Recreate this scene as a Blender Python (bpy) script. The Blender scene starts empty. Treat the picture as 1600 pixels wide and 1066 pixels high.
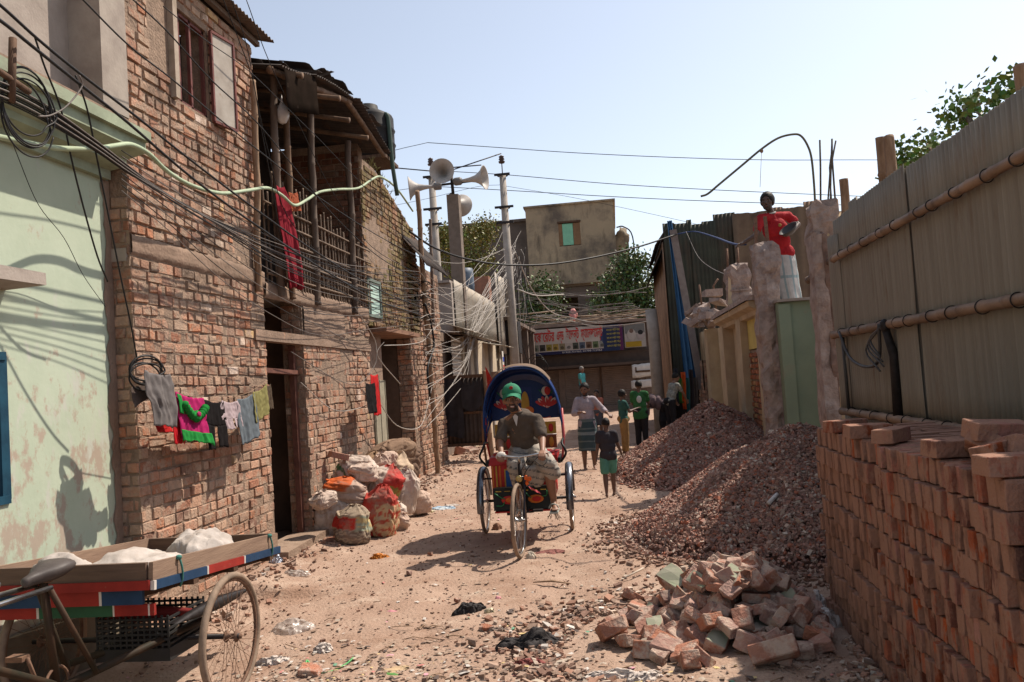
import bpy, bmesh, math, random
import numpy as np
from mathutils import Vector, Matrix, noise as mnoise
R = random.Random(7)
PI = math.pi
scene = bpy.context.scene
col = scene.collection

# ------------------------------------------------------------------ camera
F_PX, W_PX, H_PX = 1290.0, 1600.0, 1066.0
CAM = Vector((0, 0, 1.70))
ROLL = math.radians(3.75)
VP = (965.0, 585.0)
_d = Vector((VP[0]-W_PX/2, -(VP[1]-H_PX/2), -F_PX)).normalized()
_h = Vector((math.cos(ROLL), math.sin(ROLL), 0))
_x = (_h - _d*_h.dot(_d)).normalized()
_u = _x.cross(_d).normalized()
C2W = Matrix((_x, _d, _u))
cam_data = bpy.data.cameras.new('camera')
cam = bpy.data.objects.new('camera', cam_data)
col.objects.link(cam)
cam_data.sensor_width = 36.0
cam_data.lens = 36.0*F_PX/W_PX
cam_data.clip_start = 0.05
cam_data.clip_end = 3000
cam.matrix_world = Matrix.Translation(CAM) @ C2W.to_4x4()
scene.camera = cam

# ------------------------------------------------------------------ light
SUN_V = Vector((0.57, 0.47, 1.0)).normalized()          # towards the sun
SUN_EL = math.asin(SUN_V.z)
SUN_AZ = math.atan2(SUN_V.x, SUN_V.y)
w = bpy.data.worlds.new('World'); scene.world = w; w.use_nodes = True
nt = w.node_tree; nt.nodes.clear()
sky = nt.nodes.new('ShaderNodeTexSky'); sky.sky_type = 'NISHITA'; sky.sun_disc = False
sky.sun_elevation = SUN_EL; sky.sun_rotation = SUN_AZ
sky.altitude = 0; sky.air_density = 1.0; sky.dust_density = 1.3; sky.ozone_density = 1.0
bg = nt.nodes.new('ShaderNodeBackground'); bg.inputs[1].default_value = 0.098
wo = nt.nodes.new('ShaderNodeOutputWorld')
hz_ = nt.nodes.new('ShaderNodeHueSaturation'); hz_.inputs['Saturation'].default_value = .60
nt.links.new(sky.outputs[0], hz_.inputs['Color']); nt.links.new(hz_.outputs[0], bg.inputs[0]); nt.links.new(bg.outputs[0], wo.inputs[0])
sl = bpy.data.lights.new('sun', 'SUN'); sl.energy = 3.75; sl.angle = math.radians(0.55); sl.color = (1.0, 0.895, 0.775)
so = bpy.data.objects.new('sun', sl); col.objects.link(so)
so.rotation_euler = SUN_V.to_track_quat('Z', 'Y').to_euler(); so.location = (20, 20, 30)
scene.view_settings.view_transform = 'Standard'; scene.view_settings.look = 'None'
scene.view_settings.exposure = 0.9; scene.view_settings.gamma = 1.0
scene.view_settings.use_curve_mapping = False
scene.cycles.max_bounces = 6; scene.cycles.diffuse_bounces = 3; scene.cycles.transparent_max_bounces = 6
scene.cycles.use_denoising = True

# ------------------------------------------------------------------ pixel -> point on a real plane
def ray(px, py):
    return C2W @ Vector((px-W_PX/2, -(py-H_PX/2), -F_PX))
def aX(px, py, X): d = ray(px, py); return CAM + d*(X/d.x)
def aY(px, py, Y): d = ray(px, py); return CAM + d*(Y/d.y)
def aZ(px, py, z=0.0): d = ray(px, py); return CAM + d*((z-CAM.z)/d.z)

# ------------------------------------------------------------------ objects and tags
def tag(o, label=None, cat=None, group=None, kind=None):
    if label: o['label'] = label
    if cat: o['category'] = cat
    if group: o['group'] = group
    if kind: o['kind'] = kind
    return o
def thing(name, label, cat, loc=(0, 0, 0), rz=0.0, group=None):
    o = bpy.data.objects.new(name, None); col.objects.link(o)
    o.empty_display_size = 0.1
    o.location = loc; o.rotation_euler = (0, 0, rz)
    return tag(o, label, cat, group)
def wloc(o):
    v = Vector((0, 0, 0))
    while o is not None:
        v += o.location; o = o.parent
    return v
def children(o): return [c for c in col.objects if c.parent == o]
def copy_tree(o, parent=None, kids=None):
    c = o.copy(); col.objects.link(c); c.parent = parent
    for ch in children(o): copy_tree(ch, c)
    return c

class MB:
    """collects shapes; build() links them as one mesh object"""
    def __init__(s): s.v = []; s.f = []; s.m = []; s.c = []; s.sm = []
    def add(s, vs, fs, mi=0, c=None, smooth=False):
        b = len(s.v); s.v.extend([tuple(p) for p in vs])
        for f in fs:
            s.f.append([b+i for i in f]); s.m.append(mi); s.c.append(c or (1, 1, 1)); s.sm.append(smooth)
        return s
    def box(s, c, d, rot=None, mi=0, col=None, jit=0.0):
        hx, hy, hz = d[0]/2, d[1]/2, d[2]/2
        vs = [Vector((x, y, z)) for x in (-hx, hx) for y in (-hy, hy) for z in (-hz, hz)]
        if jit: vs = [p+Vector((R.uniform(-jit, jit), R.uniform(-jit, jit), R.uniform(-jit, jit))) for p in vs]
        if rot is not None:
            M = rot if isinstance(rot, Matrix) else Matrix.Rotation(rot, 3, 'Z')
            vs = [M @ p for p in vs]
        c = Vector(c)
        return s.add([p+c for p in vs], [(0, 1, 3, 2), (4, 6, 7, 5), (0, 4, 5, 1), (2, 3, 7, 6), (0, 2, 6, 4), (1, 5, 7, 3)], mi, col)
    def b2(s, a, b, mi=0, col=None):      # box between two corners
        a = Vector(a); b = Vector(b)
        return s.box((a+b)/2, [abs(q) for q in (b-a)], None, mi, col)
    def tube(s, pts, r, n=8, mi=0, col=None, cap=True, flat=1.0):
        pts = [Vector(p) for p in pts]; k = len(pts)
        rs = r if isinstance(r, (list, tuple)) else [r]*k
        vs = []; up = None
        for i, p in enumerate(pts):
            t = (pts[min(i+1, k-1)]-pts[max(i-1, 0)])
            if t.length < 1e-9: t = Vector((0, 0, 1))
            t.normalize()
            if up is None:
                up = Vector((0, 0, 1)) if abs(t.z) < 0.9 else Vector((1, 0, 0))
            a = t.cross(up)
            if a.length < 1e-6: a = t.cross(Vector((0, 1, 0)))
            a.normalize(); b = a.cross(t).normalized(); up = b
            for j in range(n):
                th = 2*PI*j/n
                vs.append(p + a*(rs[i]*math.cos(th)) + b*(rs[i]*flat*math.sin(th)))
        fs = [(i*n+j, i*n+(j+1) % n, (i+1)*n+(j+1) % n, (i+1)*n+j) for i in range(k-1) for j in range(n)]
        if cap: fs += [tuple(range(n-1, -1, -1)), tuple((k-1)*n+j for j in range(n))]
        return s.add(vs, fs, mi, col, True)
    def lathe(s, c, prof, n=20, axis=None, mi=0, col=None, cap=False):   # prof: (r, h)
        A = Matrix.Identity(3) if axis is None else Vector(axis).to_track_quat('Z', 'Y').to_matrix()
        c = Vector(c); vs = []
        for r, h in prof:
            for j in range(n):
                th = 2*PI*j/n; vs.append(c + A @ Vector((r*math.cos(th), r*math.sin(th), h)))
        k = len(prof)
        fs = [(i*n+j, i*n+(j+1) % n, (i+1)*n+(j+1) % n, (i+1)*n+j) for i in range(k-1) for j in range(n)]
        if cap: fs += [tuple(range(n-1, -1, -1)), tuple((k-1)*n+j for j in range(n))]
        return s.add(vs, fs, mi, col, True)
    def torus(s, c, R_, r, axis, n=40, m=8, mi=0, col=None, a0=0, a1=2*PI):
        A = Vector(axis).to_track_quat('Z', 'Y').to_matrix(); c = Vector(c); vs = []
        full = abs(a1-a0-2*PI) < 1e-6; k = n if full else n+1
        for i in range(k):
            t = a0+(a1-a0)*i/n
            for j in range(m):
                q = 2*PI*j/m; rr = R_+r*math.cos(q)
                vs.append(c + A @ Vector((rr*math.cos(t), rr*math.sin(t), r*math.sin(q))))
        fs = [(i*m+j, ((i+1) % k)*m+j, ((i+1) % k)*m+(j+1) % m, i*m+(j+1) % m) for i in range(n) for j in range(m)]
        return s.add(vs, fs, mi, col, True)
    def ell(s, c, r, rot=None, n=14, m=9, mi=0, col=None, jit=0):
        c = Vector(c); vs = []
        if not isinstance(r, (list, tuple)): r = (r, r, r)
        for i in range(m+1):
            ph = PI*i/m
            for j in range(n):
                th = 2*PI*j/n
                p = Vector((r[0]*math.sin(ph)*math.cos(th), r[1]*math.sin(ph)*math.sin(th), r[2]*math.cos(ph)))
                if jit: p *= 1+R.uniform(-jit, jit)
                if rot is not None: p = rot @ p
                vs.append(c+p)
        fs = [(i*n+j, (i+1)*n+j, (i+1)*n+(j+1) % n, i*n+(j+1) % n) for i in range(m) for j in range(n)]
        return s.add(vs, fs, mi, col, True)
    def sheet(s, o, u, v, nu, nv, fn=None, mi=0, col=None, smooth=True, th=0.0):
        """grid o + a*u + b*v, displaced by fn(a, b) -> Vector; th: thickness along the normal"""
        o = Vector(o); u = Vector(u); v = Vector(v); nrm = u.cross(v).normalized(); vs = []
        for k in ((0, 1) if th else (0,)):
            for i in range(nu+1):
                for j in range(nv+1):
                    a, b = i/nu, j/nv
                    p = o+u*a+v*b
                    if fn: p = p+fn(a, b)
                    vs.append(p - nrm*th*k)
        N = (nu+1)*(nv+1)
        fs = [(i*(nv+1)+j, (i+1)*(nv+1)+j, (i+1)*(nv+1)+j+1, i*(nv+1)+j+1) for i in range(nu) for j in range(nv)]
        if th:
            fs += [tuple(N+q for q in reversed(f)) for f in fs]
            for i in range(nu):
                a, b = i*(nv+1), (i+1)*(nv+1); fs += [(a, N+a, N+b, b), (a+nv, b+nv, N+b+nv, N+a+nv)]
            for j in range(nv):
                a = j; b = j+1; fs += [(a, b, N+b, N+a)]
                a = nu*(nv+1)+j; fs += [(a, N+a, N+a+1, a+1)]
        return s.add(vs, fs, mi, col, smooth)
    def build(s, name, mats, parent=None, local=False, origin=None, shade=None):
        mats = mats if isinstance(mats, (list, tuple)) else [mats]
        me = bpy.data.meshes.new(name)
        V = np.array(s.v, dtype=float)
        off = Vector((0, 0, 0))
        if parent is not None:
            if not local: off = wloc(parent)
        else:
            mn, mx = V.min(0), V.max(0)
            off = Vector(((mn[0]+mx[0])/2, (mn[1]+mx[1])/2, mn[2])) if origin is None else Vector(origin)
        V = V - np.array(off)
        me.from_pydata(V.tolist(), [], s.f)
        for m in mats: me.materials.append(m)
        me.polygons.foreach_set('material_index', s.m)
        me.polygons.foreach_set('use_smooth', s.sm if shade is None else [shade]*len(s.f))
        at = me.color_attributes.new('Col', 'FLOAT_COLOR', 'CORNER')
        cl = []
        for f, c in zip(s.f, s.c): cl.extend((c[0], c[1], c[2], 1.0)*len(f))
        at.data.foreach_set('color', cl)
        me.update()
        o = bpy.data.objects.new(name, me); col.objects.link(o)
        if parent is not None: o.parent = parent
        else: o.location = off
        return o

def np_mesh(name, V, Fq, mats, colors=None, mi=None, parent=None, smooth=False):
    """big mesh of quads from numpy arrays"""
    me = bpy.data.meshes.new(name)
    me.vertices.add(len(V)); me.vertices.foreach_set('co', V.astype('f').ravel())
    k = Fq.shape[1]
    me.loops.add(Fq.size); me.loops.foreach_set('vertex_index', Fq.astype('i').ravel())
    me.polygons.add(len(Fq)); me.polygons.foreach_set('loop_start', np.arange(0, Fq.size, k, dtype='i'))
    me.polygons.foreach_set('loop_total', np.full(len(Fq), k, dtype='i'))
    for m in (mats if isinstance(mats, (list, tuple)) else [mats]): me.materials.append(m)
    if mi is not None: me.polygons.foreach_set('material_index', mi.astype('i'))
    if colors is not None:
        at = me.color_attributes.new('Col', 'FLOAT_COLOR', 'CORNER')
        c4 = np.ones((len(Fq), k, 4), 'f'); c4[:, :, :3] = colors[:, None, :]
        at.data.foreach_set('color', c4.ravel())
    me.polygons.foreach_set('use_smooth', np.full(len(Fq), smooth))
    me.update(calc_edges=True); me.validate()
    o = bpy.data.objects.new(name, me); col.objects.link(o)
    if parent is not None: o.parent = parent
    return o

def fbm(x, y, z=0.0, o=4):
    return mnoise.fractal(Vector((x, y, z)), 1.0, 2.0, o)

# ------------------------------------------------------------------ materials
_mc = {}
def mat(name, c1=(.5, .5, .5), c2=None, scale=6.0, rough=.85, bump=.3, bs=60.0, stain=None, attr=False, metal=0.0,
        stretch=None, spec=.16, detail=6.0, bd=.004, stain2=None, trans=0.0, emis=None, rnd=0.0, alpha=1.0):
    """noise between two colours; stain = (colour, scale, lo, hi); attr: multiply by the mesh's own colour layer"""
    if name in _mc: return _mc[name]
    m = bpy.data.materials.new(name); m.use_nodes = True; _mc[name] = m
    t = m.node_tree; N = t.nodes; L = t.links; N.clear()
    out = N.new('ShaderNodeOutputMaterial'); p = N.new('ShaderNodeBsdfPrincipled'); L.new(p.outputs[0], out.inputs[0])
    p.inputs['Roughness'].default_value = rough; p.inputs['Metallic'].default_value = metal
    p.inputs['Specular IOR Level'].default_value = spec
    if trans: p.inputs['Transmission Weight'].default_value = trans
    if alpha < 1: p.inputs['Alpha'].default_value = alpha
    tc = N.new('ShaderNodeTexCoord'); mp = N.new('ShaderNodeMapping'); L.new(tc.outputs['Object'], mp.inputs[0])
    if stretch: mp.inputs['Scale'].default_value = stretch
    c2 = c2 or tuple(q*.72 for q in c1)
    if rnd:      # every object gets its own piece of the pattern
        o0 = N.new('ShaderNodeObjectInfo'); vm = N.new('ShaderNodeVectorMath'); vm.operation = 'SCALE'; vm.inputs[0].default_value = (37, 53, 71)
        va = N.new('ShaderNodeVectorMath'); L.new(o0.outputs['Random'], vm.inputs['Scale']); L.new(mp.outputs[0], va.inputs[0]); L.new(vm.outputs[0], va.inputs[1])
    nz = N.new('ShaderNodeTexNoise'); nz.inputs['Scale'].default_value = scale; nz.inputs['Detail'].default_value = detail
    nz.inputs['Roughness'].default_value = .62
    L.new(va.outputs[0] if rnd else mp.outputs[0], nz.inputs['Vector'])
    cr = N.new('ShaderNodeValToRGB'); cr.color_ramp.elements[0].position = .33; cr.color_ramp.elements[1].position = .67
    cr.color_ramp.elements[0].color = (*c2, 1); cr.color_ramp.elements[1].color = (*c1, 1)
    L.new(nz.outputs[0], cr.inputs[0]); cur = cr.outputs[0]
    if attr:
        a = N.new('ShaderNodeVertexColor'); a.layer_name = 'Col'
        mx = N.new('ShaderNodeMix'); mx.data_type = 'RGBA'; mx.blend_type = 'MULTIPLY'; mx.inputs[0].default_value = 1
        L.new(cur, mx.inputs[6]); L.new(a.outputs[0], mx.inputs[7]); cur = mx.outputs[2]
    if rnd:
        oi = N.new('ShaderNodeObjectInfo'); mr = N.new('ShaderNodeMapRange')
        mr.inputs['To Min'].default_value = 1-rnd; mr.inputs['To Max'].default_value = 1+rnd
        L.new(oi.outputs['Random'], mr.inputs[0])
        hs = N.new('ShaderNodeHueSaturation'); L.new(mr.outputs[0], hs.inputs['Value']); L.new(cur, hs.inputs['Color']); cur = hs.outputs[0]
        m2 = N.new('ShaderNodeMath'); m2.operation = 'MULTIPLY'; m2.inputs[1].default_value = 7.13
        m3 = N.new('ShaderNodeMath'); m3.operation = 'FRACT'; L.new(oi.outputs['Random'], m2.inputs[0]); L.new(m2.outputs[0], m3.inputs[0])
        m4 = N.new('ShaderNodeMapRange'); m4.inputs['To Min'].default_value = .72; m4.inputs['To Max'].default_value = 1.15
        L.new(m3.outputs[0], m4.inputs[0]); L.new(m4.outputs[0], hs.inputs['Saturation'])
    for k, st in enumerate((stain, stain2)):
        if not st: continue
        sc, ss, lo, hi = st[:4]
        n2 = N.new('ShaderNodeTexNoise'); n2.inputs['Scale'].default_value = ss; n2.inputs['Detail'].default_value = 8
        n2.inputs['Roughness'].default_value = .68
        m5 = N.new('ShaderNodeMapping'); m5.inputs['Location'].default_value = (3.1+k*5, 1.7, 9.2)
        if len(st) > 4 and st[4]: m5.inputs['Scale'].default_value = st[4]
        L.new(va.outputs[0] if rnd else tc.outputs['Object'], m5.inputs[0]); L.new(m5.outputs[0], n2.inputs['Vector'])
        mr = N.new('ShaderNodeMapRange'); mr.inputs['From Min'].default_value = lo; mr.inputs['From Max'].default_value = hi
        src = n2.outputs[0]
        if len(st) > 5:      # wear that climbs from the foot of the wall: (height, slope)
            sx = N.new('ShaderNodeSeparateXYZ'); L.new(tc.outputs['Object'], sx.inputs[0])
            m6 = N.new('ShaderNodeMapRange'); m6.inputs['From Min'].default_value = 0; m6.inputs['From Max'].default_value = st[5][0]
            m6.inputs['To Min'].default_value = st[5][1]; m6.inputs['To Max'].default_value = -st[5][1]*.6; L.new(sx.outputs['Z'], m6.inputs[0])
            m7 = N.new('ShaderNodeMath'); L.new(src, m7.inputs[0]); L.new(m6.outputs[0], m7.inputs[1]); src = m7.outputs[0]
        L.new(src, mr.inputs[0])
        mx = N.new('ShaderNodeMix'); mx.data_type = 'RGBA'; L.new(mr.outputs[0], mx.inputs[0])
        L.new(cur, mx.inputs[6]); mx.inputs[7].default_value = (*sc, 1); cur = mx.outputs[2]
    L.new(cur, p.inputs['Base Color'])
    if emis: p.inputs['Emission Color'].default_value = (*emis[0], 1); p.inputs['Emission Strength'].default_value = emis[1]
    if bump:
        nb = N.new('ShaderNodeTexNoise'); nb.inputs['Scale'].default_value = bs; nb.inputs['Detail'].default_value = 5
        L.new(mp.outputs[0], nb.inputs['Vector'])
        b = N.new('ShaderNodeBump'); b.inputs['Strength'].default_value = bump; b.inputs['Distance'].default_value = bd
        L.new(nb.outputs[0], b.inputs['Height']); L.new(b.outputs[0], p.inputs['Normal'])
    return m

BRICK_PAL = [(.31, .18, .125), (.28, .16, .108), (.34, .21, .15), (.255, .145, .102), (.32, .215, .155), (.30, .19, .14), (.34, .25, .185), (.21, .13, .10), (.33, .16, .095), (.24, .12, .08)]
def brick_col(pal=BRICK_PAL, odd=.03):
    if R.random() < odd: return R.choice([(.50, .43, .36), (.42, .31, .17), (.17, .115, .09), (.46, .40, .35)])
    c = R.choice(pal); k = R.uniform(.82, 1.15)
    return tuple(q*k for q in c)
M_BRICK = mat('wall_brick', (1.36, 1.22, 1.14), (.88, .80, .75), 14, .92, .9, 55, attr=True, bd=.012,
              stain=((.33, .235, .172), 8.5, .45, .58), stain2=((.10, .068, .05), 1.7, .50, .72))
M_BRICKM = mat('mossy_wall_brick', (1.05, 1.0, .9), (.6, .58, .5), 10, .95, .9, 45, attr=True, bd=.014,
               stain=((.15, .12, .05), 2.0, .40, .60, (1, 1, .45)), stain2=((.06, .05, .03), 1.6, .50, .74, (1, 1, .35)))
M_MORTAR = mat('mortar', (.29, .205, .148), (.17, .12, .088), 9, .97, 1.0, 40, bd=.015, stain=((.09, .068, .05), 2.2, .58, .8))
M_PLASTER = mat('rough_cement_render', (.275, .19, .14), (.18, .125, .092), 3.5, .95, .8, 30, bd=.012,
                stain=((.13, .095, .07), 2.6, .55, .78, (1, 1, .4)), stain2=((.40, .22, .14), 6, .63, .75))
M_CONC = mat('grey_concrete', (.34, .29, .25), (.25, .21, .18), 4, .93, .5, 50, bd=.006, stain=((.14, .115, .095), 1.4, .55, .85, (1, 1, .25)))
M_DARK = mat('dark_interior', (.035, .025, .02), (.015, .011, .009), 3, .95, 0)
M_BAMBOO = mat('weathered_bamboo', (.34, .235, .15), (.20, .13, .085), 9, .7, .4, 30, stretch=(1, 1, .3), rnd=.2)
M_BAMBOOD = mat('dark_bamboo', (.16, .105, .07), (.08, .05, .035), 9, .75, .4, 30, stretch=(1, 1, .3), rnd=.25)
M_WOOD = mat('weathered_wood', (.30, .20, .13), (.17, .105, .065), 6, .85, .5, 50, stretch=(6, 6, 1))
M_WOODD = mat('dark_wood', (.12, .07, .045), (.06, .035, .022), 6, .85, .5, 50, stretch=(6, 6, 1))
M_IRON = mat('black_iron', (.035, .03, .03), (.02, .017, .016), 20, .55, .2, metal=.3)
M_RUST = mat('rusty_steel', (.22, .13, .085), (.12, .07, .05), 30, .8, .4, metal=.2)
M_CHROME = mat('worn_chrome', (.55, .54, .52), (.35, .33, .31), 12, .3, .05, metal=1.0)
M_RUBBER = mat('dusty_rubber', (.30, .215, .155), (.16, .12, .09), 8, .9, .4, 90)
M_RUBBERD = mat('black_rubber', (.05, .045, .042), (.03, .027, .025), 14, .6, .2, 90, spec=.5)

def brick_face(mb, O, u, n, s0, s1, z0, z1, openings=(), top=None, course=.092, blen=.225, prot=.009, seed=0, pal=BRICK_PAL, gap=.010, bond='mix', odd=.03, corner_free=True):
    """lays single bricks (front and edges) on the plane O + u*s, normal n; openings are (sa, sb, za, zb)"""
    rr = random.Random(seed); O = Vector(O); u = Vector(u); n = Vector(n); Z = Vector((0, 0, 1))
    nz = int((z1-z0)/course)
    for k in range(nz):
        za = z0+k*course; zb = za+course-gap
        hd = (k % 2 == 0) if bond == 'mix' else False
        L = blen*.5+.006 if hd else blen
        s = s0-rr.uniform(0, L)
        while s < s1:
            l = L*rr.uniform(.9, 1.06)
            if bond == 'mix' and rr.random() < .38: l = blen*rr.uniform(.42, 1.05)
            a, b = max(s+gap/2, s0), min(s+l-gap/2, s1)
            s += l
            if b-a < .03: continue
            mid = (a+b)/2; zm = (za+zb)/2
            if top and zb > top(mid)+.02: continue
            skip = False
            for (oa, ob, oz0, oz1) in openings:
                if oz0-.02 < zm < oz1+.02:
                    if oa <= a and b <= ob: skip = True; break
                    if a < oa < b: b = oa
                    elif a < ob < b: a = ob
            if skip or b-a < .02: continue
            if rr.random() < .012: continue
            wv = .010*fbm(mid*.55, k*.31, seed)+rr.uniform(-.0035, .0035)
            if corner_free: za += wv; zb += wv+rr.uniform(-.006, .002)
            bury = mnoise.noise(Vector((mid*.8+seed, zm*.9, 3.7)))*1.4+.5*mnoise.noise(Vector((mid*3.1, zm*3.5+seed, 1)))
            pr = prot+rr.uniform(-.007, .010)-(max(0, bury-.30)*.045)
            za0, zb0 = za, zb; j = lambda q=.0055: rr.uniform(-q, q)
            dz = 0; tilt = j(.006)
            base = [(a, za), (b, za), (b, zb), (a, zb)]
            i = rr.uniform(.004, .010)
            top4 = [(a+i+j(), za+i+j()), (b-i+j(), za+i+j()), (b-i+j(), zb-i+j()), (a+i+j(), zb-i+j())]
            vs = [O+u*p+Z*(q+dz)-n*.004 for p, q in base]
            vs += [O+u*p+Z*(q+dz)+n*(pr+j(.0025)+tilt*(1 if m_ in (1, 2) else -1)) for m_, (p, q) in enumerate(top4)]
            c = brick_col(pal, odd) if True else None
            mb.add(vs, [(0, 1, 5, 4), (1, 2, 6, 5), (2, 3, 7, 6), (3, 0, 4, 7), (4, 5, 6, 7)], 0, c)
            za, zb = z0+k*course, z0+k*course+course-gap
def slab_wall(mb, O, u, n, s0, s1, z0, z1, thick, openings=(), mi=1, top=None, ns=1):
    """solid wall body with real openings; front face on the plane, body behind it"""
    O = Vector(O); u = Vector(u); n = Vector(n); Z = Vector((0, 0, 1))
    S = sorted(set([s0, s1]+[q for o in openings for q in o[:2] if s0 < q < s1]+[s0+(s1-s0)*i/ns for i in range(1, ns)]))
    T = sorted(set([z0, z1]+[q for o in openings for q in o[2:] if z0 < q < z1]))
    def filled(i, j):
        if not (0 <= i < len(S)-1 and 0 <= j < len(T)-1): return False
        sm, zm = (S[i]+S[i+1])/2, (T[j]+T[j+1])/2
        return not any(o[0] < sm < o[1] and o[2] < zm < o[3] for o in openings)
    def P(s, z, d):
        if top and z == z1: z = top(s)
        return O+u*s+Z*z-n*d
    for i in range(len(S)-1):
        for j in range(len(T)-1):
            if not filled(i, j): continue
            a, b, c, d = S[i], S[i+1], T[j], T[j+1]
            for dd in (0, thick): mb.add([P(a, c, dd), P(b, c, dd), P(b, d, dd), P(a, d, dd)], [(0, 1, 2, 3)], mi)
            if not filled(i-1, j): mb.add([P(a, c, 0), P(a, c, thick), P(a, d, thick), P(a, d, 0)], [(0, 1, 2, 3)], mi)
            if not filled(i+1, j): mb.add([P(b, c, 0), P(b, c, thick), P(b, d, thick), P(b, d, 0)], [(0, 1, 2, 3)], mi)
            if not filled(i, j-1): mb.add([P(a, c, 0), P(b, c, 0), P(b, c, thick), P(a, c, thick)], [(0, 1, 2, 3)], mi)
            if not filled(i, j+1): mb.add([P(a, d, 0), P(b, d, 0), P(b, d, thick), P(a, d, thick)], [(0, 1, 2, 3)], mi)
def corr(mb, o, u, v, pitch=.075, amp=.009, mi=0, col=None, th=.002, nv=4, warp=0.0, seed=0, ragged=0.0, col2=None):
    """corrugated sheet: ridges run along v, waves along u"""
    u = Vector(u); v = Vector(v); L = u.length; n = u.cross(v).normalized()
    nu = max(8, int(L/pitch*6)); rg = {}
    rr = random.Random(seed)
    for k in range(int(L/.3)+2): rg[k] = rr.uniform(-ragged, ragged)
    def fn(a, b):
        d = n*(amp*math.sin(2*PI*a*L/pitch))
        if warp: d += n*(warp*fbm(a*L*.8+seed, b*2, seed))
        if ragged and b > .999: d += v.normalized()*rg[int(a*L/.3)]
        return d
    mb.sheet(o, u, v, nu, nv, fn, mi, col, True, th)
def beam(mb, a, b, w_, h_, mi=0, col=None, up=(0, 0, 1)):
    a = Vector(a); b = Vector(b); t = (b-a); L = t.length; t.normalize()
    up = Vector(up); s = t.cross(up)
    if s.length < 1e-4: s = t.cross(Vector((0, 1, 0)))
    s.normalize(); q = s.cross(t).normalized()
    M = Matrix((s, t, q)).transposed()
    mb.box((a+b)/2, (w_, L, h_), M, mi, col)
def bamboo_pts(a, b, r, n=10, wob=.01, seed=0):
    a = Vector(a); b = Vector(b); L = (b-a).length; k = max(2, int(L/.32)); pts = []; rs = []
    rr = random.Random(seed)
    for i in range(k):
        for t, q in ((0, 1.16), (.06, 1.0), (.5, .97), (.94, 1.0)):
            f = (i+t)/k
            p = a.lerp(b, f)+Vector((fbm(f*3, seed), fbm(f*3, seed+9.3), 0))*wob
            pts.append(p); rs.append(r*q*(1-.12*f))
    pts.append(b); rs.append(r*.9)
    return pts, rs
def bamboo(mb, a, b, r, seed=0, wob=.012, mi=0, n=9):
    p, rs = bamboo_pts(a, b, r, seed=seed, wob=wob); mb.tube(p, rs, n, mi)
def sag_pts(a, b, sag, n=14):
    a = Vector(a); b = Vector(b)
    return [a.lerp(b, i/n)-Vector((0, 0, 4*sag*(i/n)*(1-i/n))) for i in range(n+1)]
def smooth_pts(pts, n=6):
    """Catmull-Rom through points"""
    P = [Vector(p) for p in pts]; P = [P[0]*2-P[1]]+P+[P[-1]*2-P[-2]]; out = []
    for i in range(1, len(P)-2):
        for k in range(n):
            t = k/n; a, b, c, d = P[i-1], P[i], P[i+1], P[i+2]
            out.append(.5*((2*b)+(c-a)*t+(2*a-5*b+4*c-d)*t*t+(3*b-a-3*c+d)*t**3))
    out.append(P[-2]); return out
# ================================================================== GROUND
def ground_h(x, y):
    h = .024*fbm(x*.9, y*.9, 3)+.016*fbm(x*3.2, y*3.2, 1)+.009*fbm(x*10, y*10, 2)
    if x < -2.2 and y < 7: h -= .05*min(1, (-2.2-x)/.8)
    if y > 12: h += .012*(y-12)*(1 if y < 30 else 0) if y < 30 else .216
    if x < -2.9 and 7 < y < 20: h += .06*min(1, (-2.9-x)/.5)
    # wheel ruts
    for rx in (-.45, -1.4):
        h -= .018*math.exp(-((x-rx-.12*math.sin(y*.6))/.13)**2)
    return h
def axis_pts(lo, d0, d1, hi, step, big):
    a = list(np.arange(d0, d1, step)); o = []
    x = d0; s = step
    while x > lo: s *= big; x -= s; o.append(max(x, lo))
    e = []; x = d1; s = step
    while x < hi: s *= big; x += s; e.append(min(x, hi))
    return sorted(set([round(q, 4) for q in o]))+[round(q, 4) for q in a]+[round(q, 4) for q in e]
gx = axis_pts(-300, -4.2, 3.0, 300, .045, 1.35); gy = axis_pts(-60, 2.6, 17, 600, .05, 1.28)
GV = np.array([(x, y, ground_h(x, y) if abs(x) < 12 and -2 < y < 60 else 0.0) for x in gx for y in gy])
ny = len(gy)
GF = np.array([(i*ny+j, (i+1)*ny+j, (i+1)*ny+j+1, i*ny+j+1) for i in range(len(gx)-1) for j in range(ny-1)])
M_DIRT = mat('dusty_ground', (.345, .245, .185), (.28, .185, .135), 1.3, .97, 1.0, 42, bd=.016, detail=10,
             stain=((.235, .145, .10), 1.1, .50, .68), stain2=((.40, .305, .235), 3.3, .54, .72))
ground = np_mesh('ground', GV, GF, M_DIRT, smooth=True); tag(ground, 'bare dusty reddish brown earth of the lane, littered and uneven', 'ground', kind='structure')

# ================================================================== GREEN HOUSE (near left)
M_GREEN = mat('faded_green_paint', (.41, .46, .355), (.36, .415, .315), 3, .85, .4, 22, bd=.004,
              stain=((.345, .285, .225), 5.0, .545, .62, (1, 1, .75), (2.6, .12)), stain2=((.42, .43, .37), 5, .58, .66, (1, 1, .5)))
M_GREENC = mat('weathered_cornice_paint', (.30, .34, .24), (.21, .235, .165), 5, .9, .4, 30, stain=((.16, .13, .10), 3, .58, .75, (1, .3, 1)))
M_BLUEF = mat('blue_painted_steel', (.015, .06, .095), (.01, .035, .06), 6, .5, .2)
X0 = -3.75
gh = thing('green_house', 'pale green plastered house with a moulded cornice at the near left', 'house', (X0, 4.0, 0))
mb = MB(); slab_wall(mb, (X0, 0, 0), (0, 1, 0), (1, 0, 0), .3, 5.81, -.2, 3.55, .25, [(3.5, 4.67, 1.18, 2.06)], 0)
mb.b2((X0+.005, .3, -.2), (X0+.035, 5.805, .36), 1)
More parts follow.
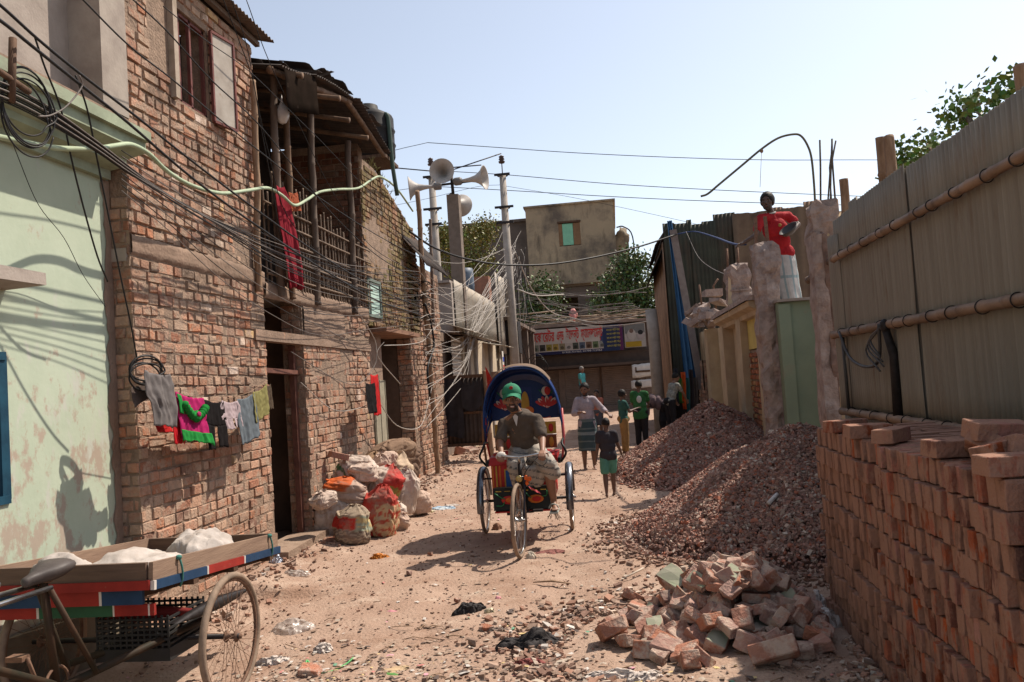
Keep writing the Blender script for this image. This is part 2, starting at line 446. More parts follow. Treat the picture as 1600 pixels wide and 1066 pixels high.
mb.build('wall', [M_GREEN, mat('damp_wall_base', (.17, .14, .10), (.10, .085, .065), 5, .9, .5, 30)], gh)
# grey strip where the paint has come off beside the brick house
mb = MB(); mb.sheet((X0+.006, 5.808, 0), (0, -.09, 0), (0, 0, 3.42), 4, 90, lambda a, b: Vector((.004*(1-a), -a*(.05*fbm(b*5, 3, 1)+.035*fbm(b*33, 1, 2)), 0))); mb.build('bare_edge_strip', M_PLASTER, gh)
mb = MB()
prof = [(.0, 3.42), (.05, 3.42), (.05, 3.49), (.16, 3.52), (.16, 3.57), (.30, 3.62), (.30, 3.70), (.34, 3.70), (.34, 3.78), (0, 3.80)]
ye = [.3, 5.86]
vs = [(X0+a, y-(.0 if y < 1 else (.34-a)*.3), z) for y in ye for a, z in prof]; n_ = len(prof)
mb.add(vs, [(i, i+1, n_+i+1, n_+i) for i in range(n_-1)]+[tuple(range(n_))[::-1], tuple(range(n_, 2*n_))], 0)
mb.build('cornice', M_GREENC, gh)
mb = MB(); mb.b2((X0-.2, .3, 3.81), (X0+.2, 5.80, 3.88), 0); mb.build('broken_ledge', M_PLASTER, gh)
mb = MB(); mb.b2((X0-.25, .3, 3.56), (-3.80, 5.81, 7.4), 0)
for y in (1.4, 2.8, 4.1): mb.b2((-3.803, y, 3.9), (-3.785, y+.05, 7.4), 0)
mb.build('upper_wall', M_CONC, gh)
mb = MB(); mb.b2((-3.80, 5.48, 3.885), (-3.545, 5.80, 7.4), 0); mb.build('pilaster', mat('pale_concrete_column', (.33, .285, .24), (.24, .20, .17), 5, .9, .5, 40, stain=((.2, .16, .13), 2, .6, .8, (1, 1, .2))), gh)
mb = MB(); mb.box((X0+.13, 4.10, 2.52), (.30, 1.20, .085), None, jit=.006); mb.build('window_canopy', M_CONC, gh)
mb = MB()
for z in (1.18, 2.06): beam(mb, (X0-.02, 3.5, z), (X0-.02, 4.67, z), .07, .05)
for y in (3.52, 4.08, 4.65): beam(mb, (X0-.02, y, 1.18), (X0-.02, y, 2.06), .07, .05, up=(1, 0, 0))
wf = mb.build('window', M_BLUEF, gh)
mb = MB()
for y in (3.58, 4.12): mb.b2((X0-.035, y, 1.215), (X0-.02, y+.47, 2.03)); mb.b2((X0-.02, y+.03, 1.6), (X0-.004, y+.44, 1.63))
mb.build('shutter', M_BLUEF, wf)

# ================================================================== BRICK HOUSE
XW = -3.6
UY = (0, 1, 0); NX = (1, 0, 0)
bh = thing('brick_house', 'two storey bare brick house with laundry and cables on its front', 'house', (XW, 9.0, 0))
D1 = (8.18, 9.22); D2 = (12.02, 14.25)
low_open = [(D1[0], D1[1], .0, 2.83)]
mb = MB()
slab_wall(mb, (XW, 0, 0), UY, NX, 5.82, 11.80, -.2, 2.86, .25, low_open)
slab_wall(mb, (XW, 0, 0), UY, NX, 5.82, 8.18, 2.862, 5.42, .25, [(6.54, 7.20, 4.32, 5.16)])
brick_face(mb, (XW, 0, 0), UY, NX, 5.82, 11.80, 0.0, 2.86, [(D1[0], D1[1], -.1, 2.83), (9.3, 11.8, 2.27, 2.42), (7.9, 9.35, 2.27, 2.42), (9.22, 10.7, 2.42, 2.9)], seed=3)
brick_face(mb, (XW, 0, 0), UY, NX, 5.82, 8.18, 3.02, 5.42, [(6.52, 7.22, 4.32, 5.18), (6.2, 6.52, 4.5, 5.3)], seed=4, course=.092, prot=.014, gap=.013)
brick_face(mb, (XW, 5.82, 0), (-1, 0, 0), (0, -1, 0), 0, .26, 0.0, 3.4, seed=5)
brick_face(mb, (XW, D1[1], 0), (-1, 0, 0), (0, -1, 0), 0.02, .25, 0.1, 2.8, seed=6)
brick_face(mb, (XW, D1[0], 0), (-1, 0, 0), (0, 1, 0), 0.02, .25, 0.1, 2.8, seed=8)
mb.build('wall', [M_BRICK, M_MORTAR], bh)
mb = MB()     # smeared cement band between the storeys, lumpy
def band(mb, ya, yb, za, zb, d, mi=0, sd=0, n=60):
    mb.sheet((XW+d, ya, za), (0, yb-ya, 0), (0, 0, zb-za), n, 6, lambda a, b: Vector((.006*fbm(a*(yb-ya)*5, b*2, sd)-(.03 if b in (0, 1) else 0), 0, .022*fbm(a*(yb-ya)*7, sd+b*3, 1)*(1 if b in (0, 1) else .1))), mi)
band(mb, 5.82, 8.2, 2.84, 3.03, .022, sd=1); band(mb, 8.2, 11.8, 2.74, 2.92, .03, sd=2)
band(mb, 9.25, 10.7, 2.38, 2.78, .02, sd=6)
mb.build('cement_band', M_PLASTER, bh)
mb = MB(); beam(mb, (XW-.03, 7.9, 2.34), (XW-.03, 11.8, 2.33), .12, .11); mb.build('lintel', M_PLASTER, bh)
mb = MB(); mb.box((XW-.02, 8.72, .05), (.42, 1.30, .19), None, jit=.02); mb.build('door_step', mat('worn_cement_step', (.29, .21, .155), (.21, .145, .105), 8, .95, .8, 40, bd=.01), bh)
mb = MB()
for y in (D1[0]+.04, D1[1]-.05): beam(mb, (XW-.12, y, .1), (XW-.12, y, 2.27), .07, .06, up=(1, 0, 0))
beam(mb, (XW-.10, D1[0], 1.99), (XW-.10, D1[1]+.02, 1.96), .08, .05)
df = mb.build('door_frame', mat('reddish_door_frame', (.16, .07, .05), (.09, .04, .03), 8, .7, .2), bh)
# rooms behind (dark because they are roofed)
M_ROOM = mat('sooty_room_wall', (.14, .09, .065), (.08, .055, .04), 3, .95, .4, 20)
mb = MB()
mb.b2((-7.0, 6.0, -.1), (-6.9, 16.4, 5.0)); mb.b2((-7.0, 5.8, 0), (-3.86, 5.9, 5.3)); mb.b2((-6.9, 16.4, 0), (-3.86, 16.5, 3.8))
mb.b2((-6.9, 9.7, 0), (-3.86, 9.8, 2.8)); mb.b2((-6.9, 8.2, 2.95), (-3.86, 8.3, 5.2))
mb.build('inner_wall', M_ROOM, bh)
mb = MB(); mb.b2((-7.2, 5.8, 2.80), (-3.62, 11.8, 2.90)); mb.build('floor_slab', M_CONC, bh)
# upper window
mb = MB(); beam(mb, (XW+.02, 6.55, 4.30), (XW+.02, 6.55, 5.2), .07, .07, up=(1, 0, 0))
pw = mb.build('window', mat('pale_worn_wood', (.38, .31, .25), (.25, .2, .15), 8, .85, .4, 40), bh)
mb = MB()
M_REDF = mat('red_brown_steel', (.16, .05, .04), (.09, .035, .03), 8, .6, .2)
for y in (6.74, 6.94, 7.18): beam(mb, (XW-.04, y, 4.32), (XW-.04, y, 5.16), .03, .03, up=(1, 0, 0))
for z in (4.34, 5.14): beam(mb, (XW-.04, 6.58, z), (XW-.04, 7.2, z), .03, .03)
mb.build('frame', M_REDF, pw)
mb = MB()
a = Vector((XW+.03, 7.21, 4.30)); b = Vector((XW+.09, 7.54, 4.30)); h_ = Vector((0, 0, .86))
mb.add([a, b, b+h_, a+h_, a+Vector((.012, 0, 0)), b+Vector((.012, 0, 0)), b+h_+Vector((.012, 0, 0)), a+h_+Vector((.012, 0, 0))], [(0, 1, 2, 3), (4, 5, 6, 7), (0, 1, 5, 4), (1, 2, 6, 5), (2, 3, 7, 6), (3, 0, 4, 7)], 0)
for p, q in ((a, b), (a+h_, b+h_)): beam(mb, p+Vector((.01, 0, 0)), q+Vector((.01, 0, 0)), .03, .025, 1)
for p in (a, b): beam(mb, p+Vector((.01, 0, 0)), p+h_+Vector((.01, 0, 0)), .03, .025, 1, up=(1, 0, 0))
mb.build('shutter', [mat('galvanised_panel', (.38, .34, .29), (.27, .23, .19), 5, .55, .1, stain=((.25, .17, .12), 6, .6, .7)), M_REDF], pw)
# roof of the tall part
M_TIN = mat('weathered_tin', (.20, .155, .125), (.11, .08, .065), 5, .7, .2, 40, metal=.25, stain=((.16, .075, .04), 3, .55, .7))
M_TIND = mat('dark_tin', (.07, .055, .048), (.035, .028, .025), 5, .8, .2, 40, stain=((.10, .055, .035), 4, .55, .7))  # darker tin for veranda roof, gables, awning, eaves and gate
mb = MB(); corr(mb, (-3.38, 5.2, 5.50), (0, 3.10, -.02), (-3.3, 0, .9), .076, .010, seed=2)
for x, z in ((-3.55, 5.47), (-4.4, 5.70), (-5.4, 5.97)): beam(mb, (x, 5.2, z), (x, 8.25, z-.02), .05, .05)
mb.build('roof', M_TIN, bh)
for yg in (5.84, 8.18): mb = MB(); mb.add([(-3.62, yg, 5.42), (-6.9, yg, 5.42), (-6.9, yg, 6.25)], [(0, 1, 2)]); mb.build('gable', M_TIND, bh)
# far side return of tall part
mb = MB(); brick_face(mb, (XW, 8.18, 0), (-1, 0, 0), (0, 1, 0), 0, 3.2, 2.95, 5.42, seed=12); slab_wall(mb, (XW, 8.18, 0), (-1, 0, 0), (0, 1, 0), .26, 3.2, 2.95, 5.42, .12); mb.build('side_wall', [M_BRICK, M_MORTAR], bh)

# ---- bamboo veranda above the door
for i, (px, y0_, y1_, r_, top) in enumerate([(405, 445, 140, .036, 0), (430, 445, 175, .045, 0), (448, 445, 190, .04, 0), (487, 455, 160, .048, 0), (545, 480, 165, .05, 0)]):
    base = aX(px+ (8 if i else 0), y0_, -3.56); 
    base.z = 2.78; tp = Vector((-3.5, base.y-.04, 5.2 if i else 4.95))
    mb = MB(); bamboo(mb, base, tp, r_, seed=20+i, wob=.03); tag(mb.build('post', [M_WOOD, M_BAMBOOD, M_BAMBOOD, M_BAMBOOD, M_BAMBOOD][i], bh), 'bamboo post of the upper veranda')
mb = MB()
y = 8.3
while y < 11.75:
    z1 = 3.86+R.uniform(-.05, .1) if y > 10.6 else 3.95+R.uniform(-.1, .25)
    bamboo(mb, (-3.585+R.uniform(-.01, .01), y, 2.86), (-3.585+R.uniform(-.02, .02), y+R.uniform(-.02, .02), z1), .0125, seed=int(y*100), wob=.006, n=6); y += R.uniform(.085, .13)
for z in (3.02, 3.2, 3.4, 3.6, 3.78):
    bamboo(mb, (-3.56, 8.25, z+R.uniform(-.03, .03)), (-3.56, 12.0, z+R.uniform(-.03, .03)), .014, seed=int(z*100), n=6)
mb.build('lattice_rail', mat('grey_bamboo', (.20, .145, .105), (.11, .075, .055), 9, .8, .3, 30), bh)
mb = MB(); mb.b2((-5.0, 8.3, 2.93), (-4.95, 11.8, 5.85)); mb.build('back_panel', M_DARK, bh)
mb = MB()
corr(mb, (-3.28, 8.2, 5.18), (0, 1.0, .26), (-2.3, 0, .35), .076, .012, seed=5, warp=.03)
corr(mb, (-3.22, 9.1, 5.40), (0, 1.65, .24), (-2.4, 0, .3), .076, .012, seed=6, warp=.03)
corr(mb, (-3.16, 10.6, 5.62), (0, 1.45, -.36), (-2.4, 0, .35), .076, .012, seed=16, warp=.03)
bamboo(mb, (-3.4, 8.2, 5.14), (-3.3, 10.6, 5.58), .04, seed=51, mi=1); bamboo(mb, (-3.3, 10.4, 5.56), (-3.26, 12.0, 5.22), .04, seed=52, mi=1)
for y in (8.6, 9.4, 10.2, 11.0): bamboo(mb, (-3.05 if y > 9 and y < 10 else -3.2, y, 5.2), (-5.3, y, 5.7), .032, seed=int(y*7), mi=1)
for q in range(9):
    y = 8.3+q*.42; zt_ = 5.28+.13*min(q, 5)-.10*max(0, q-6)
    mb.sheet((-3.30-R.random()*.3, y, zt_+.04), (R.uniform(-.1, .1), R.uniform(.3, .6), R.uniform(-.06, .10)), (-R.uniform(.3, .7), R.uniform(-.2, .2), R.uniform(.0, .16)), 4, 4, lambda a, b: Vector((0, 0, .02*math.sin(a*9))), th=.004)
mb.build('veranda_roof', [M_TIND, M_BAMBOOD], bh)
mb = MB(); mb.sheet((-3.27, 8.25, 5.16), (0, .95, .26), (.02, 0, -.46), 8, 4, lambda a, b: Vector((.02*fbm(a*3, b*2, 4), 0, .015*fbm(a*4, b, 7))), th=.003); mb.build('hanging_sheet', mat('shade_black_sheet', (.02, .014, .011), (.012, .009, .007), 4, 1, .2, spec=.0), bh)  # near-black colour stands in for the shade this sheet hangs in
mb = MB(); brick_face(mb, (XW, 11.80, 0), (-1, 0, 0), (0, -1, 0), 0, 1.7, 2.9, 5.38, seed=15); mb.b2((-5.3, 11.81, 2.9), (XW-.001, 12.0, 5.40), 1); mb.build('veranda_end_wall', [mat('dark_brick', (.62, .5, .45), (.35, .28, .25), 8, .95, .8, 45, attr=True, bd=.01), M_MORTAR], bh)  # brick tinted darker than on the front wall

# ================================================================== MOSSY BRICK HOUSE
mh = thing('mossy_house', 'moss stained brick house with a green window leaf over a deep doorway', 'house', (XW, 13.8, 0))
topf = lambda s: 5.2 if s < 12.7 else (5.2-(s-12.7)*.26)
mb = MB()
slab_wall(mb, (XW, 0, 0), UY, NX, 11.81, 15.10, 2.67, 5.2, .25, [(11.86, 12.56, 2.80, 3.38)], top=topf, ns=6)
brick_face(mb, (XW, 0, 0), UY, NX, 11.81, 15.10, 2.66, 5.2, [(11.84, 12.60, 2.78, 3.40)], top=topf, seed=21, prot=.016, gap=.017)
mb.build('upper_wall', [M_BRICKM, M_MORTAR], mh)
mb = MB()
slab_wall(mb, (XW, 0, 0), UY, NX, 14.30, 16.9, -.1, 4.0, .25, [], mi=1)
brick_face(mb, (XW, 0, 0), UY, NX, 14.30, 16.9, 0, 2.66, [], seed=23, prot=.016, gap=.016)
brick_face(mb, (XW, 0, 0), UY, NX, 15.1, 16.9, 2.66, 4.0, [], seed=24, prot=.016, gap=.016)
brick_face(mb, (XW, 16.9, 0), (-1, 0, 0), (0, 1, 0), 0, .25, 0, 3.8, seed=25)
brick_face(mb, (XW, 14.29, 0), (-1, 0, 0), (0, -1, 0), 0, .25, 0, 2.6, seed=26)
mb.build('corner_wall', [M_BRICK, M_MORTAR], mh)
mb = MB(); mb.box((XW-.12, 13.2, 2.62), (.62, 2.14, .07), None, jit=.01); mb.build('door_canopy', mat('rusty_brown_slab', (.30, .17, .11), (.18, .10, .07), 4, .9, .4), mh)
mb = MB(); mb.b2((XW-.30, 11.81, -.1), (XW-.12, 12.85, 2.58), 0); mb.build('doorway_wall', M_PLASTER, mh)
mb = MB(); mb.b2((XW-.12, 12.2, .05), (XW-.085, 12.82, 1.85), 0)
for y in (12.22, 12.5, 12.79): mb.b2((XW-.085, y, .05), (XW-.075, y+.02, 1.85), 0)
mb.build('door', mat('faded_green_door', (.30, .27, .20), (.19, .17, .125), 4, .85, .3, 40, stain=((.2, .14, .09), 3, .55, .7)), mh)
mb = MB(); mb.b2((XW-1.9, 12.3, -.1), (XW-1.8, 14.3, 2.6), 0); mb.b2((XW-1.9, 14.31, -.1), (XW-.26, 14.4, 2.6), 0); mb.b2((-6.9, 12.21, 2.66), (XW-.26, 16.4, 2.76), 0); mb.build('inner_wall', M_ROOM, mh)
mb = MB()
for y in (11.88, 12.53): beam(mb, (XW+.0, y, 2.80), (XW+.0, y, 3.38), .05, .04, up=(1, 0, 0))
for z in (2.82, 3.36): beam(mb, (XW+.0, 11.88, z), (XW+.0, 12.53, z), .05, .04)
wn = mb.build('window', mat('grey_green_frame', (.16, .2, .17), None, 6, .8, .2), mh)
mb = MB(); mb.b2((XW-.015, 12.05, 2.84), (XW+.0, 12.51, 3.345)); mb.build('shutter', mat('mint_window_leaf', (.42, .56, .48), (.33, .45, .40), 4, .7, .2, stain=((.5, .45, .36), 4, .55, .7)), wn)
mb = MB()
for k in range(26):
    p = Vector((XW-.05+R.uniform(-.1, .08), R.uniform(12.3, 14.6), 0)); p.z = topf(p.y)+.0
    for q in range(5):
        e = p+Vector((R.uniform(-.06, .08), R.uniform(-.06, .06), R.uniform(.05, .16)))
        mb.tube([p, (p+e)/2+Vector((.01, 0, .02)), e], [.004, .003, .001], 4)
tag(mb.build('tuft', mat('dry_weeds', (.20, .19, .07), (.12, .10, .04), 8, .9, 0), mh), kind='stuff')
# tin awning hanging at the far end of the mossy house
mb = MB(); corr(mb, (-3.72, 14.0, 4.55), (.10, 1.3, -.02), (.55, .25, -.75), .076, .012, seed=31, ragged=.06, warp=.05)
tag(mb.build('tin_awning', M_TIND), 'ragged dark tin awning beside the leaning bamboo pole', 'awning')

# ---- water tank and its pipe
tk = thing('water_tank', 'black plastic water tank on the roof behind the veranda', 'water tank', (-3.8, 13.2, 4.95))
mb = MB(); mb.lathe((-3.82, 13.2, 5.5), [(.0, 0), (.40, 0), (.42, .05), (.42, .22), (.44, .25), (.42, .28), (.42, .46), (.44, .49), (.42, .52), (.42, .70), (.40, .74), (.18, .86), (.17, .93), (0, .93)], 26)
mb.build('body', mat('black_tank', (.025, .024, .024), (.018, .017, .017), 8, .6, .05, spec=.1), tk)
mb = MB()
for dx in (-.35, .16):
    for dy in (-.35, .35): beam(mb, (-3.95+dx, 13.2+dy, 4.3), (-3.95+dx, 13.2+dy, 5.44), .06, .06, up=(1, 0, 0))
mb.b2((-4.3, 12.8, 5.44), (-3.45, 13.6, 5.495)); mb.build('stand', M_WOODD, tk)
mb = MB(); mb.tube(smooth_pts([(-3.60, 13.1, 6.18), (-3.46, 13.0, 6.2), (-3.42, 13.0, 6.05), (-3.40, 13.0, 5.4), (-3.36, 13.05, 4.85)], 4), .035, 8); mb.build('pipe', mat('dark_green_pipe', (.06, .09, .07), None, 8, .6, 0), tk)
mb = MB(); mb.b2((-6.9, 12.25, 4.3), (-3.9, 14.4, 4.38)); tag(mb.build('roof_slab', M_CONC, mh))
# ================================================================== HOUSE WITH TIN FRONT (left, beyond the gate)
M_CREAM = mat('cream_wall', (.46, .38, .28), (.36, .29, .21), 4, .9, .4, 30, stain=((.26, .2, .15), 2, .58, .8, (1, 1, .3)))
M_TINL = mat('pale_zinc_sheet', (.33, .29, .24), (.25, .22, .18), 3, .6, .15, 30, metal=.15, stain=((.28, .22, .16), 2.5, .52, .7, (1, 1, .25)))
th = thing('tin_fronted_house', 'cream house with pale zinc sheets on its upper front beyond the tin gate', 'house', (XW, 21.5, 0))
mb = MB(); mb.b2((-6.8, 16.9, -.1), (-3.86, 26.2, 2.9)); mb.b2((-6.8, 18.8, 2.9), (-3.66, 26.2, 3.95))
mb.build('body', mat('brown_cement', (.22, .165, .13), (.14, .10, .08), 3, .95, .4, 20), th)
mb = MB()
for a, b in ((19.6, 21.1), (21.4, 23.6), (23.9, 26.2)): mb.b2((-3.855, a, -.1), (-3.66, b, 2.86), 0)
mb.build('wall_panel', M_CREAM, th)
for i, y in enumerate((21.12, 23.62)):
    mb = MB(); mb.b2((-3.855, y, -.1), (-3.60, y+.26, 2.88)); mb.build('column', mat('grey_column', (.30, .27, .24), None, 5, .9, .3), th)
mb = MB()
for k in range(13): mb.sheet((-3.70, 18.4, 1.5+k*.1), (0, 1.1, 0), (.0, 0, .095), 1, 3, lambda a, b: Vector((.02*math.sin(b*PI), 0, 0)))
mb.build('shutter', mat('pale_shutter', (.52, .45, .37), None, 5, .6, .1), th)
mb = MB(); corr(mb, (-3.62, 18.8, 2.95), (0, 6.6, 0), (0, 0, 1.2), .1, .014, seed=41, ragged=.012, warp=.02)
mb.build('tin_sheet', M_TINL, th)
mb = MB(); corr(mb, (-3.55, 25.2, 2.6), (0, 2.0, 0), (0, 0, 2.5), .1, .014, seed=42, ragged=.03, warp=.02); mb.build('tin_sheet', M_TINL, th)
mb = MB(); mb.b2((-4.7, 18.6, 2.9), (-3.65, 18.79, 4.05), 0); mb.b2((-4.75, 18.5, 4.055), (-3.66, 25.1, 4.11), 0); mb.build('parapet', M_CONC, th)
mb = MB()
for i, (a, b, z) in enumerate([(17.3, 19.7, 2.93), (19.4, 22.0, 2.80), (22.6, 24.6, 2.70)]):
    mb.sheet((-3.66, a, z+.12), (0, b-a, 0), (.62, 0, -.22+.05*i), 10, 3, lambda p, q: Vector((.02*fbm(p*5, i), 0, .02*fbm(p*6, q, i))), th=.01)
mb.build('awning', M_TINL, th)
mb = MB(); mb.b2((-4.6, 24.4, 3.9), (-3.64, 24.9, 4.9)); mb.build('brick_parapet', mat('plain_red_brick', (.30, .14, .09), (.2, .1, .07), 8, .9, .4), th)
dr = MB(); dr.lathe((-4.0, 22.3, 4.12), [(0, 0), (.27, 0), (.28, .3), (.27, .6), (.25, .75), (0, .75)], 18)
tag(dr.build('drum', mat('slate_blue_plastic', (.12, .15, .19), None, 6, .5, .1)), 'slate blue plastic drum standing on the roof of the tin fronted house', 'drum')
mb = MB(); mb.box((-3.50, 25.5, 2.0), (.012, .42, 1.3), None)
pn = mb.build('wall_poster', mat('paper_white', (.62, .58, .52), None, 12, .8, .1)); tag(pn, 'narrow white poster with blue and red print on the cream wall', 'poster')
mb = MB()
for z, c in ((2.4, (.05, .08, .35)), (2.15, (.5, .07, .06)), (1.9, (.05, .08, .35)), (1.7, (.5, .07, .06))): mb.box((-3.49, 25.5, z), (.012, .30, .14), None, col=c)
mb.build('print', mat('poster_ink', (1, 1, 1), (.8, .8, .8), 20, .8, 0, attr=True), pn)
# dark building between the tin fronted house and the shops
mb = MB(); mb.b2((-7.5, 26.6, -.1), (-3.75, 35.0, 3.7)); mb.b2((-7.6, 26.5, 3.7), (-3.35, 35.2, 3.82)); 
for y in (27.0, 29.6, 32.2, 34.6): mb.b2((-3.748, y, -.1), (-3.4, y+.3, 3.7))
tag(mb.build('dark_shop_row', mat('dim_brown_wall', (.16, .12, .10), (.09, .07, .055), 3, .95, .3, 15)), 'row of dim brown shops with a flat roof on the left before the sign', 'building')

# ---- tin gate across the side passage
gt = thing('tin_gate', 'black corrugated tin gate with a cloth over it beside the rickshaw', 'gate', (-3.3, 17.1, 0))
mb = MB(); corr(mb, (-3.78, 17.1, .42), (1.0, 0, 0), (0, 0, 1.42), .09, .014, seed=61); mb.build('panel', M_TIND, gt)
for z, h_ in ((.44, .06), (1.86, .07), (1.1, .05)): mb = MB(); beam(mb, (-3.78, 17.07, z), (-2.76, 17.07, z), .04, h_); mb.build('frame_rail', M_WOODD, gt)
mb = MB(); bamboo(mb, (-2.72, 17.08, .0), (-2.75, 17.08, 1.95), .055, seed=71); mb.build('post', M_WOOD, gt)
mb = MB(); mb.sheet((-3.75, 17.03, 1.84), (.5, 0, -.02), (0, 0, -1.15), 12, 10, lambda a, b: Vector((.03*fbm(a*2, b, 3), -.03-.03*abs(math.sin(a*9+b)), -.1*a*b)))
mb.sheet((-3.25, 17.03, 1.78), (.42, 0, .03), (0, 0, -.55), 10, 8, lambda a, b: Vector((0, -.05-.06*abs(math.sin(a*4+b*2)), -.12*math.sin(a*PI))))
tag(mb.build('draped_cloth', mat('black_cloth', (.035, .032, .035), (.02, .018, .02), 6, .9, .3, 40)), 'black cloth draped over the top of the black tin gate', 'cloth')
mb = MB(); mb.sheet((-2.72, 17.0, 2.05), (.24, -.02, -.42), (0.02, 0, -.48), 8, 8, lambda a, b: Vector((0, .03*math.sin(a*9+b*3), -.06*a)))
tag(mb.build('red_flag', mat('red_cloth', (.42, .035, .025), (.3, .02, .015), 6, .85, .2)), 'small red flag tied to the post of the tin gate', 'flag')
mb = MB(); mb.box((-2.58, 17.5, 1.45), (.16, .16, .95), None, jit=.01); tag(mb.build('gate_pillar', mat('brown_plank', (.22, .14, .09), None, 6, .9, .3)), 'brown wooden pillar right beside the red flag', 'pillar')

# ---- leaning bamboo pole with the cable knots
mb = MB(); pa = aX(684, 742, -3.40); pa.z = .02; pb = aX(652, 300, -3.32)
bamboo(mb, pa, pb, .05, seed=81, wob=.04); pole_l = tag(mb.build('leaning_pole', M_WOOD), 'tall leaning bamboo pole carrying the cable bundle at the brick corner', 'pole')
POLE_A, POLE_B = pa, pb
mb = MB(); q = aX(663, 330, -3.5); bamboo(mb, (q.x, q.y+.2, 2.9), (q.x+.05, q.y+.25, 5.0), .035, seed=82); tag(mb.build('bamboo_post', M_BAMBOOD), 'short dark bamboo post behind the leaning pole under the tin awning', 'pole')

# ---- concrete posts and horn speakers
M_POLE = mat('pole_concrete', (.36, .32, .28), (.27, .235, .2), 5, .9, .3, 30, stain=((.18, .15, .12), 2, .6, .8, (1, 1, .2)))
def at_x(px, Y): return aY(px, 585-.065*(px-965), Y).x
hx = aY(708, 300, 20.0).x
mb = MB(); mb.box((hx, 20.0, 3.2), (.30, .28, 6.4), None, jit=.01); tag(mb.build('speaker_pillar', mat('brown_concrete_post', (.20, .155, .125), (.12, .095, .075), 4, .9, .4)), 'square brown concrete pillar that carries the horn speakers', 'pillar')
def horn(loc, direction, label):
    t = thing('horn_speaker', label, 'loudspeaker', loc, 0, 'horn speakers on the pillar')
    d = Vector(direction).normalized(); L0 = Vector(loc)
    mb = MB(); mb.lathe(L0, [(.035, -.10), (.045, 0), (.06, .12), (.09, .25), (.14, .36), (.21, .45), (.285, .50), (.30, .505), (.292, .492), (.205, .43), (.13, .33), (.06, .2), (.03, .1), (0, .1)], 28, d)
    mb.build('horn', mat('horn_grey', (.40, .37, .335), (.30, .275, .25), 5, .5, .1, stain=((.3, .25, .2), 4, .6, .8)), t, shade=True)
    mb = MB(); mb.lathe(L0, [(0, -.3), (.085, -.3), (.10, -.27), (.10, -.14), (.07, -.10), (0, -.10)], 16, d); mb.build('driver', mat('driver_grey', (.2, .19, .18), None, 6, .5, .1), t)
    return t
horn((hx-.08, 19.55, 6.80), (.03, -1, -.03), 'grey horn speaker facing the camera on top of the pillar')
horn((hx-.55, 19.8, 6.62), (-1, -.25, -.05), 'grey horn speaker pointing left from the pillar')
horn((hx+.35, 19.9, 6.72), (1, -.18, .0), 'grey horn speaker pointing right from the pillar')
horn((hx-.02, 20.3, 6.35), (.12, 1, -.1), 'grey horn speaker at the back of the pillar, half hidden')
mb = MB(); mb.tube([(hx-.7, 19.9, 6.65), (hx+.5, 19.95, 6.70)], .03, 8); mb.tube([(hx, 20, 6.3), (hx, 19.9, 6.9)], .04, 8); tag(mb.build('speaker_bracket', M_IRON), 'iron bracket holding the horn speakers on the pillar', 'bracket')
def utility_pole(px, Y, top, label):
    x = aY(px, 240, Y).x
    t = thing('utility_pole', label, 'utility pole', (x, Y, .2), 0, 'tall concrete utility poles')
    mb = MB(); mb.tube([(x, Y, 0), (x, Y, top*.5), (x, Y, top-.5)], [.165, .14, .105], 10); mb.build('shaft', M_POLE, t)
    for k, (z, wd) in enumerate(((top-.55, .5), (top-1.6, .6), (top-2.1, .55))):
        mb = MB(); mb.box((x, Y-.15, z), (wd, .05, .07)); mb.torus((x, Y, z), .16, .025, (0, 0, 1), 16, 6); mb.build('cross_clamp', M_IRON, t)
    mb = MB(); mb.tube([(x, Y, top-.5), (x, Y, top)], .018, 6)
    mb.lathe((x, Y, top-.15), [(0, 0), (.09, .0), (.11, .05), (.06, .08), (.10, .12), (.07, .17), (.09, .21), (0, .27)], 12); mb.build('insulator', mat('insulator_dark', (.08, .05, .04), None, 5, .3, 0), t)
    return x
ux1 = utility_pole(672, 26, 9.0, 'tall concrete utility pole behind the horn speakers')
ux2 = utility_pole(783, 26, 8.85, 'tall concrete utility pole standing free right of the horn speakers')
mb = MB(); a1 = Vector((ux1, 25.8, 7.6)); mb.tube([aY(612, 262, 26), aY(680, 268, 25.7)], .02, 6); mb.tube([aY(705, 262, 26), aY(752, 258, 26)], .02, 6); mb.tube([aY(700, 268, 25), aY(783, 240, 26)], .02, 6)
tag(mb.build('antenna_rods', M_IRON), 'thin iron rods sticking out behind the horn speakers', 'rods')

# ================================================================== SHOPS ACROSS THE END OF THE LANE
YS = 36.0
sh = thing('shop_building', 'low brown shop building with closed shutters across the end of the lane', 'building', (-1, YS+1.5, .2))
M_SHOP = mat('brown_shop_wall', (.24, .17, .135), (.16, .115, .09), 3, .9, .3, 15, stain=((.1, .07, .055), 2, .55, .75))
mb = MB(); slab_wall(mb, (0, YS, 0), (1, 0, 0), (0, -1, 0), -5.2, 3.2, 0, 3.9, .3, [(-3.5, -2.55, .25, 2.05), (-2.3, .85, .25, 2.05), (1.2, 2.6, .25, 2.0)], 0); mb.b2((-5.2, YS+1.8, 0), (3.2, YS+4, 3.9), 0)
mb.build('wall', M_SHOP, sh)
for a, b in ((-3.5, -2.55), (-2.3, -.75), (-.70, .85), (1.2, 2.6)):
    mb = MB()
    for k in range(23): mb.sheet((a, YS+.12, .25+k*.079), (b-a, 0, 0), (0, 0, .076), 1, 4, lambda p, q: Vector((0, -.018*math.sin(q*PI), 0)))
    mb.build('shutter', mat('brown_roller_shutter', (.27, .20, .16), (.20, .145, .115), 2, .6, .1), sh)
mb = MB(); mb.b2((-.76, YS-.03, .25), (-.68, YS+.15, 2.05)); mb.build('shutter_rail', M_WOODD, sh)
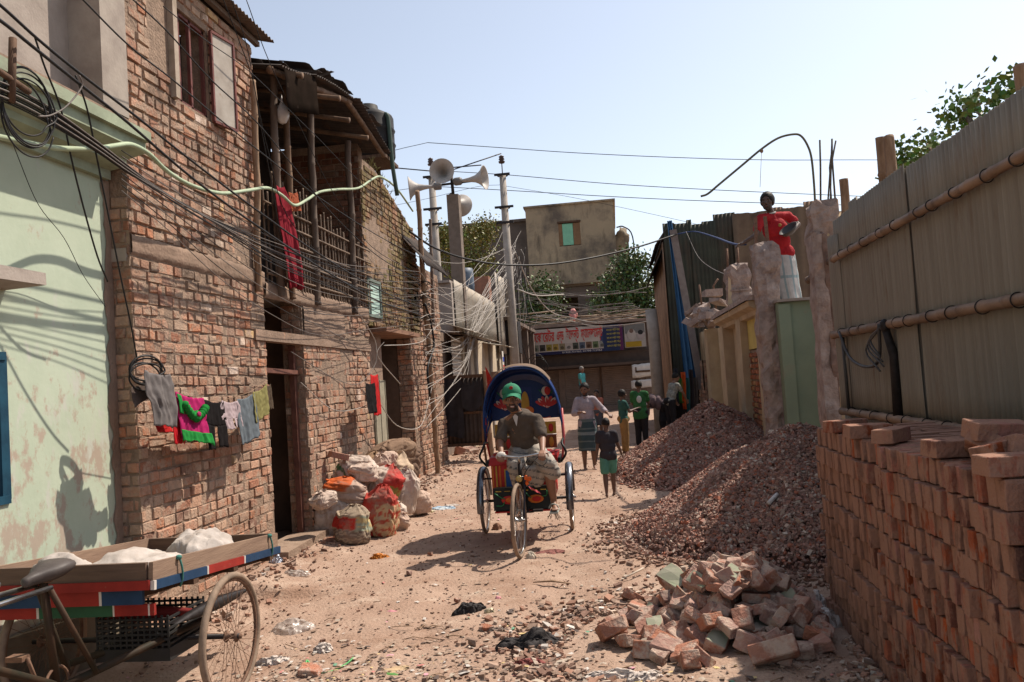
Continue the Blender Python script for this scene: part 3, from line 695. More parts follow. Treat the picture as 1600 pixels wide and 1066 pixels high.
mb = MB(); mb.box((-1, YS-.45, 2.12), (8.2, .9, .10), Matrix.Rotation(-.06, 3, 'X')); mb.box((-1, YS-.30, 2.45), (8.2, .03, .5)); mb.build('awning', mat('sooty_awning', (.10, .07, .055), None, 4, .8, .2), sh)
mb = MB(); mb.b2((-5.4, YS-.5, 3.9), (3.4, YS+4.2, 4.02)); mb.build('roof_slab', M_SHOP, sh)
mb = MB(); mb.b2((-3.9, YS-.95, .0), (1.0, YS-.01, .40)); mb.build('plinth', M_SHOP, sh)
# main sign with its lettering
sg = thing('shop_sign', 'long banner with red Bengali lettering over the closed shutters', 'sign', (-1.8, YS-.6, 2.75))
sx0, sx1 = at_x(823, YS-.6), at_x(978, YS-.6); sz0, sz1 = 2.72, 3.83
mb = MB(); mb.b2((sx0, YS-.60, sz0), (sx1, YS-.55, sz1)); mb.build('board', mat('sign_white', (.44, .38, .33), (.34, .30, .26), 2, .7, .1), sg)
INK = mat('sign_ink', (.72, .70, .68), (.58, .57, .56), 4, .7, 0, attr=True)
mb = MB(); wd = sx1-sx0
mb.b2((sx0+.0, YS-.606, sz0), (sx0+wd*.80, YS-.601, sz0+.13), col=(.03, .03, .09))
mb.b2((sx0+wd*.80, YS-.606, sz0), (sx1, YS-.601, sz1), col=(.03, .045, .11))
mb.b2((sx1-.16, YS-.609, sz0), (sx1-.02, YS-.607, sz1), col=(.12, .03, .10))
mb.ell((sx0+wd*.82, YS-.602, sz0+.5), (.22, .004, .38), col=(.045, .07, .16))
xx = sx0+.08
for c in [(.10, .14, .11), (.25, .26, .2), (.08, .07, .06), (.35, .28, .06), (.45, .32, .08), (.3, .25, .15), (.5, .45, .4), (.09, .1, .08), (.12, .15, .2), (.2, .12, .08), (.15, .2, .1), (.3, .3, .28)]:
    mb.b2((xx, YS-.605, sz0+.17), (xx+.25, YS-.602, sz0+.45), col=c)
    mb.ell((xx+.12, YS-.606, sz0+.27), (.08, .002, .07), col=tuple(q*.4 for q in c), n=8, m=5); xx += .285
mb.build('picture_strip', INK, sg)
def text(s, loc, size, colr, parent, rot=(PI/2, 0, 0), name='lettering', sx=1.0, fit=None, bold=0.0, m=None):
    cu = bpy.data.curves.new(name, 'FONT'); cu.body = s; cu.size = size; cu.align_x = 'LEFT'; cu.extrude = .002; cu.offset = bold
    tmp = bpy.data.objects.new(name, cu); col.objects.link(tmp)
    dg = bpy.context.evaluated_depsgraph_get(); me = bpy.data.meshes.new_from_object(tmp.evaluated_get(dg), depsgraph=dg)
    bpy.data.objects.remove(tmp)
    o = bpy.data.objects.new(name, me); col.objects.link(o)
    me.materials.clear(); me.materials.append(m or mat('ink_%s' % '_'.join('%d' % int(q*100) for q in colr), colr, None, 5, .7, 0))
    if len(me.vertices) and fit:
        xs = [v.co.x for v in me.vertices]; k = fit/(max(xs)-min(xs)); x0 = min(xs)
        for v in me.vertices: v.co.x = (v.co.x-x0)*k
    o.rotation_euler = rot; o.parent = parent
    o.location = Vector(loc)-(wloc(parent) if parent else Vector())
    return o
RED = (.50, .035, .03)
text('েডেকােরটর', (sx0+.24, YS-.612, sz0+.58), .60, RED, sg, fit=wd*.255, bold=.010)
text('এন্ড', (sx0+wd*.335, YS-.612, sz0+.60), .58, RED, sg, fit=wd*.07, bold=.010)
text('ইেভন্ট', (sx0+wd*.43, YS-.612, sz0+.62), .58, RED, sg, fit=wd*.13, bold=.010)
text('ম্যােনজেমন্ট', (sx0+wd*.58, YS-.612, sz0+.64), .56, RED, sg, fit=wd*.215, bold=.010)
text('01924-751962, 01798-715962', (sx0+wd*.38, YS-.612, sz0+.03), .11, (.6, .58, .55), sg, fit=wd*.40)
for k in range(5): text('ডেকোরেশন লাইটিং সাউন্ড', (sx0+wd*.835, YS-.612, sz0+.17+k*.17), .11, (.55, .45, .10), sg, fit=wd*.135)
# photo sign right of it
s2 = thing('photo_sign', 'square sign with printed portraits and a yellow band right of the long banner', 'sign', (.6, YS-.6, 2.75))
x0_, x1_ = at_x(980, YS-.6), at_x(1013, YS-.6)
mb = MB(); mb.b2((x0_, YS-.58, 2.80), (x1_, YS-.54, 3.80), col=(.45, .42, .38)); mb.build('board', INK, s2)
mb = MB(); mb.b2((x0_+.03, YS-.585, 3.4), (x1_-.03, YS-.582, 3.78), col=(.20, .2, .19)); mb.b2((x0_+.03, YS-.587, 2.82), (x0_+.7, YS-.583, 3.05), col=(.45, .3, .03))
mb.ell((x0_+.3, YS-.583, 3.35), (.20, .005, .26), col=(.5, .46, .42)); mb.ell((x0_+.3, YS-.586, 3.5), (.09, .004, .1), col=(.2, .13, .1))
mb.ell((x0_+.68, YS-.583, 3.3), (.17, .005, .2), col=(.45, .4, .38)); mb.ell((x0_+.68, YS-.587, 3.42), (.11, .004, .10), col=(.03, .03, .03)); mb.build('print', INK, s2)
mb = MB(); mb.b2((at_x(1026, YS), YS-.6, 2.85), (at_x(1044, YS), YS-.55, 3.85)); tag(mb.build('white_sign', mat('sign_white_clean', (.6, .58, .54), None, 3, .7, .1)), 'plain white sign board at the right end of the shops', 'sign')
# white boards under it
wb = thing('notice_boards', 'pair of torn white boards below the portrait sign beside the pole', 'board', (.9, YS-1.0, 1.2))
for z0_, z1_, xa, xb in ((1.5, 2.05, 988, 1030), (1.05, 1.38, 985, 1028)):
    mb = MB(); mb.sheet((at_x(xa, 35), 35, z0_), (at_x(xb, 35)-at_x(xa, 35), 0, .05), (0, 0, z1_-z0_), 8, 4, lambda a, b: Vector((.03*fbm(b*4, a), 0, .03*fbm(a*6, b))), th=.02); mb.build('board', mat('sign_white_clean'), wb)
mb = MB(); mb.b2((at_x(993, 35), 34.97, 1.72), (at_x(1016, 35), 34.985, 1.80)); mb.b2((at_x(993, 35), 34.97, 1.72), (at_x(995, 35), 34.985, 1.95)); mb.build('print', M_WOODD, wb)
mb = MB(); mb.box((at_x(812, 34), 34, 3.0), (.42, .06, 1.6), None, jit=.04); tag(mb.build('hanging_board', mat('sign_white')), 'worn whitish board hanging among cables left of the banner', 'board')
mb = MB(); mb.tube([(at_x(1026, 22), 22, -.1), (at_x(1026, 22), 22, 2.7), (at_x(1024, 22), 22, 3.35)], [.16, .155, .15], 12); tag(mb.build('concrete_post', M_POLE), 'thick concrete post before the shops right of the shutters', 'post')
mb = MB(); c_ = aY(896, 491, 33); mb.ell(c_, (.17, .1, .2), n=10, m=8, jit=.25); mb.tube([c_, c_+Vector((.02, 0, -.28))], [.14, .03], 8); tag(mb.build('pink_bag', mat('pink_plastic', (.65, .30, .27), (.5, .2, .18), 9, .6, .3)), 'pink plastic bag caught on the cables above the banner', 'bag')
mb = MB()
for k in range(46):
    x = R.uniform(-5, 2.6); y = YS+R.uniform(-.4, 1.2); z = 4.06+abs(R.gauss(0, .22)); l = R.uniform(.6, 2.6); an = R.uniform(-.5, .5)
    mb.tube([(x, y, z), (x+l*math.cos(an)*.5, y+l*math.sin(an)*.4, z+R.uniform(-.05, .12)), (x+l*math.cos(an), y+l*math.sin(an), z+R.uniform(-.1, .1))], R.uniform(.012, .03), 5)
tag(mb.build('scrap_bamboo', M_BAMBOO), 'heap of scrap bamboo and sticks lying on the shop roof', 'scrap heap', kind='stuff')

# ================================================================== TALL BUILDING BEHIND
YB = 46.0
tb = thing('tall_building', 'tall tan concrete building with one green window leaf behind the shops', 'building', (-2.8, YB+4, 0))
M_TAN = mat('stained_tan_render', (.36, .29, .19), (.26, .21, .145), .5, .9, .3, 10, stain=((.12, .10, .08), .38, .46, .62), stain2=((.08, .065, .05), 1.3, .52, .7, (1, 1, .22)))
M_TAND = mat('blackened_render', (.15, .125, .105), (.09, .075, .065), .6, .95, .3, 10, stain=((.05, .045, .04), .8, .5, .8))
bx0, bx1 = -4.51, .42; ztop = 1.7+(589-318)/28.04
wx0, wx1 = aY(873, 365, YB).x, aY(907, 365, YB).x
mb = MB(); slab_wall(mb, (0, YB, 0), (1, 0, 0), (0, -1, 0), bx0, bx1, 6.9, ztop, .3, [(wx0, wx1, 9.05, 10.35)], 0)
mb.b2((bx0, YB+2.5, 0), (bx1, YB+9, ztop)); mb.b2((bx0, YB+.3, 0), (bx0+.2, YB+2.5, ztop)); mb.b2((bx1-.2, YB+.3, 0), (bx1, YB+2.5, ztop)); mb.b2((bx0-.1, YB-.1, ztop), (bx1+.12, YB+9, ztop+.1)); mb.b2((bx0, YB+.3, 6.8), (bx1, YB+2.6, 6.9))
mb.build('upper_wall', M_TAN, tb)
mb = MB(); slab_wall(mb, (0, YB+.5, 0), (1, 0, 0), (0, -1, 0), bx0, bx1, 0, 6.78, .3, [(bx0+1.4, bx0+2.6, 4.2, 6.2), (bx0+3.4, bx0+4.2, 4.0, 6.3)], 0); mb.build('lower_wall', M_TAND, tb)
mb = MB()
mb.b2((wx0-.05, YB-.06, 10.35), (wx1+.05, YB+.05, 10.45))
for x in (wx0+.02, (wx0+wx1)/2, wx1-.02): beam(mb, (x, YB+.12, 9.05), (x, YB+.12, 10.35), .06, .06, up=(0, 1, 0))
wdw = mb.build('window', M_WOODD, tb)
mb = MB(); mb.b2((wx0+.22, YB+.02, 9.1), (wx0+.8, YB+.06, 10.3)); mb.build('shutter', mat('jade_shutter', (.22, .50, .34), (.17, .4, .27), 3, .6, .1), wdw)
mb = MB(); mb.b2((wx0+.0, YB+.02, 9.08), (wx0+.21, YB+.07, 10.32)); mb.b2((wx0+.82, YB+.02, 9.08), (wx1, YB+.07, 10.32)); mb.build('side_leaf', mat('brown_leaf', (.22, .13, .07), None, 3, .7, .1), wdw)
lx0 = at_x(690, YB+1); lz = 1.7+(600-350)/27.4
mb = MB(); mb.b2((lx0, YB+1, 0), (bx0-.01, YB+9, lz)); mb.b2((lx0-.2, YB+.8, lz), (bx0-.01, YB+9, lz+.15)); mb.build('wing', M_TAND, tb)
mb = MB(); ax0 = at_x(961, YB+1.5); mb.b2((bx1+.01, YB+1.5, 0), (bx1+.75, YB+6, 9.6)); mb.ell((bx1+.4, YB+2, 9.6), (.4, .6, .5), jit=.2); mb.build('side_annex', M_TAN, tb)
mb = MB(); mb.tube(smooth_pts([(bx1+.1, YB+.3, 9.9), (bx1+.5, YB+.3, 9.9), (bx1+.95, YB+.3, 9.3), (bx1+1.0, YB+.3, 7.0), (bx1+1.0, YB+.3, 4.0)], 5), .04, 6); mb.build('pipe', M_IRON, tb)

# ================================================================== TREES
def tree(name, label, base, h, blobs, n, leaf, c1, c2, group=None, trunk_r=.14, limbs=7, sd=1):
    rr = random.Random(sd)
    if base[1] > 35: base = (base[0]+.35, base[1], base[2]); blobs = [((c[0]+.35, c[1], c[2]), r) for c, r in blobs]
    t = thing(name, label, 'tree', base, 0, group); B = Vector(base)
    mb = MB(); top = B+Vector((rr.uniform(-.2, .2), 0, h))
    mb.tube([B-Vector((0, 0, .2)), B.lerp(top, .35)+Vector((.08, 0, 0)), B.lerp(top, .7), top], [trunk_r*1.25, trunk_r, trunk_r*.7, trunk_r*.3], 9)
    mb.build('trunk', mat('tree_bark', (.19, .14, .10), (.11, .08, .06), 6, .95, .8, 30), t)
    mb = MB()
    for i in range(limbs*2):
        c, r = rr.choice(blobs); c = Vector(c)
        e = c+Vector([rr.uniform(-.9, .9)*q for q in r]); s = B.lerp(top, rr.uniform(.35, .9))
        m1 = s.lerp(e, .5)+Vector((0, 0, rr.uniform(0, .3)))
        mb.tube([s, m1, e], [trunk_r*.35, trunk_r*.2, .012], 6)
    mb.build('limbs', mat('tree_bark'), t)
    vol = [(r[0]*r[1]*r[2])**.6 for c, r in blobs]; V = []; C = []
    for i in range(n):
        c, r = rr.choices(blobs, vol)[0]
        # sprays: leaves in little clumps near the blob's shell
        if i % 9 == 0 or i == 0:
            d = Vector((rr.gauss(0, 1), rr.gauss(0, 1), rr.gauss(0, 1))).normalized(); k = rr.uniform(.45, 1.08)
            cl = Vector(c)+Vector((d.x*r[0], d.y*r[1], d.z*r[2]))*k; shade = rr.uniform(.6, 1.2); cc = [c1[q]+(c2[q]-c1[q])*rr.random() for q in range(3)]
        p = cl+Vector((rr.gauss(0, 1), rr.gauss(0, 1), rr.gauss(0, 1)))*leaf*1.5
        a = Vector((rr.gauss(0, 1), rr.gauss(0, 1), rr.gauss(0, .6))).normalized(); b = a.cross(Vector((rr.gauss(0, 1), rr.gauss(0, 1), rr.gauss(0, 1)))).normalized()
        l = leaf*rr.uniform(.6, 1.2); wq = l*.42
        V += [p-a*l*.5, p+b*wq, p+a*l*.5, p-b*wq]; C.append([q*shade*rr.uniform(.85, 1.15) for q in cc])
    V = np.array([tuple(v-B) for v in V]); Fq = np.arange(len(V)).reshape(-1, 4)
    o = np_mesh('crown', V, Fq, mat('leaf', (1, 1, 1), (.75, .75, .75), 3, .55, 0, attr=True, spec=.4), np.array(C), parent=t)
    return t
Y_ = 30.0
tree('feathery_tree', 'yellow green feathery tree behind the horn speaker pillar', (at_x(735, 31), 31, 0), 5.8,
     [(tuple(aY(738, 388, 31)), (.85, .7, .95)), (tuple(aY(757, 358, 31)), (.55, .5, .45)), (tuple(aY(700, 392, 31)), (.6, .6, .7)), (tuple(aY(690, 365, 31)), (.4, .5, .4)), (tuple(aY(735, 425, 31)), (.8, .6, .6))], 7500, .10, (.17, .18, .035), (.27, .24, .05), 'trees behind the shops', sd=3, trunk_r=.1)
tree('dark_tree', 'dark leafy tree above the left end of the banner', (at_x(845, 40), 41, 0), 6.0,
     [((at_x(842, 40), 41, 5.6), (1.0, .8, 1.3)), ((at_x(830, 40), 41, 4.6), (.8, .7, .8))], 5200, .15, (.06, .10, .025), (.12, .16, .04), 'trees behind the shops', sd=4)
tree('broad_tree', 'broad green tree above the portrait sign with sky showing through', (at_x(985, 41), 41.5, 0), 6.8,
     [((at_x(985, 41), 41.5, 6.0), (1.5, 1.0, 1.4)), ((at_x(955, 41), 41, 5.2), (1.1, .9, .9)), ((at_x(1015, 41), 41.5, 4.9), (1.0, .9, 1.3)), ((at_x(988, 41), 41.5, 7.2), (.8, .7, .6)), ((at_x(1000, 41), 41.5, 3.9), (1.3, .9, .8))], 9500, .17, (.06, .10, .03), (.13, .18, .045), 'trees behind the shops', sd=5)
# ================================================================== RIGHT SIDE
XF = 2.35
M_FENCE = mat('dull_fence_tin', (.255, .225, .18), (.195, .165, .128), 2.2, .65, .1, 40, metal=.05, stretch=(6, 6, .22),
              stain=((.15, .095, .06), 2.6, .57, .72, (1, 1.6, .22)), stain2=((.26, .225, .18), 2.2, .56, .8, (1, 1, .5)))
fc = thing('tin_fence', 'dull brown corrugated tin fence on bamboo rails above the brick stack', 'fence', (XF, 6.0, 0))
YJ = [(9.24, 8.95, 3.05), (9.0, 8.1, 3.20), (8.1, 6.9, 3.175), (6.9, 5.7, 3.165), (5.7, 4.5, 3.145), (4.5, 3.3, 3.14), (3.3, 2.2, 3.14)]
for k, (a, b, zt) in enumerate(YJ):
    mb = MB(); corr(mb, (XF+.012*(k % 2), a, 1.16+.01*(k % 3)), (0, b-a-.12, 0), (.0, 0, zt-1.16), .068, .0105, seed=90+k, ragged=.012 if k > 1 else .06, warp=.007, nv=8)
    mb.build('tin_sheet', M_FENCE, fc)
mb = MB(); corr(mb, (XF+.02, 9.2, -.1), (0, -7.0, 0), (0, 0, 1.3), .082, .009, seed=99, nv=2); mb.build('lower_sheet', M_FENCE, fc)
M_BAMF = mat('straw_bamboo', (.30, .20, .135), (.15, .095, .062), 7, .6, .4, 30, stretch=(1, .35, 1), stain=((.11, .07, .05), 5, .55, .68))
for z, y0_, r_ in ((2.745, 8.85, .036), (1.965, 9.1, .040), (1.165, 9.0, .038)):
    mb = MB(); bamboo(mb, (XF-.055, y0_, z), (XF-.055, 2.2, z+.02), r_, seed=int(z*10), wob=.018, n=12); rl = mb.build('rail', M_BAMF, fc)
    for q in range(12):
        mb = MB(); y = y0_-.25-q*.42+R.uniform(-.1, .1)
        mb.torus((XF-.05, y, z+.008), r_+.006, .004, (R.uniform(-.2, .2), 1, R.uniform(-.35, .35)), 18, 5); mb.build('wire_tie', M_IRON, rl)
mb = MB(); mb.tube([(XF-.03, 7.32, 1.2), (XF-.035, 7.3, 1.7), (XF-.10, 7.3, 2.0)], [.05, .04, .03], 8); mb.ell((XF-.09, 7.3, 1.96), (.04, .05, .06)); mb.build('post', M_IRON, fc)
mb = MB(); mb.tube([(XF-.05, 8.78, 2.0), (XF-.06, 8.74, 1.2)], .018, 6)
mb.tube(smooth_pts([(XF-.10, 8.7, 1.98), (XF-.10, 8.4, 1.72), (XF-.10, 7.9, 1.62), (XF-.10, 7.5, 1.68), (XF-.12, 7.35, 1.98)], 5), .015, 6)
for q in range(4): mb.tube(smooth_pts([(XF-.12, 7.32, 1.95), (XF-.13, 7.6+.05*q, 1.86-.03*q), (XF-.12, 7.5+R.uniform(-.2, .2), 1.7-.04*q)], 4), .009, 5)
mb.build('hanging_rope', M_RUBBERD, fc)
mb = MB(); bamboo(mb, (2.5, 10.9, 2.74), (XF+.05, 8.9, 2.82), .045, seed=7); tag(mb.build('brace_pole', M_BAMBOOD), 'dark bamboo pole sticking out past the left end of the tin fence', 'pole')
for i, (px, yt, y_) in enumerate(((1376, 215, 7.5), (1388, 214, 7.45), (1318, 280, 8.9), (1596, 103, 4.85))):
    c_ = aX(px, yt, 2.44); mb = MB(); mb.tube(*[q for q in bamboo_pts((2.44, c_.y, 1.0), (2.44, c_.y, c_.z), .05, seed=i)], 10)
    mb.build('upright', M_WOOD, fc)
# ---- shrub behind the fence
tree('leafy_shrub', 'bright green leafy bush showing over the top of the tin fence', (3.3, 6.6, 0), 3.2,
     [(tuple(aX(1422, 250, 3.1)), (.14, .30, .035)), (tuple(aX(1508, 178, 3.1)), (.15, .12, .06)), (tuple(aX(1572, 152, 3.1)), (.15, .15, .04)), ((3.3, 6.2, 2.95), (.3, .6, .08)), (tuple(aX(1455, 228, 3.1)), (.12, .12, .02))], 2600, .062, (.08, .15, .025), (.16, .25, .045), sd=8, trunk_r=.06)

# ---- tall broken pillar next to the fence
M_ROUGH = mat('broken_masonry', (.37, .295, .255), (.22, .165, .14), 6, .97, 1.0, 22, bd=.02, stain=((.16, .11, .09), 4, .55, .72), stain2=((.30, .26, .23), 7, .6, .7))
M_YEL = mat('cream_yellow_paint', (.45, .345, .22), (.34, .255, .165), 2.5, .9, .4, 25, stain=((.30, .21, .15), 3, .57, .72, (1, 1, .4)))
M_GRNW = mat('sage_green_paint', (.22, .265, .18), (.185, .225, .155), 2, .85, .3, 25, stain=((.24, .2, .14), 3, .6, .75), stain2=((.12, .10, .08), 14, .68, .74))
def rough_block(mb, a, b, jx=.02, mi=0, nz_=10, top=0.06, sd=0):
    a = Vector(a); b = Vector(b); n = 5; rings = []
    vs = []; fs = []
    for k in range(nz_+1):
        z = a.z+(b.z-a.z)*k/nz_; ring = []
        for sx, sy, ex, ey in ((0, 0, 1, 0), (1, 0, 0, 1), (1, 1, -1, 0), (0, 1, 0, -1)):
            for q in range(n):
                x = a.x+(b.x-a.x)*(sx+ex*q/n); y = a.y+(b.y-a.y)*(sy+ey*q/n)
                d = Vector((x-(a.x+b.x)/2, y-(a.y+b.y)/2, 0)).normalized()
                o = jx*fbm(x*6+sd, y*6, z*4)*1.3
                zz = z+(top*fbm(x*9, y*9, sd+2) if k == nz_ else 0)
                ring.append((x+d.x*o, y+d.y*o, zz))
        vs += ring
    m = 4*n
    for k in range(nz_):
        for q in range(m): fs.append((k*m+q, k*m+(q+1) % m, (k+1)*m+(q+1) % m, (k+1)*m+q))
    c = (a+b)/2; vs.append((c.x, c.y, b.z+top*.6)); t = len(vs)-1
    for q in range(m): fs.append((nz_*m+q, nz_*m+(q+1) % m, t))
    mb.add(vs, fs, mi)
rn = thing('ruined_house', 'half demolished house with cream and green walls and broken pillars', 'ruin', (2.6, 13.0, 0))
mb = MB(); rough_block(mb, (2.26, 9.55, -.1), (2.40, 9.85, 3.12), .028, sd=1, nz_=40); rough_block(mb, (2.29, 9.6, 3.05), (2.58, 9.88, 3.46), .045, sd=2, top=.12, nz_=14); mb.build('tall_pillar', M_ROUGH, rn)
mb = MB(); rough_block(mb, (2.40, 9.62, -.1), (2.95, 9.82, 3.30), .02, sd=3, nz_=20, top=.14); mb.build('cream_return_wall', M_YEL, rn)
mb = MB(); rough_block(mb, (2.38, 9.56, -.1), (2.43, 9.64, 3.05), .035, sd=33, nz_=34, top=.14); mb.build('broken_edge', mat('ragged_mortar', (.22, .15, .12), (.12, .08, .065), 9, .97, 1, 20, bd=.02), rn)
mb = MB(); mb.b2((2.30, 12.0, -.1), (5.2, 12.16, 2.56)); mb.b2((2.30, 11.94, -.1), (2.46, 11.999, 2.53)); mb.build('green_wall', M_GRNW, rn)
mb = MB(); mb.b2((2.28, 11.9, 2.562), (5.25, 12.3, 2.60)); mb.b2((2.5, 12.3, 2.45), (5.2, 14.6, 2.57)); mb.build('ledge', M_CONC, rn)
mb = MB(); mb.b2((3.6, 9.9, -.1), (3.75, 12.0, 2.5)); mb.build('back_wall', M_GRNW, rn)
mb = MB(); rough_block(mb, (2.08, 12.2, -.1), (2.42, 12.5, 3.40), .055, sd=5, nz_=44, top=.16); mb.build('middle_pillar', M_ROUGH, rn)
mb = MB()
for x, z in ((2.13, 3.8), (2.30, 3.85)): mb.box((x, 12.32, 3.45), (.045, .045, .8), Matrix.Rotation(.06 if x < 2.2 else -.03, 3, 'Y'))
mb.build('rebar_stub', M_RUST, rn)
mb = MB(); rough_block(mb, (2.0, 14.45, 2.62), (2.36, 14.85, 3.40), .06, sd=6, nz_=16, top=.16)
mb.box((2.18, 14.44, 3.0), (.34, .03, .03)); mb.build('far_pillar', M_ROUGH, rn)
mb = MB()
for x in (2.02, 2.2): mb.tube([(x, 14.6, 3.3), (x+.01, 14.6, 3.75)], .02, 6)
mb.build('rebar_stub', M_RUST, rn)
mb = MB(); mb.add([(1.94, 14.4, 2.64), (2.03, 14.44, 2.64), (2.03, 14.44, 3.3), (2.0, 14.42, 3.34), (1.97, 14.41, 3.0)], [(0, 1, 2, 3, 4)]); mb.build('plaster_flake', M_YEL, rn)
# facade posts, doors
mb = MB(); rough_block(mb, (2.14, 12.60, -.1), (2.40, 13.0, 2.5), .012, sd=7, nz_=18, top=.02); mb.build('door_jamb', M_YEL, rn)
mb = MB(); rough_block(mb, (2.10, 14.3, -.1), (2.40, 14.8, 2.5), .012, sd=8, nz_=18, top=.02); mb.build('door_jamb', M_YEL, rn)
mb = MB(); rough_block(mb, (2.10, 16.6, -.1), (2.40, 17.3, 2.5), .012, sd=9, nz_=18, top=.02); mb.build('door_jamb', M_YEL, rn)
mb = MB(); slab_wall(mb, (2.24, 0, 0), (0, 1, 0), (-1, 0, 0), 13.01, 14.29, -.1, 1.95, .3); brick_face(mb, (2.24, 0, 0), (0, 1, 0), (-1, 0, 0), 13.01, 14.29, 0, 1.95, seed=44, pal=[(.36, .13, .07), (.42, .17, .09), (.5, .3, .14), (.33, .14, .09)], prot=.03, gap=.02); mb.build('exposed_brick', [mat('damp_red_brick', (.9, .85, .8), (.6, .55, .5), 8, .95, .6, 40, attr=True), M_MORTAR], rn)
mb = MB(); mb.b2((2.22, 13.01, 1.97), (2.62, 14.29, 2.5)); mb.build('lintel_panel', mat('bright_yellow_paint', (.55, .43, .13), (.45, .34, .11), 4, .85, .3), rn)
mb = MB(); mb.b2((2.30, 14.8, -.1), (2.62, 16.6, 2.5)); mb.build('cream_wall', M_YEL, rn)
mb = MB(); vs = []; pf = [(2.40, 2.42), (2.12, 2.46), (2.10, 2.53), (2.0, 2.58), (1.98, 2.66), (2.42, 2.68)]
mb.add([(x, y, z) for y in (12.55, 17.0) for x, z in pf], [(i, i+1, 7+i, 6+i) for i in range(5)]+[(0, 1, 2, 3, 4, 5), tuple(range(6, 12))]); mb.build('cornice', M_YEL, rn)
mb = MB(); rough_block(mb, (1.95, 12.5, 2.665), (2.42, 16.9, 2.74), .05, sd=14, nz_=2, top=.05); mb.build('broken_capping', M_ROUGH, rn)
mb = MB(); rough_block(mb, (2.08, 19.2, -.1), (2.40, 19.9, 2.6), .012, sd=17, nz_=18, top=.02); rough_block(mb, (2.1, 20.6, -.1), (2.42, 21.1, 2.6), .01, sd=18, nz_=10, top=.02); mb.build('far_jamb', M_YEL, rn)
mb = MB(); mb.b2((2.45, 18.0, -.1), (2.6, 21.0, 2.6)); mb.build('pale_green_panel', mat('pale_green_panel', (.36, .36, .22), None, 3, .9, .2), rn)
mb = MB()
for k in range(26):
    c_ = Vector((2.1+R.uniform(-.35, .3), 18.7+R.uniform(-.9, .9), 2.7+abs(R.gauss(0, .22))))
    mb.box(c_, (R.uniform(.12, .3), R.uniform(.15, .4), R.uniform(.07, .16)), Matrix.Rotation(R.uniform(0, 3), 3, 'Z') @ Matrix.Rotation(R.uniform(-.6, .6), 3, 'X'), jit=.03)
tag(mb.build('hanging_masonry', M_ROUGH, rn), kind='stuff')
mb = MB(); mb.tube([(2.0, 19, 3.0), (1.97, 19, 3.6)], .025, 6); mb.tube([(2.3, 19, 3.0), (2.28, 19, 3.55), (2.4, 19, 3.7)], .025, 6); mb.build('rebar_stub', M_RUST, rn)
# rebars and the bent pipe on the tall pillar
def aYp(px, py): return aY(px, py, 9.75)
M_BAR = mat('corroded_bar', (.13, .11, .085), (.07, .06, .05), 40, .8, .5, 90)
for k, (pts, r_) in enumerate([([(1281, 330), (1282, 260), (1281, 219)], .011), ([(1292, 303), (1297, 268), (1306, 220)], .010), ([(1296, 302), (1299, 240), (1300, 218)], .009), ([(1304, 302), (1300, 245), (1300, 217)], .011), ([(1298, 300), (1296, 262), (1300, 232)], .008)]):
    mb = MB(); mb.tube([aYp(*p)-Vector((0, 0, .12 if i == 0 else 0)) for i, p in enumerate(pts)], r_, 6)
    tag(mb.build('rebar', M_BAR), 'thin upright steel bar sticking up from the tall broken pillar', 'steel bar', 'steel bars on the tall pillar')
mb = MB(); mb.tube(smooth_pts([aYp(*p) for p in [(1274, 330), (1272, 290), (1268, 248), (1262, 228), (1252, 213), (1240, 210), (1216, 216), (1190, 233), (1160, 258), (1124, 288), (1106, 303), (1095, 307)]], 5), .013, 7)
tag(mb.build('bent_pipe', mat('olive_pipe', (.14, .13, .085), (.09, .08, .055), 20, .7, .3)), 'long bent bar arching out over the man in red against the sky', 'bent bar')
mb = MB(); c_ = aYp(1190, 236); mb.ell(c_, (.02, .02, .025)); mb.tube([c_, c_+Vector((-.03, 0, -.25)), c_+Vector((-.05, 0, -.42))], .0025, 4); tag(mb.build('string_knot', M_WOOD), 'knot with a loose thread hanging from the bent bar', 'string')

# ---- tin shed behind the ruin
sd_ = thing('tin_shed', 'tall rusty tin shed with dark green sheets behind the ruined house', 'shed', (3.5, 24, 0))
M_TGR = mat('dark_green_tin', (.055, .062, .045), (.04, .038, .03), 2, .75, .15, 20, stain=((.10, .065, .045), 1.3, .52, .7, (1, 1, .3)))
M_RTIN = mat('rust_brown_tin', (.30, .19, .12), (.20, .12, .08), 3, .8, .2, 30, stain=((.12, .07, .05), 2, .55, .7, (1, 1, .4)))
YD = 21.5; u0 = at_x(1052, YD)
for k, (a, b, zt, mm) in enumerate([(u0, 2.15, 5.5, M_RTIN), (2.1, 2.75, 5.45, M_TGR), (2.7, 3.25, 5.62, M_TGR), (3.2, 4.2, 5.6, M_RTIN), (4.15, 5.0, 5.62, M_RTIN), (4.95, 5.8, 5.7, M_RTIN)]):
    mb = MB(); corr(mb, (a, YD-.02*(k % 2), 1.2), (b-a, 0, 0), (0, 0, zt-1.2), .1, .014, seed=120+k, ragged=.05, warp=.04, nv=8); mb.build('front_sheet', M_TGR if k == 0 else mm, sd_)
mb = MB(); corr(mb, (u0-.04, 21.4, -.1), (0, 5.6, 0), (0, 0, 5.1), .1, .014, seed=130, nv=4); mb.build('side_sheet', M_RTIN, sd_)
mb = MB(); corr(mb, (u0-.32, 21.5, 4.35), (0, 5.5, 0), (.3, 0, .55), .1, .014, seed=131, ragged=.05); corr(mb, (u0-.22, 21.4, 4.95), (0, 5.5, 0), (.3, 0, .4), .1, .014, seed=133, ragged=.05); mb.build('eave_sheet', M_TIND, sd_)
mb = MB(); mb.b2((u0, 21.7, -.1), (5.8, 27, 5.2)); mb.build('inner_wall', M_DARK, sd_)
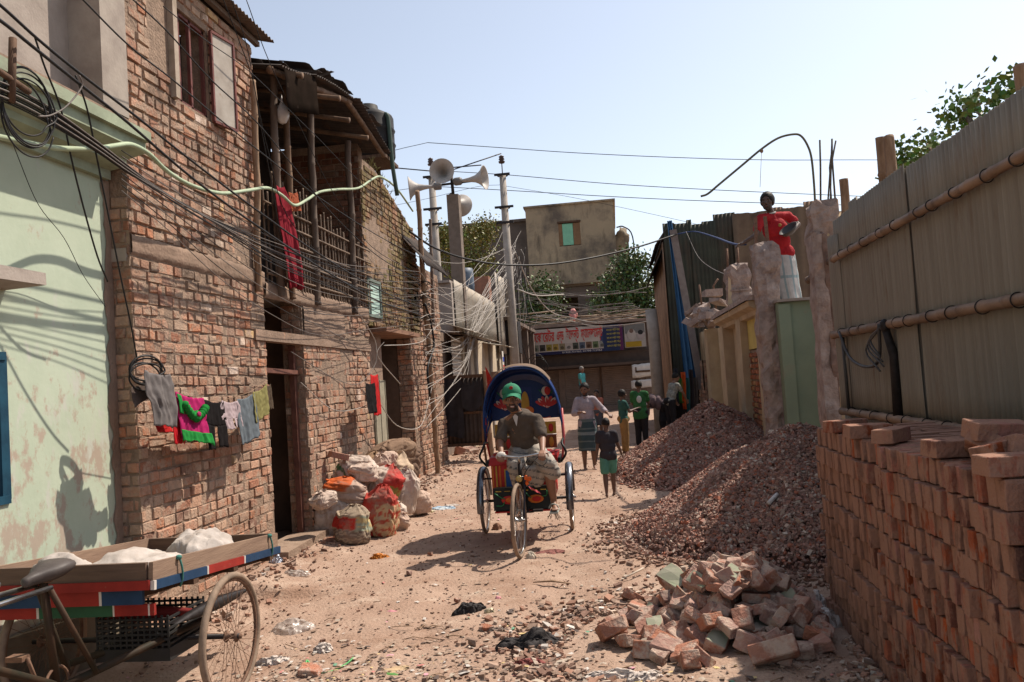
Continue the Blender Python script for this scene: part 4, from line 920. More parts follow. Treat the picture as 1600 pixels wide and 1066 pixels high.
# brown cloths hanging on it
mb = MB(); mb.sheet((3.15, 21.38, 5.55), (2.0, 0, .05), (0, 0, -2.6), 30, 12, lambda a, b: Vector((0, -.05-.07*math.sin(a*17+b*2)-.04*math.sin(a*41), -.25*math.sin(a*PI)*b)))
tag(mb.build('brown_sheet', mat('brown_tarpaulin', (.15, .11, .075), (.10, .07, .05), 2, .85, .3, 10)), 'brown tarpaulin hung over the shed wall behind the man in red', 'tarpaulin')
mb = MB(); c_ = aX(1060, 352, 1.52)
mb.sheet((1.50, 20.9, 5.45), (.12, -.05, 0), (.14, 0, -3.95), 20, 30, lambda a, b: Vector((a*b*.22, -.04*math.sin(a*18+b*3), 0)))
tag(mb.build('blue_tarpaulin', mat('blue_tarpaulin_cloth', (.055, .155, .30), (.04, .11, .22), 3, .6, .3, 12, stain=((.12, .18, .25), 4, .6, .75))), 'narrow folded blue tarpaulin hanging down the corner of the tin shed', 'tarpaulin')
mb = MB(); beam(mb, (1.62, 20.8, 5.2), (2.02, 20.7, 1.2), .17, .05, up=(0, 1, 0)); tag(mb.build('leaning_plank', mat('grey_plank', (.22, .19, .17), (.15, .12, .11), 5, .85, .3)), 'long grey plank leaning on the shed beside the blue tarpaulin', 'plank')
mb = MB(); slab_wall(mb, (2.02, 0, 0), (0, 1, 0), (-1, 0, 0), 19.9, 21.3, -.1, 1.9, .3); brick_face(mb, (2.02, 0, 0), (0, 1, 0), (-1, 0, 0), 19.9, 21.3, 0, 1.9, seed=48); brick_face(mb, (2.02, 19.9, 0), (1, 0, 0), (0, -1, 0), 0, .4, 0, 1.9, seed=49); mb.b2((2.02, 19.902, -.1), (2.42, 20.2, 1.9), 1)
tag(mb.build('brick_stub_wall', [M_BRICK, M_MORTAR]), 'short stub of brick wall at the foot of the blue tarpaulin', 'wall')
for k, (px, c, zt, zb) in enumerate([(1052, (.03, .03, .035), 1.75, .8), (1058, (.05, .16, .03), 1.5, .9), (1063, (.55, .09, .02), 1.65, .75), (1069, (.03, .10, .10), 1.5, .5), (1075, (.04, .03, .03), 1.7, .5), (1081, (.09, .07, .06), 1.5, .5)]):
    x = at_x(px, 20.4); mb = MB(); mb.sheet((x, 20.4, zt), (.11, 0, 0), (0, 0, zb-zt), 6, 8, lambda a, b: Vector((.01*math.sin(b*6), -.03*math.sin(a*9+b*2), 0)), th=.01)
    names = ['black', 'green', 'orange', 'teal', 'dark brown', 'grey brown']
    tag(mb.build('hanging_cloth', mat('hanging_%d' % k, c, None, 5, .85, .2)), '%s cloth hanging in the row below the blue tarpaulin' % names[k], 'cloth', 'cloths hanging under the blue tarpaulin')

# ================================================================== BRICK STACK
M_LOOSE = mat('stack_brick', (.27, .088, .05), (.19, .062, .038), 9, .95, 1.0, 60, bd=.009, rnd=.5, stain=((.275, .150, .105), 9, .42, .49, (1, 1, .45)), stain2=((.15, .08, .058), 6, .54, .66, (1, 1, .5)))
def brick_mesh(L, W_, H_, sd, name='brick'):
    bm = bmesh.new(); bmesh.ops.create_cube(bm, size=1.0)
    bmesh.ops.scale(bm, vec=(L, W_, H_), verts=bm.verts)
    bmesh.ops.bevel(bm, geom=list(bm.edges), offset=.003, segments=1, affect='EDGES')
    bmesh.ops.subdivide_edges(bm, edges=[e for e in bm.edges if e.calc_length() > .05], cuts=2, use_grid_fill=True)
    for v in bm.verts:
        q = v.co*14+Vector((sd*7.7, 0, 0)); v.co += Vector((mnoise.noise(q), mnoise.noise(q+Vector((9, 0, 0))), mnoise.noise(q+Vector((0, 9, 0)))))*.0042
    bmesh.ops.recalc_face_normals(bm, faces=bm.faces)
    me = bpy.data.meshes.new(name); bm.to_mesh(me); bm.free(); me.materials.append(M_LOOSE)
    me.polygons.foreach_set('use_smooth', [False]*len(me.polygons))
    return me
SB = [brick_mesh(.235, .050+.004*(i % 3), .107+.003*(i % 2), i) for i in range(18)]        # on edge, header to the lane
XS = 1.30; rows = 11; rh = .1142
slots = []
for k in range(rows):
    y = 3.02+R.uniform(0, .03); 
    yend = 5.84-(.0 if k < 10 else .05)-.02*R.random()-(.06 if k in (3, 6) else 0)
    while y < yend:
        tw = .056+R.uniform(-.002, .006); slots.append((k, y+tw/2)); y += tw
def vis(k, y): return -(1/y**1) if (aspect_ok(k, y)) else 0
def aspect_ok(k, y):
    z = k*rh; pxx = 965+1290*XS/y; hz = 585-.065*(pxx-965); pyy = hz+(1.7-z)*1290/y*.999
    return pxx < 1640 and pyy < 1110
seen = [s for s in slots if aspect_ok(*s)]; seen.sort(key=lambda s: s[1]+.12*(9-s[0])*.3)
indiv = set(seen[:300]); first = None; nB = 0
rest = MB()
for s in slots:
    k, y = s; mx = XS+.117+R.gauss(0, .011)+(.012*math.sin(k*1.9)); z = .0+k*rh+.054+R.uniform(-.002, .002)
    rot = (R.gauss(0, .05), R.uniform(-.02, .02), R.gauss(0, .06))
    o = bpy.data.objects.new('stacked_brick', R.choice(SB)) if s in indiv else None
    if o:
        col.objects.link(o); o.location = (mx, y, z); o.rotation_euler = rot
        tag(o, 'dusty red brick standing on edge within the tall stack below the tin fence', 'brick', 'bricks of the stack below the tin fence')
    else:
        me = R.choice(SB); M = Matrix.Translation((mx, y, z)) @ Matrix.Rotation(rot[2], 4, 'Z') @ Matrix.Rotation(rot[0], 4, 'X')
        rest.add([M @ v.co for v in me.vertices], [tuple(p.vertices) for p in me.polygons], 0, (1, 1, 1))
# the inside of the stack and its near end, bricks laid lengthwise
def laid(mbx, c, rz, dims=(.235, .112, .072), rx=0, ry=0):
    M = Matrix.Rotation(rz, 3, 'Z') @ Matrix.Rotation(rx, 3, 'X') @ Matrix.Rotation(ry, 3, 'Y'); mbx.box(c, dims, M, jit=.003)
for k in (rows-1, rows-2):
    for cx in (XS+.36, XS+.605):
        y = 3.0
        while y < 5.78: laid(rest, (cx+R.uniform(-.01, .01), y, k*rh+.054+R.uniform(-.008, .004)), R.uniform(-.03, .03), (.235, .067, .108)); y += .074
for k in range(rows-1):
    for cx in (XS+.36, XS+.605):
        laid(rest, (cx, 5.80, k*rh+.054), R.uniform(-.03, .03), (.235, .067, .108)); 
rest.b2((XS+.26, 2.3, 0), (XS+.72, 5.74, (rows-2)*rh))
M_REST = mat('stack_brick_mass', (.24, .125, .085), (.2, .11, .08), 11, .93, .9, 45, bd=.006, stain=((.275, .150, .105), 9, .42, .49, (1, 1, .45)), stain2=((.15, .08, .058), 6, .54, .66, (1, 1, .5)))
tag(rest.build('brick_stack_core', M_REST), 'further bricks filling the stack behind its front row', 'brick stack', kind='stuff')
SBL = [brick_mesh(.115, .235, .108, 40+i) for i in range(5)]
for k in range(rows):
    y = 2.98
    while y > 2.0:
        y -= .12
        o = bpy.data.objects.new('stacked_brick', R.choice(SBL)); col.objects.link(o)
        o.location = (XS+.07+R.uniform(-.01, .01), y, k*rh+.054); o.rotation_euler = (0, 0, R.uniform(-.03, .03)); y -= .12
        tag(o, 'broad faced red brick at the near end of the tall stack', 'brick', 'broad bricks at the near end of the stack')
# loose bricks on top
LB = [brick_mesh(.24, .112, .072, 60+i) for i in range(4)]
TOPZ = rows*rh+.002
loose = [((1300, 668), 5.3, .3, .0, 'loose brick lying across the far left corner of the stack top'),
         ((1345, 678), 4.85, .1, .04, 'long loose brick second from the left on the stack top'),
         ((1392, 672), 4.5, .9, .0, 'loose brick in the middle of the stack top below the black post'),
         ((1490, 692), 3.75, .25, .05, 'loose brick lying at a slant left of the tumbled heap on the stack'),
         ((1535, 690), 3.55, 1.2, .5, 'tilted brick leaning at the left of the tumbled heap on the stack'),
         ((1560, 678), 3.50, .2, .15, 'brick resting high in the tumbled heap on the stack'),
         ((1570, 700), 3.32, .5, -.2, 'brick crossing the middle of the tumbled heap on the stack'),
         ((1590, 690), 3.30, 1.5, .3, 'brick at the right end of the tumbled heap on the stack'),
         ((1568, 725), 3.12, .1, .0, 'brick lying flat in front of the tumbled heap on the stack')]
for i, ((px, py), y, rz, tilt, lb) in enumerate(loose):
    o = bpy.data.objects.new('loose_brick', R.choice(LB)); col.objects.link(o)
    d = ray(px, py); p = CAM+d*(y/d.y); p.z = TOPZ+.037+(.03 if tilt > .1 or tilt < -.1 else 0)+(.055 if i in (5,) else 0); p.x = max(p.x, XS+.06)
    o.location = p; o.rotation_euler = (tilt, tilt*.6, rz); tag(o, lb, 'brick', 'loose bricks on top of the stack')

# ================================================================== GRAVEL HEAPS
def heap_h(x, y, C):
    cx, cy, r, h, el, pw = C
    d = math.hypot((x-cx)/el, (y-cy)); d /= r
    if d > 1.0: return 0
    return h*(1-d)**pw*(1.0+.12*fbm(x*1.5, y*1.5, 4))+.03*fbm(x*5, y*5, 9)*(1-d)
H1 = (1.55, 14.5, 3.0, 1.13, .60, .9); H2 = (1.78, 8.85, 1.98, 1.08, .90, .85)
def gravel_heap(C, n, size, label, sd):
    rr = np.random.RandomState(sd); cx, cy, r, h, el, pw = C
    t = thing('gravel_heap', label, 'gravel heap', (cx, cy, 0), 0, 'heaps of brick gravel'); t['kind'] = 'stuff'
    mb = MB(); n_ = 70
    mb.sheet((cx-r*el*1.02, cy-r*1.02, -.02), (2.04*r*el, 0, 0), (0, 2.04*r, 0), n_, n_, lambda a, b: Vector((0, 0, heap_h(cx-r*el*1.02+2.04*r*el*a, cy-r*1.02+2.04*r*b, C)-.02)))
    mb.build('heap_body', mat('gravel_dust', (.26, .135, .10), (.17, .09, .07), 25, .97, 1, 60, bd=.02), t)
    pts = []
    while len(pts) < n:
        a = rr.uniform(0, 2*PI); d = math.sqrt(rr.uniform(0, 1.12))
        x = cx+math.cos(a)*d*r*el; y = cy+math.sin(a)*d*r
        if d > .93 and rr.rand() > (1.12-d)*3.2: continue
        z = heap_h(x, y, C)
        if x > 2.28 and y > 12: continue
        if x > XS-.02 and y < 5.7: continue
        s = size*rr.uniform(.55, 1.0)**1.0*(1.5 if rr.rand() < .04 else 1)
        pts.append((x, y, z+s*.25+max(0, ground_h(x, y))*(d > .8), s))
    P_ = np.array(pts); N = len(P_)
    cube = np.array([(x, y, z) for x in (-1, 1) for y in (-1, 1) for z in (-1, 1)], float)*.5
    V = cube[None]*(1+rr.uniform(-.38, .38, (N, 8, 3)))*P_[:, 3][:, None, None]*np.stack([rr.uniform(.7, 1.4, N), rr.uniform(.6, 1.1, N), rr.uniform(.45, .9, N)], 1)[:, None, :]
    ang = rr.uniform(0, 2*PI, N); ax = rr.normal(size=(N, 3)); ax /= np.linalg.norm(ax, axis=1)[:, None]
    c, s = np.cos(ang)[:, None, None], np.sin(ang)[:, None, None]
    K = ax[:, None, :]*np.ones((1, 8, 1)); V = V*c+np.cross(K, V)*s+K*(np.sum(K*V, 2, keepdims=True))*(1-c)
    V = V+P_[:, None, :3]-np.array([cx, cy, 0])
    fq = np.array([(0, 1, 3, 2), (4, 6, 7, 5), (0, 4, 5, 1), (2, 3, 7, 6), (0, 2, 6, 4), (1, 5, 7, 3)])
    Fq = (fq[None]+8*np.arange(N)[:, None, None]).reshape(-1, 4)
    pal = np.array([(.31, .175, .135), (.26, .14, .11), (.36, .23, .18), (.28, .185, .15), (.44, .33, .265), (.35, .135, .085), (.18, .11, .09), (.48, .40, .33)])
    ci = rr.choice(len(pal), N, p=[.22, .2, .16, .14, .08, .09, .08, .03]); C_ = pal[ci]*rr.uniform(.8, 1.2, (N, 1))
    np_mesh('stones', V.reshape(-1, 3), Fq, mat('gravel_stone', (1.05, 1.05, 1.05), (.8, .8, .8), 30, .95, .3, 90, attr=True), np.repeat(C_, 6, 0), parent=t)
gravel_heap(H1, 20000, .040, 'farther heap of crushed brick gravel against the cream ruin', 1)
gravel_heap(H2, 36000, .032, 'nearer heap of crushed brick gravel behind the broken brick pile', 2)
# ================================================================== WHEELS
def wheel(parent, c, axis, r, tyre=.019, nsp=32, mt=None, width=None):
    """hub and rim (wheel) > tyre, spokes ; local coordinates of the root"""
    c = Vector(c); ax = Vector(axis).normalized(); A = ax.to_track_quat('Z', 'Y').to_matrix()
    mb = MB(); mb.torus(c, r-tyre*2.1, .011, ax, 48, 6)
    mb.lathe(c, [(0, -.06), (.014, -.06), (.014, -.04), (.034, -.035), (.034, -.028), (.016, -.02), (.016, .02), (.034, .028), (.034, .035), (.014, .04), (.014, .06), (0, .06)], 14, ax)
    w_ = mb.build('wheel', M_CHROME if mt is None else M_RUST, parent, local=True)
    mb = MB(); mb.torus(c, r-tyre, tyre, ax, 56, 10); mb.build('tyre', mt or M_RUBBER, w_, local=True)
    mb = MB()
    for i in range(nsp):
        a = 2*PI*i/nsp; b = a+(.38 if i % 2 else -.38); s = .028 if (i//2) % 2 else -.028
        mb.tube([c+A @ Vector((.032*math.cos(b), .032*math.sin(b), s)), c+A @ Vector(((r-tyre*2.2)*math.cos(a), (r-tyre*2.2)*math.sin(a), 0))], .0016, 4, cap=False)
    mb.build('spokes', M_CHROME if mt is None else M_RUST, w_, local=True)
    return w_

# ================================================================== FLATBED CART
M_CRED = mat('chipped_red_paint', (.30, .03, .022), (.20, .02, .016), 5, .6, .2, 40, stain=((.22, .13, .09), 9, .6, .7))
M_CBLU = mat('chipped_blue_paint', (.022, .055, .115), (.014, .035, .075), 5, .6, .2, 40, stain=((.2, .13, .1), 9, .62, .72))
M_CGRN = mat('chipped_green_paint', (.03, .10, .05), (.02, .06, .03), 5, .6, .2, 40)
M_CWHT = mat('chipped_white_paint', (.6, .55, .5), None, 9, .6, .2)
cart = thing('flatbed_cart', 'wooden flatbed tricycle cart with red and blue painted edges at the lower left', 'cart', (-2.96, 5.1, -.05))
def cz(y): return .86-(y-4.37)*.093
CX0, CX1, CY0, CY1 = -3.46, -2.47, 4.37, 5.98
def cpt(x, y, dz): return Vector((x, y, cz(y)+dz))
M_CWOOD = mat('cart_board_wood', (.27, .185, .13), (.17, .11, .08), 7, .85, .6, 60, stretch=(1, .25, 3))
M_CWOOD2 = mat('cart_board_wood_shaded', (.15, .10, .072), (.09, .06, .045), 7, .85, .6, 60, stretch=(.3, 1, 3))  # darker copy of the board wood, shade on end boards put into the colour
for a, b, m_ in ((cpt(CX1, CY0, -.045), cpt(CX1, CY1, -.045), M_CWOOD), (cpt(CX0, CY0, -.045), cpt(CX0, CY1, -.045), M_CWOOD), (cpt(CX0, CY0, -.045), cpt(CX1-.02, CY0, -.045), M_CWOOD2), (cpt(CX0, CY1, -.045), cpt(CX1, CY1, -.045), M_CWOOD2)):
    mb = MB(); beam(mb, a, b, .026, .095); mb.build('side_board', m_, cart)
mb = MB()
for k in range(9):
    x = CX0+.06+k*.108; beam(mb, cpt(x, CY0, -.11), cpt(x, CY1, -.11), .10, .02)
mb.build('deck', M_WOOD, cart)
def strip(segs, x, dz, h_, along='y', y=None, off=.0):
    for a, b, m_ in segs:
        mb = MB()
        if along == 'y': beam(mb, cpt(x, a, dz), cpt(x, b, dz), .022, h_)
        else: beam(mb, Vector((a, y, cz(y)+dz)), Vector((b, y, cz(y)+dz)), .022, h_)
        mb.build('painted_rail', m_, cart)
strip([(CY0-.01, CY0+.012, M_CWHT), (CY0+.012, 4.93, M_CBLU), (4.93, 4.948, M_CWHT), (4.948, 5.42, M_CRED), (5.42, 5.438, M_CWHT), (5.438, 6.0, M_CBLU)], CX1+.012, -.118, .048)
strip([(CX0, CX1, M_CRED)], 0, -.115, .05, 'x', CY0-.012)
strip([(CX0, -3.12, M_CBLU), (-3.12, -3.10, M_CWHT), (-3.10, -2.78, M_CRED), (-2.78, -2.765, M_CWHT), (-2.765, -2.53, M_CBLU)], 0, -.182, .075, 'x', CY0+.02)
strip([(CX0, -3.18, M_CRED), (-3.18, -3.165, M_CWHT), (-3.165, -2.73, M_CGRN), (-2.73, -2.72, M_CWHT), (-2.72, -2.525, M_CRED), (-2.525, -2.515, M_CWHT), (-2.515, -2.49, M_CRED)], 0, -.255, .06, 'x', CY0+.06)
for x in (CX0+.15, CX1-.15):
    mb = MB(); beam(mb, cpt(x, CY0+.02, -.16), cpt(x, CY1+.08, -.16), .06, .07); mb.build('bearer', M_WOODD, cart)
for y in (4.8, 5.3, 5.85):
    mb = MB(); beam(mb, cpt(CX0, y, -.15), cpt(CX1+.02, y, -.15), .06, .05); mb.build('cross_beam', M_WOODD, cart)
CARTY = 4.80
mb = MB(); mb.tube([(-3.50, CARTY, .335), (-2.2, CARTY, .335)], .016, 8); mb.build('axle', M_IRON, cart)
def lens(mb, a, b, drop, h_, w_):
    a = Vector(a); b = Vector(b); n = 12
    for s in (1,):
        top = [a.lerp(b, i/n)+Vector((0, 0, h_*math.sin(PI*i/n)*.5)) for i in range(n+1)]; bot = [a.lerp(b, i/n)-Vector((0, 0, h_*math.sin(PI*i/n)*.5)) for i in range(n+1)]
        d = (b-a).normalized().cross(Vector((0, 0, 1)))*w_/2
        vs = [p+d for p in top]+[p-d for p in top]+[p+d for p in bot]+[p-d for p in bot]; m = n+1
        fs = [(i, i+1, m+i+1, m+i) for i in range(n)]+[(2*m+i, 3*m+i, 3*m+i+1, 2*m+i+1) for i in range(n)]+[(i, 2*m+i, 2*m+i+1, i+1) for i in range(n)]+[(m+i, m+i+1, 3*m+i+1, 3*m+i) for i in range(n)]
        mb.add(vs, fs, 0, None, True)
mb = MB(); lens(mb, (-3.05, 4.75, .48), (-2.42, 4.75, .50), 0, .075, .05); mb.build('leaf_spring', mat('dark_red_paint', (.16, .02, .018), None, 6, .6, .2), cart)
mb = MB(); lens(mb, (-2.43, 4.5, .50), (-2.43, 5.4, .46), 0, .06, .05); mb.build('leaf_spring', M_IRON, cart)
w1 = wheel(cart, Vector((-2.25, CARTY, .335))-wloc(cart), (1, 0, 0), .36, .020, 36, M_RUBBER); w2 = wheel(cart, Vector((-3.42, CARTY, .335))-wloc(cart), (1, 0, 0), .375, .02, 36, M_RUBBER)
wheel(cart, Vector((-2.72, 2.95, .35))-wloc(cart), (1, 0, 0), .36, .02, 32, M_RUBBER)
mb = MB()     # crate hung below the deck, open weave
for z in np.linspace(.36, .50, 6): 
    for (a, b) in (((-2.95, 4.6), (-2.52, 4.6)), ((-2.52, 4.6), (-2.52, 5.0)), ((-2.52, 5.0), (-2.95, 5.0)), ((-2.95, 5.0), (-2.95, 4.6))): beam(mb, (*a, z), (*b, z), .012, .012)
for t in range(13):
    x = -2.95+.43*t/12; beam(mb, (x, 4.6, .3), (x, 4.6, .52), .01, .01, up=(1, 0, 0)); beam(mb, (x, 5.0, .3), (x, 5.0, .52), .01, .01, up=(1, 0, 0))
mb.b2((-2.96, 4.59, .27), (-2.51, 5.01, .34)); tag(mb.build('plastic_crate', mat('black_plastic', (.03, .03, .03), None, 9, .5, .1)), 'black slatted plastic crate slung under the flatbed cart', 'crate')
# tricycle front
SX = -2.80
fr = MB()
for a, b, r_ in (((SX, 3.98, .88), (SX, 4.05, .34), .02), ((SX+.03, 3.98, .84), (SX+.10, 4.22, .34), .015), ((SX-.03, 3.98, .84), (SX-.06, 4.22, .34), .015), ((SX, 4.05, .34), (SX, 3.2, .80), .02), ((SX-.25, 4.5, .30), (SX+.35, 4.95, .40), .02), ((SX, 4.05, .32), (SX+.36, 4.9, .42), .022), ((SX, 3.2, .95), (SX, 3.22, .68), .024), ((SX+.06, 3.2, .66), (SX+.05, 2.95, .35), .014), ((SX-.06, 3.2, .66), (SX-.05, 2.95, .35), .014), ((SX-.06, 3.2, .66), (SX+.06, 3.2, .66), .014)): fr.tube([a, b], r_, 8)
fr.build('frame', mat('worn_dark_green_tube', (.018, .022, .016), (.06, .032, .02), 5, .6, .2, spec=.1), cart)
mb = MB(); mb.tube([(SX-.03, 3.97, .855), (SX-.02, 3.2, .90)], .013, 8); mb.tube([(SX+.05, 3.97, .84), (SX+.04, 3.2, .86)], .013, 8); mb.build('top_tube', M_CHROME, cart)
mb = MB(); mb.tube(smooth_pts([(SX-.28, 3.35, 1.0), (SX-.24, 3.2, 1.02), (SX, 3.18, .97), (SX+.24, 3.2, 1.02), (SX+.28, 3.35, 1.0)], 4), .012, 8); mb.build('handlebar', M_CHROME, cart)
mb = MB(); mb.torus((SX, 4.05, .34), .09, .008, (1, 0, 0), 28, 5); mb.tube([(SX-.1, 4.05, .34), (SX+.1, 4.05, .34)], .012, 6); mb.tube([(SX+.1, 4.05, .34), (SX+.1, 4.12, .18)], .01, 6); mb.box((SX+.15, 4.12, .18), (.09, .06, .025)); mb.tube([(SX-.1, 4.05, .34), (SX-.1, 3.98, .50)], .01, 6); mb.box((SX-.15, 3.98, .5), (.09, .06, .025)); mb.build('crankset', M_RUST, cart)
mb = MB()
prof = [(-.13, .055, .012), (-.115, .085, .03), (-.06, .098, .038), (0, .085, .036), (.05, .05, .03), (.10, .026, .024), (.145, .022, .02), (.155, .010, .010)]
vs = []; n = 14
for (l, hw, hh) in prof:
    for j in range(n):
        th = 2*PI*j/n; vs.append((SX+.0+hw*math.cos(th), 4.0-l, .915+hh*math.sin(th)*(1 if math.sin(th) > 0 else 1.5)+(.01 if l < -.05 else 0)-max(0, l)*.12))
mb.add(vs, [(i*n+j, i*n+(j+1) % n, (i+1)*n+(j+1) % n, (i+1)*n+j) for i in range(len(prof)-1) for j in range(n)]+[tuple(range(n)), tuple((len(prof)-1)*n+j for j in range(n))], 0, None, True)
sdl = mb.build('saddle', mat('worn_black_saddle', (.09, .075, .068), (.05, .042, .04), 5, .5, .2, 60), cart)
mb = MB()
for s in (-.035, .035): mb.tube([(SX+s, 4.08, .90), (SX+s*.6, 4.0, .86), (SX+s*.3, 3.9, .89)], .006, 5)
mb.build('saddle_rail', M_RUST, sdl)
# rope ties
mb = MB()
for (x, y, sg_) in ((CX1+.02, 4.62, 1), (CX1+.02, 5.83, 1)):
    mb.tube(smooth_pts([(x, y, cz(y)+.01), (x+.012, y+.01, cz(y)-.06), (x+.006, y+.02, cz(y)-.12), (x-.01, y+.02, cz(y)-.17)], 4), .006, 6); mb.ell((x, y, cz(y)-.002), (.018, .018, .014))
mb.build('rope_tie', mat('teal_rope', (.06, .19, .16), None, 20, .8, .2), cart)
# sacks lying on the deck
M_SACKC = mat('dirty_white_woven', (.43, .385, .35), (.32, .275, .24), 9, .8, .5, 60, stain=((.27, .2, .155), 5, .56, .72), attr=True)
def crumple(mb, c, rx, ry, h_, n=26, sd=0, rz=0, ridge=.5, mi=0, colr=None):
    c = Vector(c); M = Matrix.Rotation(rz, 3, 'Z')
    def fn(a, b):
        u, v = a*2-1, b*2-1; d = min(1, (u*u+v*v))
        e_ = max(0, 1-d)**.6
        z = h_*(e_*(1+ridge*.8*mnoise.noise(Vector((u*1.7+sd, v*1.7, sd))))+.22*min(1, e_*2)*(1-abs(mnoise.noise(Vector((u*2.0+sd*2, v*2.0, 5))))*2.4)*.8+.10*min(1, e_*2)*mnoise.noise(Vector((u*7, v*7, sd+3))))
        k = 1-.12*abs(u*v)
        return M @ Vector((rx*(u*math.sqrt(1-v*v*.45))*k+.02*fbm(u*5+sd, v*5, 2), ry*(v*math.sqrt(1-u*u*.45))*k+.02*fbm(u*5, v*5+sd, 7), z))
    mb.sheet(c, (1e-6, 0, 0), (0, 1e-6, 0), n, n, fn, mi, colr)
dk = cz(5.2)-.10
mb = MB(); crumple(mb, (-2.80, 5.52, cz(5.5)-.09), .24, .30, .15, 34, 3, .3)
tag(mb.build('woven_sack', M_SACKC), 'pale woven sack with a bulging end at the back of the flatbed cart', 'sack')
mb = MB(); crumple(mb, (-2.88, 4.88, cz(4.9)-.09), .30, .42, .085, 34, 8, .5, .9)
tag(mb.build('crumpled_cloth', M_SACKC), 'crumpled off white cloth lying in the middle of the flatbed cart', 'cloth')
mb = MB(); crumple(mb, (-3.18, 4.62, cz(4.6)-.09), .22, .2, .09, 24, 12, .1, 1.1)
tag(mb.build('crumpled_cloth', M_SACKC), 'smaller crumpled off white cloth behind the black saddle of the cart', 'cloth')
for o_ in list(col.objects):
    if o_.name.split('.')[0] in ('flatbed_cart', 'woven_sack', 'crumpled_cloth', 'plastic_crate') and o_.parent is None: o_.location += Vector((-.07, -.2, 0))

# ================================================================== RICKSHAW
rk = thing('cycle_rickshaw', 'cycle rickshaw with a painted blue hood and red seat carrying its driver', 'rickshaw', (-1.11, 9.38, 0), math.radians(1.5))
def rb(mb, name, m_, par=None): return mb.build(name, m_, par or rk, local=True)
wheel(rk, (-.49, 0, .355), (1, 0, 0), .358, .019, 36); wheel(rk, (.49, 0, .355), (1, 0, 0), .358, .019, 36)
st = math.radians(-5)
wheel(rk, (.03, -1.40, .355), (math.cos(st), math.sin(st), 0), .358, .019, 36)
for s in (-1, 1):
    mb = MB(); n = 18; vs = []
    for i in range(n+1):
        a = math.radians(-12+190*i/n)
        for dx, dr in ((-.04, -.012), (-.03, .0), (0, .008), (.03, 0), (.04, -.012)): vs.append((s*.49+dx, -(.39+dr)*math.cos(a), .355+(.39+dr)*math.sin(a)))
    mb.add(vs, [(i*5+j, i*5+j+1, (i+1)*5+j+1, (i+1)*5+j) for i in range(n) for j in range(4)], 0, None, True)
    rb(mb, 'mudguard', mat('polished_mudguard', (.20, .21, .23), (.12, .12, .13), 5, .25, .02, metal=.8))
mb = MB(); mb.tube([(-.52, 0, .355), (.52, 0, .355)], .016, 8); mb.tube([(-.28, 0, .40), (.28, 0, .40)], .02, 6); rb(mb, 'axle', M_IRON)
mb = MB()
for s in (-1, 1): mb.tube([(s*.27, .3, .45), (s*.27, 0, .40), (s*.27, -.3, .45)], [.012, .022, .012], 6)
rb(mb, 'leaf_spring', M_IRON)
mb = MB()
for s in (-1, 1): mb.tube([(s*.27, .35, .47), (s*.27, -.40, .47), (s*.12, -.62, .40), (s*.03, -.75, .33)], .014, 7)
mb.tube([(.03, -.75, .33), (.05, -.66, .86)], .015, 8); mb.tube([(.03, -.75, .33), (.05, -1.17, .70)], .016, 8); mb.tube([(.05, -.68, .80), (.05, -1.17, .83)], .014, 8); mb.tube([(.05, -1.19, .66), (.05, -1.15, .90)], .022, 8)
rb(mb, 'frame', M_IRON)
mb = MB()
for s in (-1, 1): mb.tube(smooth_pts([(.05+s*.035, -1.20, .74), (.045+s*.045, -1.27, .62), (.03+s*.05, -1.40, .355)], 4), .011, 7)
mb.tube([(.005, -1.2, .74), (.095, -1.2, .74)], .016, 8); rb(mb, 'fork', mat('dark_fork', (.05, .05, .06), None, 6, .3, 0, metal=.6))
mb = MB(); hb = smooth_pts([(-.155, -1.12, .955), (-.12, -1.2, .965), (.05, -1.20, .945), (.24, -1.2, .965), (.30, -1.12, .955)], 5); mb.tube(hb, .011, 8); mb.tube([(.05, -1.17, .88), (.05, -1.2, .95)], .014, 8)
rb(mb, 'handlebar', M_CHROME)
mb = MB(); mb.tube(smooth_pts([(.26, -1.2, .95), (.2, -1.27, .90), (.10, -1.27, .78), (.06, -1.22, .6)], 5), .004, 5); mb.tube(smooth_pts([(.2, -1.22, .94), (.15, -1.3, .93), (.06, -1.28, .80)], 5), .004, 5); mb.tube(smooth_pts([(.3, -1.15, .93), (.33, -1.25, .9), (.28, -1.3, .86), (.2, -1.28, .92)], 5), .0045, 5); rb(mb, 'brake_cable', M_IRON)
mb = MB(); mb.ell((-.13, -1.17, .955), (.055, .04, .048), jit=.12); rb(mb, 'wrapped_horn', mat('white_wrapping', (.62, .58, .52), None, 9, .7, .2))
mb = MB(); mb.lathe((.05, -1.30, .745), [(0, 0), (.026, .0), (.034, .03), (.03, .035), (0, .028)], 16, (0, -1, 0)); rb(mb, 'lamp', mat('brass', (.45, .33, .14), None, 9, .35, 0, metal=.8))
mb = MB()
for i in range(7): mb.ell((.13+R.uniform(-.02, .02), -1.27+R.uniform(-.02, .02), .72+R.uniform(-.03, .03)), (.018, .014, .024), n=8, m=5)
rb(mb, 'plastic_flower', mat('orange_plastic', (.75, .14, .03), None, 9, .5, 0))
mb = MB(); mb.sheet((.13, -1.25, .66), (.10, .02, -.06), (.02, 0, -.03), 6, 3, lambda a, b: Vector((0, .01*math.sin(a*9), 0))); rb(mb, 'ribbon', mat('pink_ribbon', (.70, .12, .14), None, 9, .5, 0))
